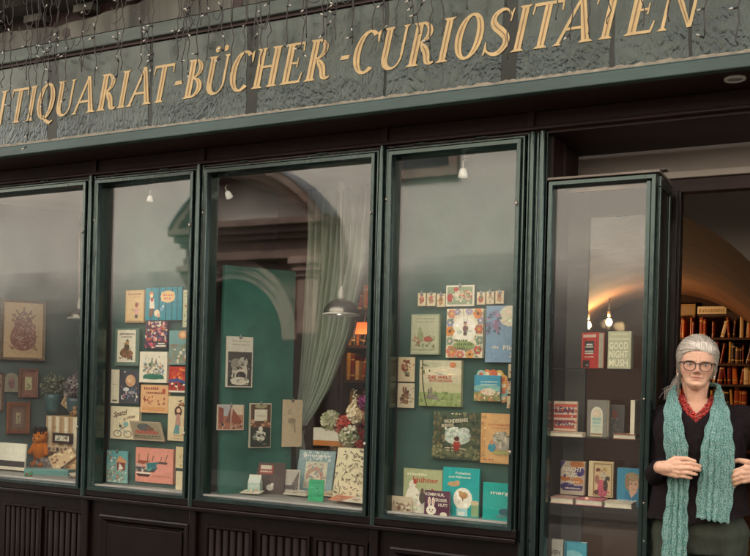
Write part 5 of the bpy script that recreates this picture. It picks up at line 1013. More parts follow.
vb('cream book with a framed pink crowd scene, middle of the third shelf', .16, (589, 463, 612.5, 500), '#c9b28a', [('r', .0, .0, .18, 1, '#d6c6a0'), ('r', .2, .04, .96, .95, '#8d6f45'), ('r', .24, .06, .92, .92, '#cdb68c'), ('e', .58, .2, .22, .2, '#b85a6a'), ('e', .52, .38, .14, .12, '#c2626f'), ('e', .7, .34, .1, .16, '#4b3f3c'), ('e', .36, .5, .1, .12, '#a3705f'), ('e', .4, .76, .1, .06, '#7a4638'), ('e', .66, .78, .1, .06, '#b39a64'), ('e', .62, .62, .1, .1, '#b9c0a8'), ('e', .78, .54, .1, .06, '#4a4440'), ('e', .4, .68, .05, .05, '#d6ad8a'), ('e', .64, .7, .05, .05, '#d6ad8a'), ('e', .34, .14, .1, .06, '#4a3028'), ('s', .3, .1, .88, .8, 16, .05, ['#b85a6a', '#8a5a48', '#d9c49c', '#6a5548'])], th=.022, lift=SZ[2] + .028)
vb('blue book with a short-haired person portrait and white capitals, right on the third shelf', .13, (617.5, 463.5, 640, 503), '#3f84a0', [('r', 0, 0, 1, 1, '#3d86a3'), ('p', [(.25, .14), (1, .14), (1, .42), (.6, .44), (.36, .34)], '#35789a'), ('p', [(.5, .42), (.62, .22), (.9, .42)], '#c29a80'), ('e', .66, .62, .3, .24, '#8d7458'), ('e', .70, .58, .22, .22, '#c79f84'), ('e', .64, .78, .3, .12, '#a08a68'), ('e', .44, .64, .1, .2, '#8d7458'), ('e', .62, .6, .03, .02, '#4a3830'), ('e', .8, .6, .03, .02, '#4a3830'), ('l', [(.66, .46), (.8, .46)], .02, '#9a5a50'), ('t', .45, .12, .055, '#e6e3d6', 'ANGELA M', 0, .82), ('t', .45, .02, .08, '#e6e3d6', 'FREIHEIT', 0, .84)], th=.03, lift=SZ[2] + .001, pages='r')
vb('pale grey book titled in thin dark capitals, lowest shelf of the cabinet', .12, (546.5, 540.5, 562, 584), '#b8b4a8', [('r', 0, 0, 1, 1, '#bdb9ad'), ('t', .5, .64, .11, '#57504a', 'WIEN', 0, .7), ('s', .5, .8, .95, .95, 6, .03, ['#a8a49a'])], th=.02, lift=SZ[3] + .001)
vb('blue sky photo book on the lowest shelf of the cabinet', .12, (564.5, 542, 585.5, 586), '#3f93aa', [('r', 0, .3, 1, .97, '#4a9fb2'), ('e', .4, .6, .5, .2, '#84bfc4'), ('e', .6, .5, .4, .14, '#a3c9c4'), ('r', .02, .0, .12, .97, '#2f6f86'), ('s', .0, .3, .35, .6, 12, .1, ['#2c4a5a', '#35586a']), ('p', [(.6, .3), (1, .3), (1, .55), (.8, .5)], '#b98a6a'), ('t', .5, .1, .1, '#dfdccd', 'WIEN', 0, .6)], th=.02, lift=SZ[3] + .001)
def lying(label, Y, pa, pb, z, th, col, d=.13, rz=0.):
    a, c = at(pa, 500, Y), at(pb, 500, Y); w = c.x - a.x
    b = MB(); t = .003; cc = hx(col); b.box(-w / 2, w / 2, 0, d, 0, t, cc); b.box(-w / 2, w / 2, 0, d, th - t, th, cc); b.box(-w / 2, w / 2, d - t, d, t, th - t, cc)
    o = b.build('lying_book', ART, None, ((a.x + c.x) / 2, Y, z), (0, 0, rz)); tag(o, label, 'book', gv)
    g = MB(); g.box(-w / 2 + .003, w / 2 - .003, .003, d - .004, t, th - t); g.build('page_block', PAGE, o)
lying('flat book with thick cream page edge, left end of the third shelf', .036, 550, 573, SZ[2] + .001, .026, '#b58a7c', .10); lying('flat pink-covered book, middle of the third shelf', .036, 575, 602, SZ[2] + .001, .026, '#b0606a', .10); lying('flat pale book under the blue portrait book on the third shelf', .036, 604, 632, SZ[2] + .001, .025, '#c9b9a2', .085)
lying('flat book under the red striped one on the second shelf', .04, 548, 581, SZ[1] + .001, .020, '#b9a890', .055, .05); lying('flat brown-topped book at the right of the second shelf', .05, 611, 634, SZ[1] + .001, .022, '#8d5a40', .11)
p = at(632.5, 437, .07); b = MB(); b.box(-.009, .009, 0, .14, 0, .165, hx('#ddd2b8')); tag(b.build('book', ART, None, (p.x, .06, SZ[1] + .001), (0, 0, 0)), 'upright book showing only its cream page edge, right end of the second shelf', 'book', gv)
# door handle strip seen right of the cabinet
b = MB(); x = at(650.5, 350, -.03).x; z0, z1 = at(648, 366, 0).z, at(651, 329, 0).z
b.tube([(x, .11, z0), (x, .10, (z0 + z1) / 2), (x, .11, z1)], .006, 8); b.tube([(x, .11, z0 + .01), (x - .03, .11, z0 + .01)], .005, 8); b.tube([(x, .11, z1 - .01), (x - .03, .11, z1 - .01)], .005, 8)
cp(b, 'upper_handle', WHITE, cs)
b = MB(); z0, z1 = at(646, 510, 0).z, at(648, 469, 0).z
b.tube([(x, .11, z0), (x, .10, (z0 + z1) / 2), (x, .11, z1)], .006, 8); b.tube([(x, .11, z0 + .01), (x - .03, .11, z0 + .01)], .005, 8); b.tube([(x, .11, z1 - .01), (x - .03, .11, z1 - .01)], .005, 8)
cp(b, 'lower_handle', WHITE, cs)
for py in (399, 503, 541):
    p = at(644, py, -.012); b = MB(); b.lathe([(.0005, .005), (.004, .004), (.0045, 0), (.004, -.004), (.0005, -.005)], 10, (p.x, -.014, p.z)); cp(b, 'screw_head', BRASS, cf)

# ================================================================== interior
def st(mb, name, m, smooth=False): return tag(mb.build(name, m), kind='structure')
b = MB(); b.box(-9, 1.2, .06, 6.2, .05, .118); st(b, 'interior_floor', mat('worn_floor_boards', (.10, .06, .035), .6, .3, 4, .1, 30, stretch=(1, .1, 1)))
b = MB(); b.box(-9, 1.2, .35, 6.2, 3.02, 3.1); st(b, 'interior_ceiling', MAUVE)
b = MB(); b.box(-9, -8.9, .1, 6.2, .118, 3.02); b.box(.75, .85, .5, 6.2, .118, 3.02); b.box(-9, .8, 5.9, 6.0, .118, 3.02); st(b, 'interior_wall', DARKIN)
b = MB(); b.box(-6.5, -2.75, 2.9, 3.0, .118, 3.02); st(b, 'room_wall', mat('brown_room_wall', (.105, .075, .06), .85, .15, 2))
# wall with an arch, barrel vault behind it
AX, AZ, AR = -1.365, 1.452, 1.08; BX, BZ, BRR = -1.74, 1.39, 1.05; YA, YBK = 1.2, 5.5
n = 40; arc = [(AX + AR * math.cos(PI * k / n), AZ + AR * math.sin(PI * k / n)) for k in range(n + 1)]
b = MB()
def archwall(y):
    o = len(b.v); xs = [p[0] for p in arc]
    for p in arc: b.v.append((p[0], y, p[1]))
    for p in arc: b.v.append((p[0], y, 3.02))
    for k in range(n): b.f.append((o + k, o + k + 1, o + n + 2 + k, o + n + 1 + k)); b.c.append(None); b.sm.append(False)
archwall(YA)
b.box(AX + AR, .75, YA, YA + .02, .118, 3.02); b.box(-2.6, AX - AR, YA, YA + .02, .118, 3.02)
st(b, 'arch_wall', MAUVE)
b = MB()
ra = [(AX + AR * math.cos(PI * k / n), YA + .001, AZ + AR * math.sin(PI * k / n)) for k in range(n + 1)]; rb = [(BX + BRR * math.cos(PI * k / n), YBK, BZ + BRR * math.sin(PI * k / n)) for k in range(n + 1)]
ra = [(AX + AR, YA, .118)] + ra + [(AX - AR, YA, .118)]; rb = [(BX + BRR, YBK, .118)] + rb + [(BX - BRR, YBK, .118)]
m_ = len(ra); rows = 8
b.loft([[tuple(ra[k][j] + (rb[k][j] - ra[k][j]) * r / rows for j in range(3)) for k in range(m_)] for r in range(rows + 1)], None, True, False, False)
st(b, 'vault', VAULT)
b = MB(); b.box(-3.2, .0, YBK + .33, YBK + .38, .118, 3.0); st(b, 'back_wall', mat('dark_red_back_wall', (.05, .022, .014), .85, .2, 2))
def bookcase(X0, X1, Y, zs, seed, label, rowname, ytop, tall=.23):
    bc = tag(empty('bookcase', ((X0 + X1) / 2, Y, .118)), label, 'bookcase'); inv = Matrix.Translation((-(X0 + X1) / 2, -Y, -.118))
    for z in zs:
        b = MB(); b.box(X0, X1, Y, Y + .27, z - .022, z); o = b.build('shelf', BOOKWOOD, bc); o.matrix_parent_inverse = inv
    b = MB(); b.box(X0, X1, Y + .27, Y + .29, .118, ytop); o = b.build('back_board', BOOKWOOD, bc); o.matrix_parent_inverse = inv
    for x in (X0 - .02, (X0 + X1) / 2 if X1 - X0 > 1.8 else X0 - .06, X1): 
        b = MB(); b.box(x, x + .022, Y - .004, Y + .28, .118, ytop); o = b.build('upright', BOOKWOOD, bc); o.matrix_parent_inverse = inv
    R = random.Random(seed)
    cols = [('dark red', '#6a2018'), ('orange', '#b8642a'), ('cream', '#c2a878'), ('brown', '#5a3422'), ('ochre', '#b08a3a'), ('black', '#241a18'), ('rust', '#8a3c20'), ('pale', '#cdbf9f')]
    meshes = {}
    for ri, z in enumerate(zs[:-1] if len(zs) > 5 else zs):
        x = X0 + .01; nm = rowname[min(ri, len(rowname) - 1)]
        while x < X1 - .06:
            cn, ch = R.choice(cols + cols[:2] + cols[6:7] * 2); tq = R.choice((.016, .022, .026, .034, .046)); hq = R.choice((.15, .17, .19, .21, .225)) * tall / .23; key = (cn, tq, hq)
            if key not in meshes:
                b = MB(); c = hx(ch); r = tq / 2; q = 6
                pts = [(-r * math.cos(PI * k / q), -.008 * math.sin(PI * k / q)) for k in range(q + 1)] + [(r, .15), (-r, .15)]
                b.loft([[(p[0], p[1], zz) for p in pts] for zz in (0, hq)], c, False)
                for zz in (.15, .8): b.loft([[(p[0] * 1.01, p[1] - .0006, zz * hq + dz) for p in pts[:q + 1]] for dz in (0, .012)], hx('#b89a58'), False, False, False)
                meshes[key] = b.mesh('spine'); meshes[key].materials.append(ART)
            o = bpy.data.objects.new('spine_book', meshes[key]); COL.objects.link(o)
            lean = R.choice((0, 0, 0, 0, .07, .09, -.1, .16, .22)); o.location = (x + tq / 2 + (.012 if lean else 0), Y + .04 + R.random() * .03, z + .001 + abs(math.sin(lean)) * tq / 2); o.rotation_euler = (0, lean, 0)
            x += tq + .002 + (abs(lean) * .14 if lean else 0)
            if R.random() < .06: x += .05
            lb = f'{cn} book spine in the {nm}'; tag(o, lb, 'book', lb + ' (row of look-alikes)')
    return bc
zr = [2.024, 1.78, 1.588, 1.39, 1.17, .97]
bookcase(-1.92, -.74, YBK, zr, 11, 'dark wooden bookcase full of old books on the rear wall behind the woman', ['top row of the rear bookcase', 'second row of the rear bookcase', 'third row of the rear bookcase', 'fourth row of the rear bookcase', 'fifth row of the rear bookcase'], 2.30, .21)
x0, x1 = at(343, 360, 2.55).x, at(400, 360, 2.55).x
bookcase(x0, x1, 2.55, [2.06, 1.80, 1.53, 1.26], 5, 'warm-lit bookcase glimpsed behind the pendant lamp of the third window', ['top row of the warm-lit bookcase', 'second row of the warm-lit bookcase', 'third row of the warm-lit bookcase', 'lowest row of the warm-lit bookcase'], 2.12)
loc, w, h = bb(PY(YBK + .2), (673, 303, ), (694, 336)); o = tag(empty('leaning_picture', (loc.x, YBK + .03, 2.026), (-.08, 0, 0)), 'pale framed picture leaning on the top shelf left of the books', 'picture'); b = MB(); b.frame(-w / 2, w / 2, 0, .34, [(0, .012), (0, 0), (.02, 0), (.022, .008)], hx('#a88a58')); b.build('frame', ART, o); b = MB(); b.box(-w / 2 + .02, w / 2 - .02, .006, .01, .02, .32, hx('#a89070')); b.build('picture', ART, o)
o.location.y = YBK + .22
p = at(712, 319, YBK + .05); b = MB(); b.box(-.13, .13, 0, .005, 0, .07, hx('#d9cdb0')); o = b.build('shelf_card', ART, None, (p.x, YBK + .02, 2.024 + .225)); tag(o, 'cream card lying on top of the upper row of the rear bookcase', 'card'); art_mesh([('q', .05, .95, .2, .5, '#a8946a')], .26, .07).build('printed_text', ART, o, fix=False)
# bulbs hanging under the vault, seen through the cabinet
for px, py, lb in ((588, 325, 'left glowing warm bulb seen through the cabinet'), (609, 322, 'right glowing warm bulb seen through the cabinet')):
    Y = 4.75; p = at(px, py, Y); o = tag(empty('hanging_bulb', p), lb, 'lamp', 'glowing bulbs under the vault')
    b = MB(); b.ball((0, 0, 0), (.030, .030, .037), 16, 10); b.build('bulb', BULB, o)
    b = MB(); b.tube([(0, 0, .045), (0, 0, .10)], .016, 10); b.build('bulb_socket', BRASS, o)
    zt = 2.34; b = MB(); b.tube([(0, 0, .10), (0, 0, max(.15, zt - p.z))], .004, 6); b.build('cord', WIRE, o)
    L = bpy.data.lights.new('bulb_light', 'POINT'); L.energy = 3.3; L.color = (1, .62, .30); L.shadow_soft_size = .05
    lo = bpy.data.objects.new('bulb_light', L); COL.objects.link(lo); lo.location = (0, -.09, -.02); lo.parent = o
for px, py, lb, mm in ((600, 199, 'pale slim lamp fitting seen through the cabinet glass', WHITE), (622, 207, 'small dark hanging spot seen through the cabinet glass', WIRE)):
    p = at(px, py, .9); o = tag(empty('hanging_spot', p), lb, 'lamp')
    b = MB(); b.tube([(0, 0, 0), (0, 0, 3.02 - p.z)], .004, 6); b.build('cord', mm, o)
    b = MB(); b.lathe([(.0005, .0), (.010, .0), (.014, -.02), (.030, -.055), (.027, -.055), (.0005, -.02)], 16); b.build('lamp_shade', mm, o)
# small lit shelf lamp in the room behind the third window
p = at(364, 329, 2.45); o = tag(empty('shelf_lamp', p), 'small orange glowing lamp on the bookcase behind the third window', 'lamp')
b = MB(); b.loft([[(-.06, -.03, -.04), (.06, -.03, -.04), (.06, .03, -.04), (-.06, .03, -.04)], [(-.05, -.025, .05), (.05, -.025, .05), (.05, .025, .05), (-.05, .025, .05)]], None, False); b.build('lamp_shade', emat('amber_lamp_shade', (.6, .17, .06), .012), o)
L = bpy.data.lights.new('shelf_light', 'POINT'); L.energy = .6; L.color = (1, .5, .22); L.shadow_soft_size = .05
lo = bpy.data.objects.new('shelf_light', L); COL.objects.link(lo); lo.location = (0, -.16, -.05); lo.parent = o
b = MB(); b.tube([(0, 0, .05), (0, .03, .12), (0, .12, .14)], .006, 8); b.build('lamp_arm', BRASS, o)

# ================================================================== street and the house opposite (seen mirrored in the panes)
b = MB(); b.box(-120, 120, -6.4, -1.6, -.06, 0); st(b, 'street', ASPH)
b = MB(); b.box(-120, 120, -1.6, .3, -.06, .10); st(b, 'pavement', PAVE)
b = MB(); b.box(-120, 120, -8.2, -6.4, -.06, .10); st(b, 'far_pavement', mat('dark_cobble', (.022, .02, .018), .9, .3, 6))
b = MB(); b.box(-400, 400, -400, 400, -.5, -.065); st(b, 'ground', ASPH)
SO = -8.0
def vp(px, py): p = at(px, py, -SO); return p.x, p.z
bld = tag(empty('portal_house', (-8.6, SO, 0)), 'pale old house across the street with a dark stone portal, mirrored in the windows', 'building'); binv = Matrix.Translation((8.6, -SO, 0))
def bp(mb, n, m, bevel=0.):
    o = mb.build(n, m, bld, bevel=bevel); o.matrix_parent_inverse = binv; return o
PXc, PHW, SPR = -8.645, .93, 2.12
# rusticated ground floor: dark granite, then courses coloured paler upward to paint the panes' soft reflection fade
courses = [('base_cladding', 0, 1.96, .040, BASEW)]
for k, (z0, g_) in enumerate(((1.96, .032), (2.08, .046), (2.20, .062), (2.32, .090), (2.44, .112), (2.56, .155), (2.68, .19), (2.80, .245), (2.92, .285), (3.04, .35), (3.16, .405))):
    courses.append(('stone_course', z0, z0 + .12, .038 - .0032 * k, mat('graded_fade_stone', (g_, g_ * .94, g_ * .86), .85, .4, 1.3, .2, 20)))
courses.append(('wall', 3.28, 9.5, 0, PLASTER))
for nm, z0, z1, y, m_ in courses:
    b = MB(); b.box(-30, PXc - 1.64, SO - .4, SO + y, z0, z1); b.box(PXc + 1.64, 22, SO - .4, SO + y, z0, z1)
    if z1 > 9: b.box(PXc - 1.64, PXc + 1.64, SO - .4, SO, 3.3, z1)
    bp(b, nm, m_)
# portal: jambs, arch ring, pilasters, entablature, segmental pediment
b = MB()
for s in (-1, 1):
    x0, x1 = sorted((PXc + s * (PHW + .02), PXc + s * 1.62)); b.box(x0, x1, SO - .3, SO + .06, 2.12, 3.29)
bp(b, 'jamb', STONE_D)
b = MB()
for s in (-1, 1):
    x0, x1 = sorted((PXc + s * (PHW + .02), PXc + s * 1.63)); b.box(x0, x1, SO - .3, SO + .055, 0, 2.12)
bp(b, 'granite_jamb', BASEW)  # lower portal stone coloured dark to dim its reflection in the panes
b = MB(); n = 30
for r0, r1, y in ((PHW, PHW + .10, SO + .12), (PHW + .10, PHW + .22, SO + .16), (PHW + .22, PHW + .30, SO + .20)):
    o = [(PXc + r1 * math.cos(PI * k / n), SPR + r1 * math.sin(PI * k / n)) for k in range(n + 1)]; i = [(PXc + r0 * math.cos(PI * k / n), SPR + r0 * math.sin(PI * k / n)) for k in range(n + 1)]
    for k in range(n): b.prism([o[k], o[k + 1], i[k + 1], i[k]], SO - .1, y)
bp(b, 'arch_ring', STONE_M)
b = MB()
for r0, r1, y in ((PHW, PHW + .10, SO + .12), (PHW + .10, PHW + .22, SO + .16), (PHW + .22, PHW + .30, SO + .20)):
    for s in (-1, 1): b.box(PXc + s * r0, PXc + s * r1, SO - .1, y, 0, SPR)
bp(b, 'granite_reveal', BASEW)
b = MB()
tp = [(PXc - 1.64, 3.08), (PXc + 1.64, 3.08), (PXc + 1.64, 2.1)]
o_ = [(PXc + (PHW + .30) * math.cos(PI * k / n), SPR + (PHW + .30) * math.sin(PI * k / n)) for k in range(n + 1)]
for k in range(n):
    b.prism([o_[k], o_[k + 1], (o_[k + 1][0], 3.45), (o_[k][0], 3.45)], SO - .1, SO + .05)
bp(b, 'spandrel', STONE_D)
for s in (-1, 1):
    c = PXc + s * 1.42; b = MB(); b.box(c - .17, c + .17, SO, SO + .24, .35, 2.2); b.box(c - .24, c + .24, SO, SO + .30, 0, .35); bp(b, 'pilaster_shaft', BASEW)
    b = MB(); b.box(c - .17, c + .17, SO, SO + .24, 2.2, 3.02)
    b.box(c - .20, c + .20, SO, SO + .27, 3.02, 3.10); b.box(c - .24, c + .24, SO, SO + .31, 3.10, 3.2); b.box(c - .28, c + .28, SO, SO + .35, 3.2, 3.30); bp(b, 'pilaster', STONE_M, .01)
b = MB()
for z0, z1, e, y in ((3.30, 3.42, 1.62, .28), (3.42, 3.58, 1.60, .24), (3.58, 3.66, 1.66, .32), (3.66, 3.76, 1.72, .40), (3.76, 3.86, 1.78, .48)): b.box(PXc - e, PXc + e, SO, SO + y, z0, z1)
bp(b, 'entablature', STONE_D, .008)
b = MB(); n = 36; rise = .92; half = 1.78; Rr = (half ** 2 + rise ** 2) / (2 * rise); cz = 3.86 + rise - Rr; a0 = math.asin(half / Rr)
for r0, r1, y, in ((-.24, -.12, .34), (-.12, 0, .44)):
    for k in range(n):
        A, B_ = -a0 + 2 * a0 * k / n, -a0 + 2 * a0 * (k + 1) / n
        b.prism([(PXc + (Rr + r) * math.sin(a), cz + (Rr + r) * math.cos(a)) for r, a in ((r0, A), (r0, B_), (r1, B_), (r1, A))], SO, SO + y)
bp(b, 'pediment', STONE_D)
b = MB()
for k in range(n):
    A, B_ = -a0 + 2 * a0 * k / n, -a0 + 2 * a0 * (k + 1) / n
    b.prism([(PXc + (Rr + r) * math.sin(a), cz + (Rr + r) * math.cos(a)) for r, a in ((.002, A), (.002, B_), (.03, B_), (.03, A))], SO, SO + .47)
bp(b, 'lead_flashing', SLATE)
b = MB(); b.box(PXc - .95, PXc + .95, SO - .32, SO - .25, 0, 3.3); bp(b, 'portal_door', mat('dark_portal_door', (.012, .02, .016), .6))
# upper windows of that house
WD = mat('dark_far_pane', (.03, .032, .034), .15, .1, 3)
for k, xc in enumerate((-20, -17.2, vp(424, 160)[0], 1.6)):
    b = MB(); b.frame(xc - .5, xc + .5, 4.36, 6.0, [(0, SO), (0, SO + .06), (.12, SO + .06), (.12, SO - .15)][::1]); w_ = bp(b, 'far_window', STONE_M)
    b = MB(); b.box(xc - .38, xc + .38, SO + .003, SO + .01, 4.48, 5.88); b.build('pane', WD, w_)

# ================================================================== the woman in the entrance
FLZ = .12
wx = at(693, 400, .06).x
wom = tag(empty('person', (wx, .06, FLZ), (0, 0, math.radians(8))), 'grey-haired woman in black with red beads and a long teal scarf standing in the entrance', 'person')
def lx(px): return (px - 693) * .00405
def lz(py): return 1.5 - (py - 392.6) * .00405 - FLZ
HC = Vector((lx(694.5), -.015, lz(389.5)))          # chin point of the head frame
HR = Matrix.Rotation(math.radians(3.2), 4, 'Y') @ Matrix.Rotation(math.radians(3), 4, 'Z')
HS = .94
HT = [(0.0, .018, -.070, -.018), (.010, .029, -.085, .0), (.022, .0385, -.092, .014), (.04, .0495, -.092, .034), (.055, .0572, -.091, .05), (.07, .0635, -.091, .06), (.09, .0685, -.0895, .074), (.105, .0705, -.088, .086), (.12, .0725, -.0885, .094), (.14, .0745, -.0885, .098), (.16, .0715, -.083, .097), (.18, .0635, -.070, .088), (.195, .052, -.054, .074), (.207, .036, -.034, .055), (.214, .019, -.014, .032), (.217, .004, .004, .010)]
def hprof(z):
    for i in range(len(HT) - 1):
        if HT[i][0] <= z <= HT[i + 1][0]:
            t = (z - HT[i][0]) / (HT[i + 1][0] - HT[i][0]); return [HT[i][k] + (HT[i + 1][k] - HT[i][k]) * t for k in (1, 2, 3)]
    return list(HT[-1][1:])
def gs(x, z, cx, cz, sx, sz): return math.exp(-((x - cx) / sx) ** 2 - ((z - cz) / sz) ** 2)
def hpoint(z, a, grow=0., feat=True):
    """a = 0 at the nose, +-pi at the back"""
    hw, yf, yb = hprof(z); cy = yf + .55 * (yb - yf)
    s, c = math.sin(a), math.cos(a)
    e = .86
    x = hw * math.copysign(abs(s) ** e, s); y = cy - (cy - yf) * c if c > 0 else cy - (yb - cy) * c
    if c > 0: y = cy - (cy - yf) * (abs(c) ** .80)
    n = Vector((s, -c, .0)).normalized()
    p = Vector((x, y, z)) + n * grow
    if feat and c > 0:
        d = 0.
        ax = abs(x); zm = z - 1.7 * x * x
        d += .0215 * gs(x, z, 0, .076, .0100, .0100) + .0150 * gs(x, z, 0, .088, .0085, .014) + .0085 * gs(x, z, 0, .104, .0075, .014)   # nose
        d += .0060 * gs(ax, z, .0115, .0725, .0058, .0060)                                 # wings of the nose
        d -= .0095 * gs(ax, z, .031, .105, .0155, .0105)                                   # sockets
        d += .0045 * gs(ax, z, .032, .1195, .022, .007) + .003 * gs(x, z, 0, .121, .02, .009)   # brow
        d += .0045 * gs(ax, z, .041, .080, .016, .014)                                     # cheeks
        d -= .0030 * gs(ax - .25 * (.062 - z), z, .026, .060, .0042, .016)
        d += .0026 * gs(ax, z, .031, .0925, .013, .0035) - .0016 * gs(ax, z, .031, .0875, .014, .003)      # bags under the eyes
        d -= .0022 * gs(ax, z, .025, .036, .004, .008) + .0012 * gs(ax, z, .0065, .122, .002, .006)
        d += .0007 * math.sin(z * 620) * gs(ax, z, 0, .150, .045, .016)
        d -= .0012 * gs(ax, z, .056, .104, .007, .0018) + .0012 * gs(ax, z, .056, .098, .007, .0018)                                     # fold beside the mouth
        d += .0028 * gs(x, zm, 0, .0525, .020, .0036) - .0046 * gs(x, zm, 0, .0485, .026, .0020) + .0036 * gs(x, zm, 0, .0437, .018, .0042)   # lips
        d -= .0030 * gs(x, z, 0, .034, .018, .005) + .0012 * gs(ax, z, .027, .046, .005, .006)
        d += .0060 * gs(x, z, 0, .018, .018, .011) + .0035 * gs(ax, z, .036, .026, .014, .016)  # chin, jowls
        d -= .002 * gs(x, z, 0, .062, .003, .006)
        p += n * d
    return p
HM = Matrix.Translation(HC) @ HR @ Matrix.Scale(HS, 4)
def hw_(p): return HM @ Vector(p)
B = MB()
rings = []; NA = 96
zs = [.217 * (k / 84) for k in range(85)]
for z in zs: rings.append([hw_(hpoint(z, -PI + 2 * PI * k / NA)) for k in range(NA)])
B.loft(rings)
for s in (-1, 1):                                   # ears
    c = hw_((s * .071, .012, .088)); B.loft([[c + (HR.to_3x3() @ Vector((s * (.003 + .006 * q), .012 * math.cos(2 * PI * k / 14) * r + .004 * q, .027 * math.sin(2 * PI * k / 14) * r - .003 * math.cos(2 * PI * k / 14)))) for k in range(14)] for q, r in ((-1.4, .35), (-.4, .75), (.4, 1.0), (1, .95), (1.3, .7), (1.0, .4))])
NK = Vector((lx(697), .012, lz(412)))
B.capsule(NK + Vector((0, .018, -.04)), HC + Vector((.0, .058, .055)), .047, .042, 24)
B.capsule(NK + Vector((0, -.012, -.02)), HC + Vector((0, .012, .02)), .042, .040, 20)
for s in (-1, 1): B.capsule(NK + Vector((s * .012, -.048, -.03)), HC + Vector((s * .046, .035, .045)), .010, .012, 10)
TX = .03
def torso(mb, grow, zs_=None, bust=True):
    R = [(.78, .145, .100, 0), (.86, .150, .104, 0), (.94, .152, .108, -.004), (1.02, .160, .122, -.008), (1.09, .158, .126, -.012), (1.15, .163, .132, -.016), (1.20, .168, .132, -.016), (1.25, .170, .120, -.010), (1.285, .160, .100, .0), (1.31, .128, .078, .010), (1.335, .085, .060, .016), (1.355, .05, .045, .018)]
    n = 40; rr = []
    for z, rx, ry, cy in R:
        rr.append([(TX * min(1, (1.45 - z) / .3) + (lx(697) * (1 - min(1, (1.45 - z) / .3))) + (rx + grow) * math.copysign(abs(math.cos(2 * PI * k / n)) ** .9, math.cos(2 * PI * k / n)), cy + (ry + grow) * math.copysign(abs(math.sin(2 * PI * k / n)) ** .9, math.sin(2 * PI * k / n)), z + (grow if z > 1.3 else 0)) for k in range(n)])
    mb.loft(rr)
torso(B, 0)
SHR, ELR, WRR = Vector((-.108, .01, 1.262)), Vector((-.138, .02, 1.03)), Vector((-.112, -.180, 1.084))
SHL, ELL, WRL = Vector((.188, .0, 1.262)), Vector((.395, .04, 1.10)), Vector((.268, -.100, 1.076))
B.capsule(SHR, ELR, .050, .040); B.capsule(ELR, WRR, .040, .0255); B.capsule(SHL, ELL, .050, .040); B.capsule(ELL, WRL, .040, .0255)
B.capsule((TX - .085, 0, .80), (TX - .09, .0, .42), .082, .055); B.capsule((TX + .085, 0, .80), (TX + .10, .0, .42), .082, .055)
B.capsule((TX - .09, .0, .42), (TX - .09, .02, .08), .054, .036); B.capsule((TX + .10, .0, .42), (TX + .10, .02, .08), .054, .036)
for s in (-.09, .10): B.capsule((TX + s, .03, .04), (TX + s, -.13, .032), .034, .028)
def finger(pts, r0, r1):
    pts = [Vector(p) for p in pts]; n = len(pts) - 1
    for i in range(n):
        B.capsule(pts[i], pts[i + 1], r0 + (r1 - r0) * i / n, r0 + (r1 - r0) * (i + 1) / n, 12)
# right hand: back of the hand to the street, fingers closing on the scarf edge
K = [(-.040, -.212, 1.104), (-.036, -.217, 1.087), (-.040, -.214, 1.071), (-.048, -.208, 1.057)]
for k in K: B.capsule(WRR + Vector((.012, -.004, (k[2] - 1.084) * .5)), k, .0175, .0118, 14)
B.capsule(WRR, (-.078, -.198, 1.084), .026, .0235, 14)
finger([K[0], (-.004, -.219, 1.108), (.022, -.206, 1.102), (.036, -.190, 1.096)], .0092, .0066)
finger([K[1], (.000, -.226, 1.089), (.026, -.212, 1.084), (.034, -.192, 1.080)], .0094, .0067)
finger([K[2], (-.006, -.224, 1.071), (.016, -.213, 1.066), (.023, -.193, 1.064)], .0090, .0064)
finger([K[3], (-.020, -.217, 1.055), (-.002, -.210, 1.051), (.005, -.193, 1.050)], .0080, .0058)
finger([(-.088, -.200, 1.098), (-.056, -.198, 1.121), (-.018, -.188, 1.122), (.014, -.180, 1.113)], .0140, .0085)
# left hand on the hip, knuckles forward
K2 = [(.196, -.152, 1.094), (.190, -.157, 1.077), (.189, -.155, 1.060), (.193, -.149, 1.045)]
for k in K2: B.capsule(WRL + Vector((-.012, -.006, (k[2] - 1.068) * .5)), k, .0175, .0120, 14)
for i, k in enumerate(K2):
    k = Vector(k); finger([k, k + Vector((-.030 + .002 * i, .006, -.012)), k + Vector((-.040, .030, -.022)), k + Vector((-.030, .052, -.028))], .0102 - .0005 * i, .0072)
finger([WRL + Vector((-.02, -.012, .022)), (.205, -.142, 1.118), (.178, -.126, 1.122), (.156, -.116, 1.116)], .0140, .0085)
SKIN = attrmat('skin', .46, .4, .3, 520, .10, 90)
body = B.build('body', SKIN, wom)
r = body.modifiers.new('union', 'REMESH'); r.mode = 'VOXEL'; r.voxel_size = .0026; r.use_smooth_shade = True
s = body.modifiers.new('soft', 'SMOOTH'); s.factor = .5; s.iterations = 2
bake(body)
me = body.data
me.materials.clear(); me.materials.append(SKIN)
for a in list(me.color_attributes): me.color_attributes.remove(a)
ca = me.color_attributes.new('Col', 'FLOAT_COLOR', 'POINT')
nv = len(me.vertices); co = np.empty(nv * 3, 'f'); me.vertices.foreach_get('co', co); co = co.reshape(-1, 3)
base = np.array(hx('#deb093')); colr = np.tile(base, (nv, 1)).astype('f')
Hi = np.array(HM.inverted()); hc = co @ Hi[:3, :3].T + Hi[:3, 3]
x, y, z = hc[:, 0], hc[:, 1], hc[:, 2]; ax = np.abs(x); fr = (y < -.02) & (z > -.02) & (z < .23)
def blend(mask, hexc): 
    global colr
    mk = np.clip(mask, 0, 1)[:, None] * fr[:, None]; colr = colr * (1 - mk) + np.array(hx(hexc)) * mk
G = lambda v, c, s_: np.exp(-((v - c) / s_) ** 2)
blend(.55 * G(ax, .042, .018) * G(z, .078, .016), '#c4806c'); blend(.5 * G(x, 0, .014) * G(z, .076, .012), '#c07a66')
zm = z - 1.7 * x * x
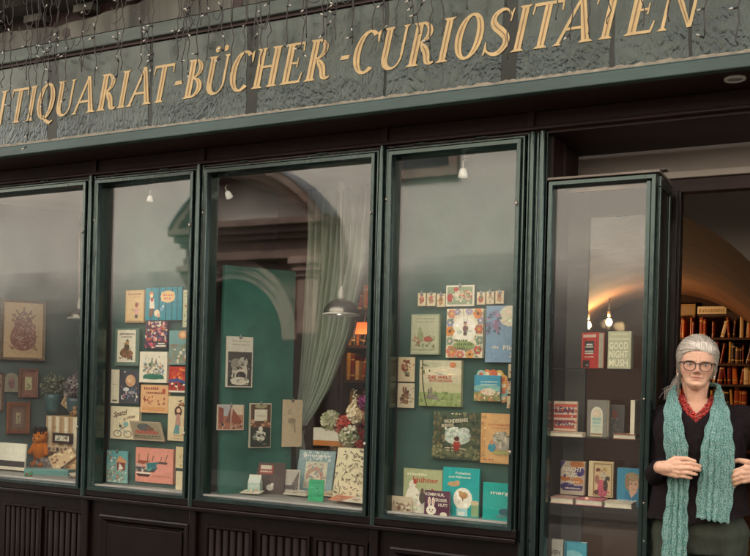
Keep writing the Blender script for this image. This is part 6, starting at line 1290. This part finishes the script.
blend(.75 * (G(x, 0, .021) ** .5) * (np.abs(zm - .0485 - .0) < .0068) * G(x, 0, .026) , '#b3685e'); blend(1.0 * (ax < .027) * G(zm, .0487, .0014), '#6a3a34')
blend(.8 * G(ax, .034, .020) * G(z, .1195 + 0 * ax, .0032), '#85705e'); blend(.45 * G(ax, .032, .016) * G(z, .094, .006), '#a87562')
blend(.55 * G(ax, .026, .004) * G(z, .062, .013), '#a8745e'); blend(.5 * G(ax, .0075, .003) * G(z, .0668, .002), '#6d4034'); blend(.3 * G(z, .15, .004) * (ax < .05), '#b58a70')  # creases and nostrils darkened as painted shade, here and below
blend(.55 * G(ax, .031, .016) * G(z, .106, .010), '#a06f5a'); blend(.5 * G(ax, .012, .006) * G(z, .108, .010), '#9a6a56')  # painted shade in the eye sockets and beside the nose bridge
blend(.35 * G(ax, .020, .010) * G(z, .036, .003), '#a8735f'); blend(.35 * (ax < .04) * G(z, .163, .0022), '#b3846c'); blend(.5 * G(ax, .006, .002) * G(z, .124, .006), '#9a6b58')
rn = np.random.RandomState(3)
for _ in range(26):
    cx_, cz_ = rn.uniform(-.055, .055), rn.uniform(.02, .17); blend(.22 * G(x, cx_, .004) * G(z, cz_, .004), '#a8765c')
arr = np.concatenate([colr, np.ones((nv, 1))], 1).astype('f'); ca.data.foreach_set('color', arr.ravel())
# eyes with lids and brows
for s in (-1, 1):
    p0 = hpoint(.105, 0); zc = .1055
    q = None
    for k in range(0, 60):
        a = s * k * .02; hp = hpoint(zc, a)
        if abs(hp.x) >= .031: q = hp; break
    c = Vector((s * .031, q.y + .0052, zc)); b = MB()
    cw = hw_(c); b.ball(cw, .0112, 20, 14, hx('#b8aa9c'))
    fdir = (HM.to_3x3() @ Vector((.06 + s * .0, -1, -.02))).normalized(); u = fdir.orthogonal().normalized(); v = fdir.cross(u)
    for rr, cl, d in ((.0058, '#4a5252', .0104), (.0030, '#100d0c', .0111)):
        b.add([cw + fdir * d] + [cw + fdir * (d - (.0012 if rr > .003 else .0002)) + (u * math.cos(k * PI / 8) + v * math.sin(k * PI / 8)) * rr for k in range(16)], [(0, k + 1, (k + 1) % 16 + 1) for k in range(16)], hx(cl))
    b.build('eye', attrmat('eye_surface', .12, .6, 0, var=.02), wom)
    b = MB()
    for up in (1, -1):
        rows = []
        for t in range(6):
            el = up * (.42 + t * .2) if up > 0 else up * (.42 + t * .2)
            rows.append([cw + (HM.to_3x3() @ Vector((.0122 * math.cos(el) * math.sin(a), -.0122 * math.cos(el) * math.cos(a), .0122 * math.sin(el)))) for a in [(-1.05 + 2.1 * k / 14) for k in range(15)]])
        b.loft(rows, hx('#b98a72'), True, False, False)
        if up > 0: b.tube([p + (p - cw).normalized() * .0006 for p in rows[0]], .0009, 5, hx('#3a2a24'))
    b.build('eyelid', SKIN, wom, fix=False)
# clothing
CLOTH = mat('black_knit', (.011, .007, .008), .85, .3, 40, .25, 260, .15)
b = MB(); torso(b, .013)
b.capsule(SHR + Vector((0, 0, .004)), ELR, .064, .056); b.capsule(ELR, ELR + (WRR - ELR) * .82, .056, .041); b.capsule(SHL + Vector((0, 0, .004)), ELL, .070, .062); b.capsule(ELL, ELL + (WRL - ELL) * .80, .062, .042)
b.capsule((TX - .10, .02, 1.27), SHR, .055, .060); b.capsule((TX + .10, .02, 1.27), SHL, .055, .066)
b.loft([[(TX + (.172 + .040 * t) * math.cos(2 * PI * k / 40), -.004 + (.130 + .036 * t) * math.sin(2 * PI * k / 40), .84 + .22 * (1 - t)) for k in range(40)] for t in (0, .33, .66, 1)])
top = b.build('black_top', CLOTH, wom)
r = top.modifiers.new('union', 'REMESH'); r.mode = 'VOXEL'; r.voxel_size = .005; r.use_smooth_shade = True
s = top.modifiers.new('soft', 'SMOOTH'); s.factor = .5; s.iterations = 6
tx = bpy.data.textures.new('folds', 'CLOUDS'); tx.noise_scale = .10
d = top.modifiers.new('folds', 'DISPLACE'); d.texture = tx; d.strength = .016; d.mid_level = .5
bake(top)
bm = bmesh.new(); bm.from_mesh(top.data)
bmesh.ops.delete(bm, geom=[f for f in bm.faces if f.calc_center_median().z < .868 + .16 * max(0, f.calc_center_median().x - .02) + .004 * math.sin(f.calc_center_median().x * 40)], context='FACES')
NX = lx(697)
kill = [f for f in bm.faces if (lambda c: (c.y < .0 and c.z > 1.262 + .95 * abs(c.x - NX) and c.z > 1.25) or c.z > 1.345)(f.calc_center_median())]
bmesh.ops.delete(bm, geom=kill, context='FACES'); bm.to_mesh(top.data); bm.free()
TROU = mat('olive_trousers', (.040, .047, .035), .8, .2, 12, .3, 60, .2, stretch=(1, 1, .3), col2=(.058, .068, .050))
b = MB()
b.loft([[(TX + rx * math.cos(2 * PI * k / 32), ry * math.sin(2 * PI * k / 32), z) for k in range(32)] for z, rx, ry in ((.74, .17, .118), (.82, .184, .134), (.88, .174, .126), (.95, .155, .112))])
for sx in (-.088, .10): b.capsule((TX + sx, 0, .82), (TX + sx * 1.03, .0, .42), .098, .072); b.capsule((TX + sx * 1.03, 0, .42), (TX + sx, .02, .13), .072, .062)
tr_ = b.build('trousers', TROU, wom)
r = tr_.modifiers.new('union', 'REMESH'); r.mode = 'VOXEL'; r.voxel_size = .007; r.use_smooth_shade = True
s = tr_.modifiers.new('soft', 'SMOOTH'); s.factor = .5; s.iterations = 5
t2 = bpy.data.textures.new('creases', 'CLOUDS'); t2.noise_scale = .07
d = tr_.modifiers.new('creases', 'DISPLACE'); d.texture = t2; d.strength = .012; d.mid_level = .5
bake(tr_)
bm = bmesh.new(); bm.from_mesh(tr_.data); bmesh.ops.delete(bm, geom=[f for f in bm.faces if f.calc_center_median().z > .95], context='FACES'); bm.to_mesh(tr_.data); bm.free()
SHOE = mat('black_leather', (.02, .018, .017), .4)
for sx in (-.09, .10):
    b = MB(); b.capsule((TX + sx, .035, .042), (TX + sx, -.14, .036), .043, .036); b.build('shoe', SHOE, wom)
# hair: swept back cap plus a tail over the right shoulder
def hairmat():
    M = mat('grey_hair', (.34, .31, .265), .48, .25, 1, 0, 1, .4, stretch=(200, 24, 20), col2=(.56, .52, .455))
    nt = M.node_tree; N = nt.nodes; L = nt.links; b_ = N.new('ShaderNodeBump'); b_.inputs['Strength'].default_value = .35; b_.inputs['Distance'].default_value = .003
    nz = [n for n in N if n.type == 'TEX_NOISE'][0]; L.new(nz.outputs['Fac'], b_.inputs['Height']); L.new(b_.outputs['Normal'], N['Principled BSDF'].inputs['Normal']); return M
HAIRM = hairmat()
b = MB(); NZ, NB = 70, 160; vs = []; ok = {}; fs = []
R = random.Random(2); streak = [R.random() for _ in range(NB + 1)]
def hairline(a):                                    # lowest z of the hair for angle from the nose
    A = abs(a)
    T = [(0, .164), (.35, .162), (.65, .155), (.9, .141), (1.1, .122), (1.3, .100), (1.45, .088), (1.6, .098), (1.8, .090), (2.0, .055), (4, .045)]
    for i in range(len(T) - 1):
        if T[i][0] <= A <= T[i + 1][0]: t = (A - T[i][0]) / (T[i + 1][0] - T[i][0]); return T[i][1] + (T[i + 1][1] - T[i][1]) * t
    return .045
for i in range(NZ + 1):
    for k in range(NB):
        a = -PI + 2 * PI * k / NB; zl = hairline(a); t = i / NZ; z = zl + (.2168 - zl) * t
        edge = min(1, t * 7); bun = .0055 * min(1, t * 2.2) + .0004 + .001 * math.sin(a * 26 + 5 * t) * edge
        bun += .006 * gs(z, 0, .185, 0, .03, 1) * edge
        p = hpoint(z, a, bun * (1 - .6 * max(0, t - .85) / .15), False); p.z += .008 * min(1, t * 2) * max(0, (z - .13) / .087) ** .8
        vs.append(hw_(p))
for i in range(NZ):
    for k in range(NB):
        k2 = (k + 1) % NB; fs.append((i * NB + k, i * NB + k2, (i + 1) * NB + k2, (i + 1) * NB + k))
shade = ['#cdc4b6', '#d8d0c2', '#bdb4a5', '#e0d8ca', '#aba193', '#d2c9bb']
o0 = len(b.v); b.v += [tuple(v) for v in vs]
for j, f in enumerate(fs):
    i, k = divmod(j, NB); a = -PI + 2 * PI * k / NB
    q = .5 + .5 * math.sin(k * .9 + .02 * i) * math.sin(k * .37 + 1); b.f.append(tuple(v + o0 for v in f)); b.c.append(hx(shade[int(q * 5.99)])); b.sm.append(True)
from mathutils.bvhtree import BVHTree
HB = MB(); HB.loft([[hpoint(z, -PI + 2 * PI * k / NA, 0, False) for k in range(NA)] for z in zs]); bvh = BVHTree.FromPolygons(HB.v, HB.f)
HCn = Vector((0, .008, .105)); D1 = Vector((-.22, .84, -.50)).normalized()
def strand(d0, base, seed_, rad, tip=.93, lift=1.):
    ang = math.acos(max(-1, min(1, d0.dot(D1)))); out = []; jit = R.uniform(-.0022, .0026); ph = R.random() * 6
    for t in range(13):
        u = tip * t / 12; sA, sB = math.sin((1 - u) * ang) / math.sin(ang), math.sin(u * ang) / math.sin(ang); d = (d0 * sA + D1 * sB).normalized()
        hit = bvh.ray_cast(HCn + d * .4, -d)[0]; r = (hit - HCn).length if hit else .09
        ramp = min(1, u * 4.5) ** .7; fall = 1 - max(0, (u - .75) / .25) * .4
        out.append(hw_(HCn + d * (r + base + ((.0075 + .0125 * max(0, d.z) ** 1.2) * lift + jit) * ramp * fall + .0010 * math.sin(u * 8 + ph) * ramp)))
    b.tube(out, [rad * .5] + [rad] * 11 + [rad * .5], 4, hx(R.choice(shade)))
for n_ in range(1500):
    q = R.random()
    if q < .62: a0 = R.uniform(-1.5, 1.5); z0 = hairline(a0) + R.uniform(-.003, .004) + (R.random() ** 2) * .035
    elif q < .8: a0 = R.uniform(-1.2, 1.2); z0 = .19 + R.random() * .026
    else: a0 = R.choice((-1, 1)) * R.uniform(1.4, 2.5); z0 = R.uniform(.062, .16)
    strand((hpoint(min(.2165, z0), a0, 0, False) - HCn).normalized(), .0012, n_, R.uniform(.0007, .0012))
for n_ in range(26):                                # loose hairs
    a0 = R.choice((-1, 1)) * R.uniform(.9, 1.5); strand((hpoint(hairline(a0) - R.uniform(.0, .012), a0, 0, False) - HCn).normalized(), .003, n_, .0005, R.uniform(.5, .9), R.uniform(1.1, 1.7))
hair = b.build('hair', attrmat('combed_grey_hair', .42, .45, 0, var=.1), wom, fix=False)
b = MB()
for n_ in range(150):
    o1, o2 = R.gauss(0, .0065), R.gauss(0, .010); ph = R.random() * 6
    P = cat([hw_((-.052 + o1 * .3, .05, .085 + o2 * .4)), Vector((lx(676.5) + o1, .030, lz(383))), Vector((lx(674.5) + o1 * 1.2, .0 + o2, lz(392))), Vector((lx(673.5) + o1 * 1.3, -.040 + o2 * .5, lz(401) + R.gauss(0, .008)))], 4)
    P = [p + Vector((.0022 * math.sin(i * .9 + ph), .002 * math.cos(i + ph), 0)) for i, p in enumerate(P)]
    b.tube(P, [.0016 * (1 - .6 * i / len(P)) for i in range(len(P))], 4, hx(R.choice(shade)))
for n_ in range(16):
    P = cat([hw_((-.066, .02, .09)), Vector((lx(675) + R.gauss(0, .004), .0, lz(385))), Vector((lx(669) + R.gauss(0, .008), -.01, lz(391) + R.gauss(0, .008))), Vector((lx(666) + R.gauss(0, .010), -.02, lz(397) + R.gauss(0, .010)))], 4)
    b.tube(P, .0006, 4, hx('#c2b9aa'))
b.build('hair_tail', HAIRM, wom, fix=False)
# glasses
def headfront(x, z, off): 
    best = None
    for k in range(-70, 71):
        p = hpoint(z, k * .02)
        if best is None or abs(p.x - x) < abs(best.x - x): best = p
    return best.y - off
GF = mat('dark_tortoise_frame', (.03, .016, .012), .3, .3, 60)
gl_ = empty('glasses'); gl_.parent = wom
yg = -.1035
for s in (-1, 1):
    loop = []; n = 28
    for k in range(n):
        t = 2 * PI * k / n; ct, sn = math.cos(t), math.sin(t)
        loop.append(Vector((s * (.0325 + .0235 * math.copysign(abs(ct) ** .75, ct)), yg + .010 * (abs(ct) if ct * s * s > 0 else 0) * .6, .1005 + (.0165 if sn > 0 else .0215) * math.copysign(abs(sn) ** .8, sn))))
    b = MB(); b.tube([hw_(p) for p in loop + [loop[0], loop[1]]], [.0015 if p.z < .104 else .0024 for p in loop + [loop[0], loop[1]]], 8); b.build('spectacle_rim', GF, gl_)
    b = MB(); b.add([hw_(p) for p in loop], [tuple(range(n))]); b.build('lens', LENS, gl_)
    b = MB(); b.tube([hw_(p) for p in ((s * .0565, yg + .007, .112), (s * .069, yg + .022, .112), (s * .0745, yg + .06, .110), (s * .0765, .010, .104))], [.0026, .0024, .002, .002], 8); b.build('temple_arm', GF, gl_)
b = MB(); b.tube([hw_((-.0100, yg + .001, .107)), hw_((0, yg - .002, .1105)), hw_((.0100, yg + .001, .107))], .0018, 8); b.build('bridge', GF, gl_)
for s in (-1, 1):
    b = MB(); b.ball(hw_((s * .0745, -.002, .060)), .0048, 10, 8); b.ball(hw_((s * .0745, -.002, .052)), .0035, 8, 6); b.build('earring', mat('pearl', (.75, .72, .66), .2, .05, 30), wom)
# bead necklace: several strands sagging into a V
b = MB(); R = random.Random(4); cols = ['#a31f1a', '#b8322a', '#8a1614', '#c24a36', '#7a1210', '#a8281e']
neck0 = Vector((NX, .01, 1.372))
for st_ in range(9):
    drop = .078 + .0088 * st_; wdt = .052 + .0030 * st_; nbd = 66
    for k in range(nbd):
        t = -1 + 2 * (k + R.random() * .4) / nbd; A = abs(t)
        xx = NX + wdt * math.copysign(min(1.06, A ** .85 * 1.10), t); zz = 1.372 - drop * (1 - A ** 1.25) - .004 * math.sin(st_)
        yy = .02 - (.088 + .018 * (1 - A)) * (1 - A ** 3.2) - (1.372 - zz) * .16 + R.gauss(0, .0025)
        b.ball((xx + R.gauss(0, .0018), yy - .012, zz + R.gauss(0, .002)), R.uniform(.0032, .0052), 7, 5, hx(R.choice(cols) if st_ < 7 or R.random() < .5 else R.choice(['#c9b28a', '#3a2420', '#d6c4a8'])))
b.build('bead_necklace', attrmat('glass_beads', .22, .6, 0, var=.1), wom)
# scarf: two pleated hanging ends and the loop behind the neck
def scarfmat():
    M = mat('teal_knit_scarf', (.14, .32, .28), .9, .35, 90, 0, 10, .1, col2=(.30, .50, .44))
    nt = M.node_tree; N = nt.nodes; L = nt.links; bs = N['Principled BSDF']; tc = N.new('ShaderNodeTexCoord')
    vo = N.new('ShaderNodeTexVoronoi'); vo.inputs['Scale'].default_value = 190; L.new(tc.outputs['Object'], vo.inputs['Vector'])
    nz = N.new('ShaderNodeTexNoise'); nz.inputs['Scale'].default_value = 150; nz.inputs['Detail'].default_value = 4; L.new(tc.outputs['Object'], nz.inputs['Vector'])
    rp = N.new('ShaderNodeValToRGB'); e = rp.color_ramp.elements; e[0].position = .15; e[0].color = (.46, .62, .57, 1); e[1].position = .66; e[1].color = (.12, .30, .275, 1)
    L.new(vo.outputs['Distance'], rp.inputs['Fac']); L.new(rp.outputs['Color'], bs.inputs['Base Color'])
    b_ = N.new('ShaderNodeBump'); b_.inputs['Strength'].default_value = .9; b_.inputs['Distance'].default_value = .004; b_.invert = True
    L.new(vo.outputs['Distance'], b_.inputs['Height']); L.new(b_.outputs['Normal'], bs.inputs['Normal'])
    return M
SCARF = scarfmat()
def frontY(x, z):
    # front of the clothed torso at local x,z
    R_ = [(.70, .13), (.86, .142), (.95, .142), (1.02, .143), (1.09, .152), (1.15, .162), (1.20, .162), (1.25, .146), (1.29, .118), (1.32, .085), (1.35, .055), (1.40, .03)]
    ry = R_[-1][1]
    for i in range(len(R_) - 1):
        if R_[i][0] <= z <= R_[i + 1][0]: t = (z - R_[i][0]) / (R_[i + 1][0] - R_[i][0]); ry = R_[i][1] + (R_[i + 1][1] - R_[i][1]) * t
    q = min(.97, abs(x - TX) / .19); return -ry * math.sqrt(1 - q * q) ** .8
def scarf_strip(rowsP, npl, seed, hem=False):
    """rowsP: (z, x left, x right, extra y) from neck to hem"""
    rows = 90; cols = 64; vs = []; fs = []; R = random.Random(seed); ph = R.random() * 6
    def lerp(z):
        for i in range(len(rowsP) - 1):
            a, c = rowsP[i], rowsP[i + 1]
            if a[0] >= z >= c[0]: t = (a[0] - z) / (a[0] - c[0]); t2_ = t * t * (3 - 2 * t) * .4 + t * .6; return [a[k] + (c[k] - a[k]) * t2_ for k in (1, 2, 3)]
        return list(rowsP[-1][1:])
    z0, z1 = rowsP[0][0], rowsP[-1][0]
    for r_ in range(rows + 1):
        z = z0 + (z1 - z0) * r_ / rows; xl, xr, ey = lerp(z)
        for c in range(cols + 1):
            u = c / cols; x = xl + (xr - xl) * u
            x += .004 * math.sin(z * 38 + seed) * (u - .5) + .002 * math.sin(z * 90 + u * 9)
            w_ = .0058 * math.sin(u * npl * 2 * PI + ph + 1.6 * math.sin(z * 5 + seed)) * (.6 + .4 * math.sin(z * 7 + u * 3)) + .0032 * math.sin(u * npl * 4.6 * PI + z * 14)
            yy = frontY(x, z) - .024 - .012 * max(0, 1.0 - z) / .2 + ey + w_ + .010 * (2 * abs(u - .5)) ** 3
            zz = z + (.003 * math.sin(u * npl * 2 * PI + ph) if hem and r_ == rows else 0) + (-.016 * u * (r_ / rows) ** 2)
            vs.append((x, yy, zz))
    for r_ in range(rows):
        for c in range(cols): a = r_ * (cols + 1) + c; fs.append((a, a + 1, a + cols + 2, a + cols + 1))
    b = MB(); b.add(vs, fs, None, True); return b
def S(py, xa, xb, ey=0.): return (lz(py), lx(xa), lx(xb), ey)
b1 = scarf_strip([S(386, 673.5, 677, .050), S(391, 670.5, 676.5, .026), S(400, 668, 679.5, .004), S(413, 666, 683.5), S(432, 666.5, 687), S(446, 668, 690), S(458, 669.5, 691), S(470, 672, 691.5, -.012), S(486, 672.5, 691.5, -.008), S(520, 669, 692, .0), S(560, 667.5, 692, .0), S(600, 667, 692, 0)], 4, 1, True)
s1 = b1.build('scarf', SCARF, wom); md = s1.modifiers.new('thick', 'SOLIDIFY'); md.thickness = .0025
b2 = scarf_strip([S(384, 714, 717.5, .055), S(388, 714.5, 719.5, .032), S(395, 713.5, 722, .010), S(413, 710.5, 727.5), S(428, 705, 731), S(440, 703, 732), S(465, 701, 733, -.006), S(480, 700, 733, -.004), S(500, 699.5, 731), S(513, 699.5, 729.5)], 5, 2, True)
s2 = b2.build('scarf_end', SCARF, wom); md = s2.modifiers.new('thick', 'SOLIDIFY'); md.thickness = .0025
b = MB(); pts = [Vector((lx(674.5), .0, lz(389))), Vector((lx(676), .05, lz(386))), Vector((lx(686), .085, lz(385))), Vector((lx(697), .092, lz(384))), Vector((lx(708), .085, lz(384))), Vector((lx(716), .05, lz(385))), Vector((lx(717), .0, lz(387)))]
b.tube(cat(pts, 4), .009, 12); b.build('scarf_loop', SCARF, wom)

# ================================================================== light
W = bpy.data.worlds.new('World'); SC.world = W; W.use_nodes = True
nt = W.node_tree; N = nt.nodes; L_ = nt.links
bg = N['Background']; sky = N.new('ShaderNodeTexSky'); sky.sky_type = 'NISHITA'; sky.sun_disc = False
SE, SA = math.radians(56), math.radians(335)
sky.sun_elevation = SE; sky.sun_rotation = SA; sky.air_density = 1.2; sky.dust_density = 4
hs = N.new('ShaderNodeHueSaturation'); hs.inputs['Saturation'].default_value = .25
mx = N.new('ShaderNodeMix'); mx.data_type = 'RGBA'; mx.blend_type = 'MULTIPLY'; mx.inputs['Factor'].default_value = 1; mx.inputs['B'].default_value = (1.0, .925, .87, 1)
L_.new(sky.outputs[0], hs.inputs['Color']); L_.new(hs.outputs[0], mx.inputs['A']); L_.new(mx.outputs['Result'], bg.inputs['Color'])
bg.inputs['Strength'].default_value = .15
sd = bpy.data.lights.new('sun', 'SUN'); sd.energy = 3.2; sd.angle = math.radians(12); sd.color = (1, .905, .81)
so = bpy.data.objects.new('sun', sd); COL.objects.link(so)
# sun_rotation is measured clockwise from +Y
dv = Vector((math.sin(SA) * math.cos(SE), math.cos(SA) * math.cos(SE), math.sin(SE)))
so.rotation_euler = dv.to_track_quat('Z', 'Y').to_euler()
SC.render.engine = 'CYCLES'
SC.view_settings.view_transform = 'Standard'; SC.view_settings.look = 'None'; SC.view_settings.gamma = 1; SC.view_settings.use_curve_mapping = False
SC.view_settings.exposure = 2.42
SC.cycles.max_bounces = 10; SC.cycles.transparent_max_bounces = 24; SC.cycles.glossy_bounces = 4
SC.cycles.caustics_reflective = False; SC.cycles.caustics_refractive = False
SC.cycles.use_denoising = True
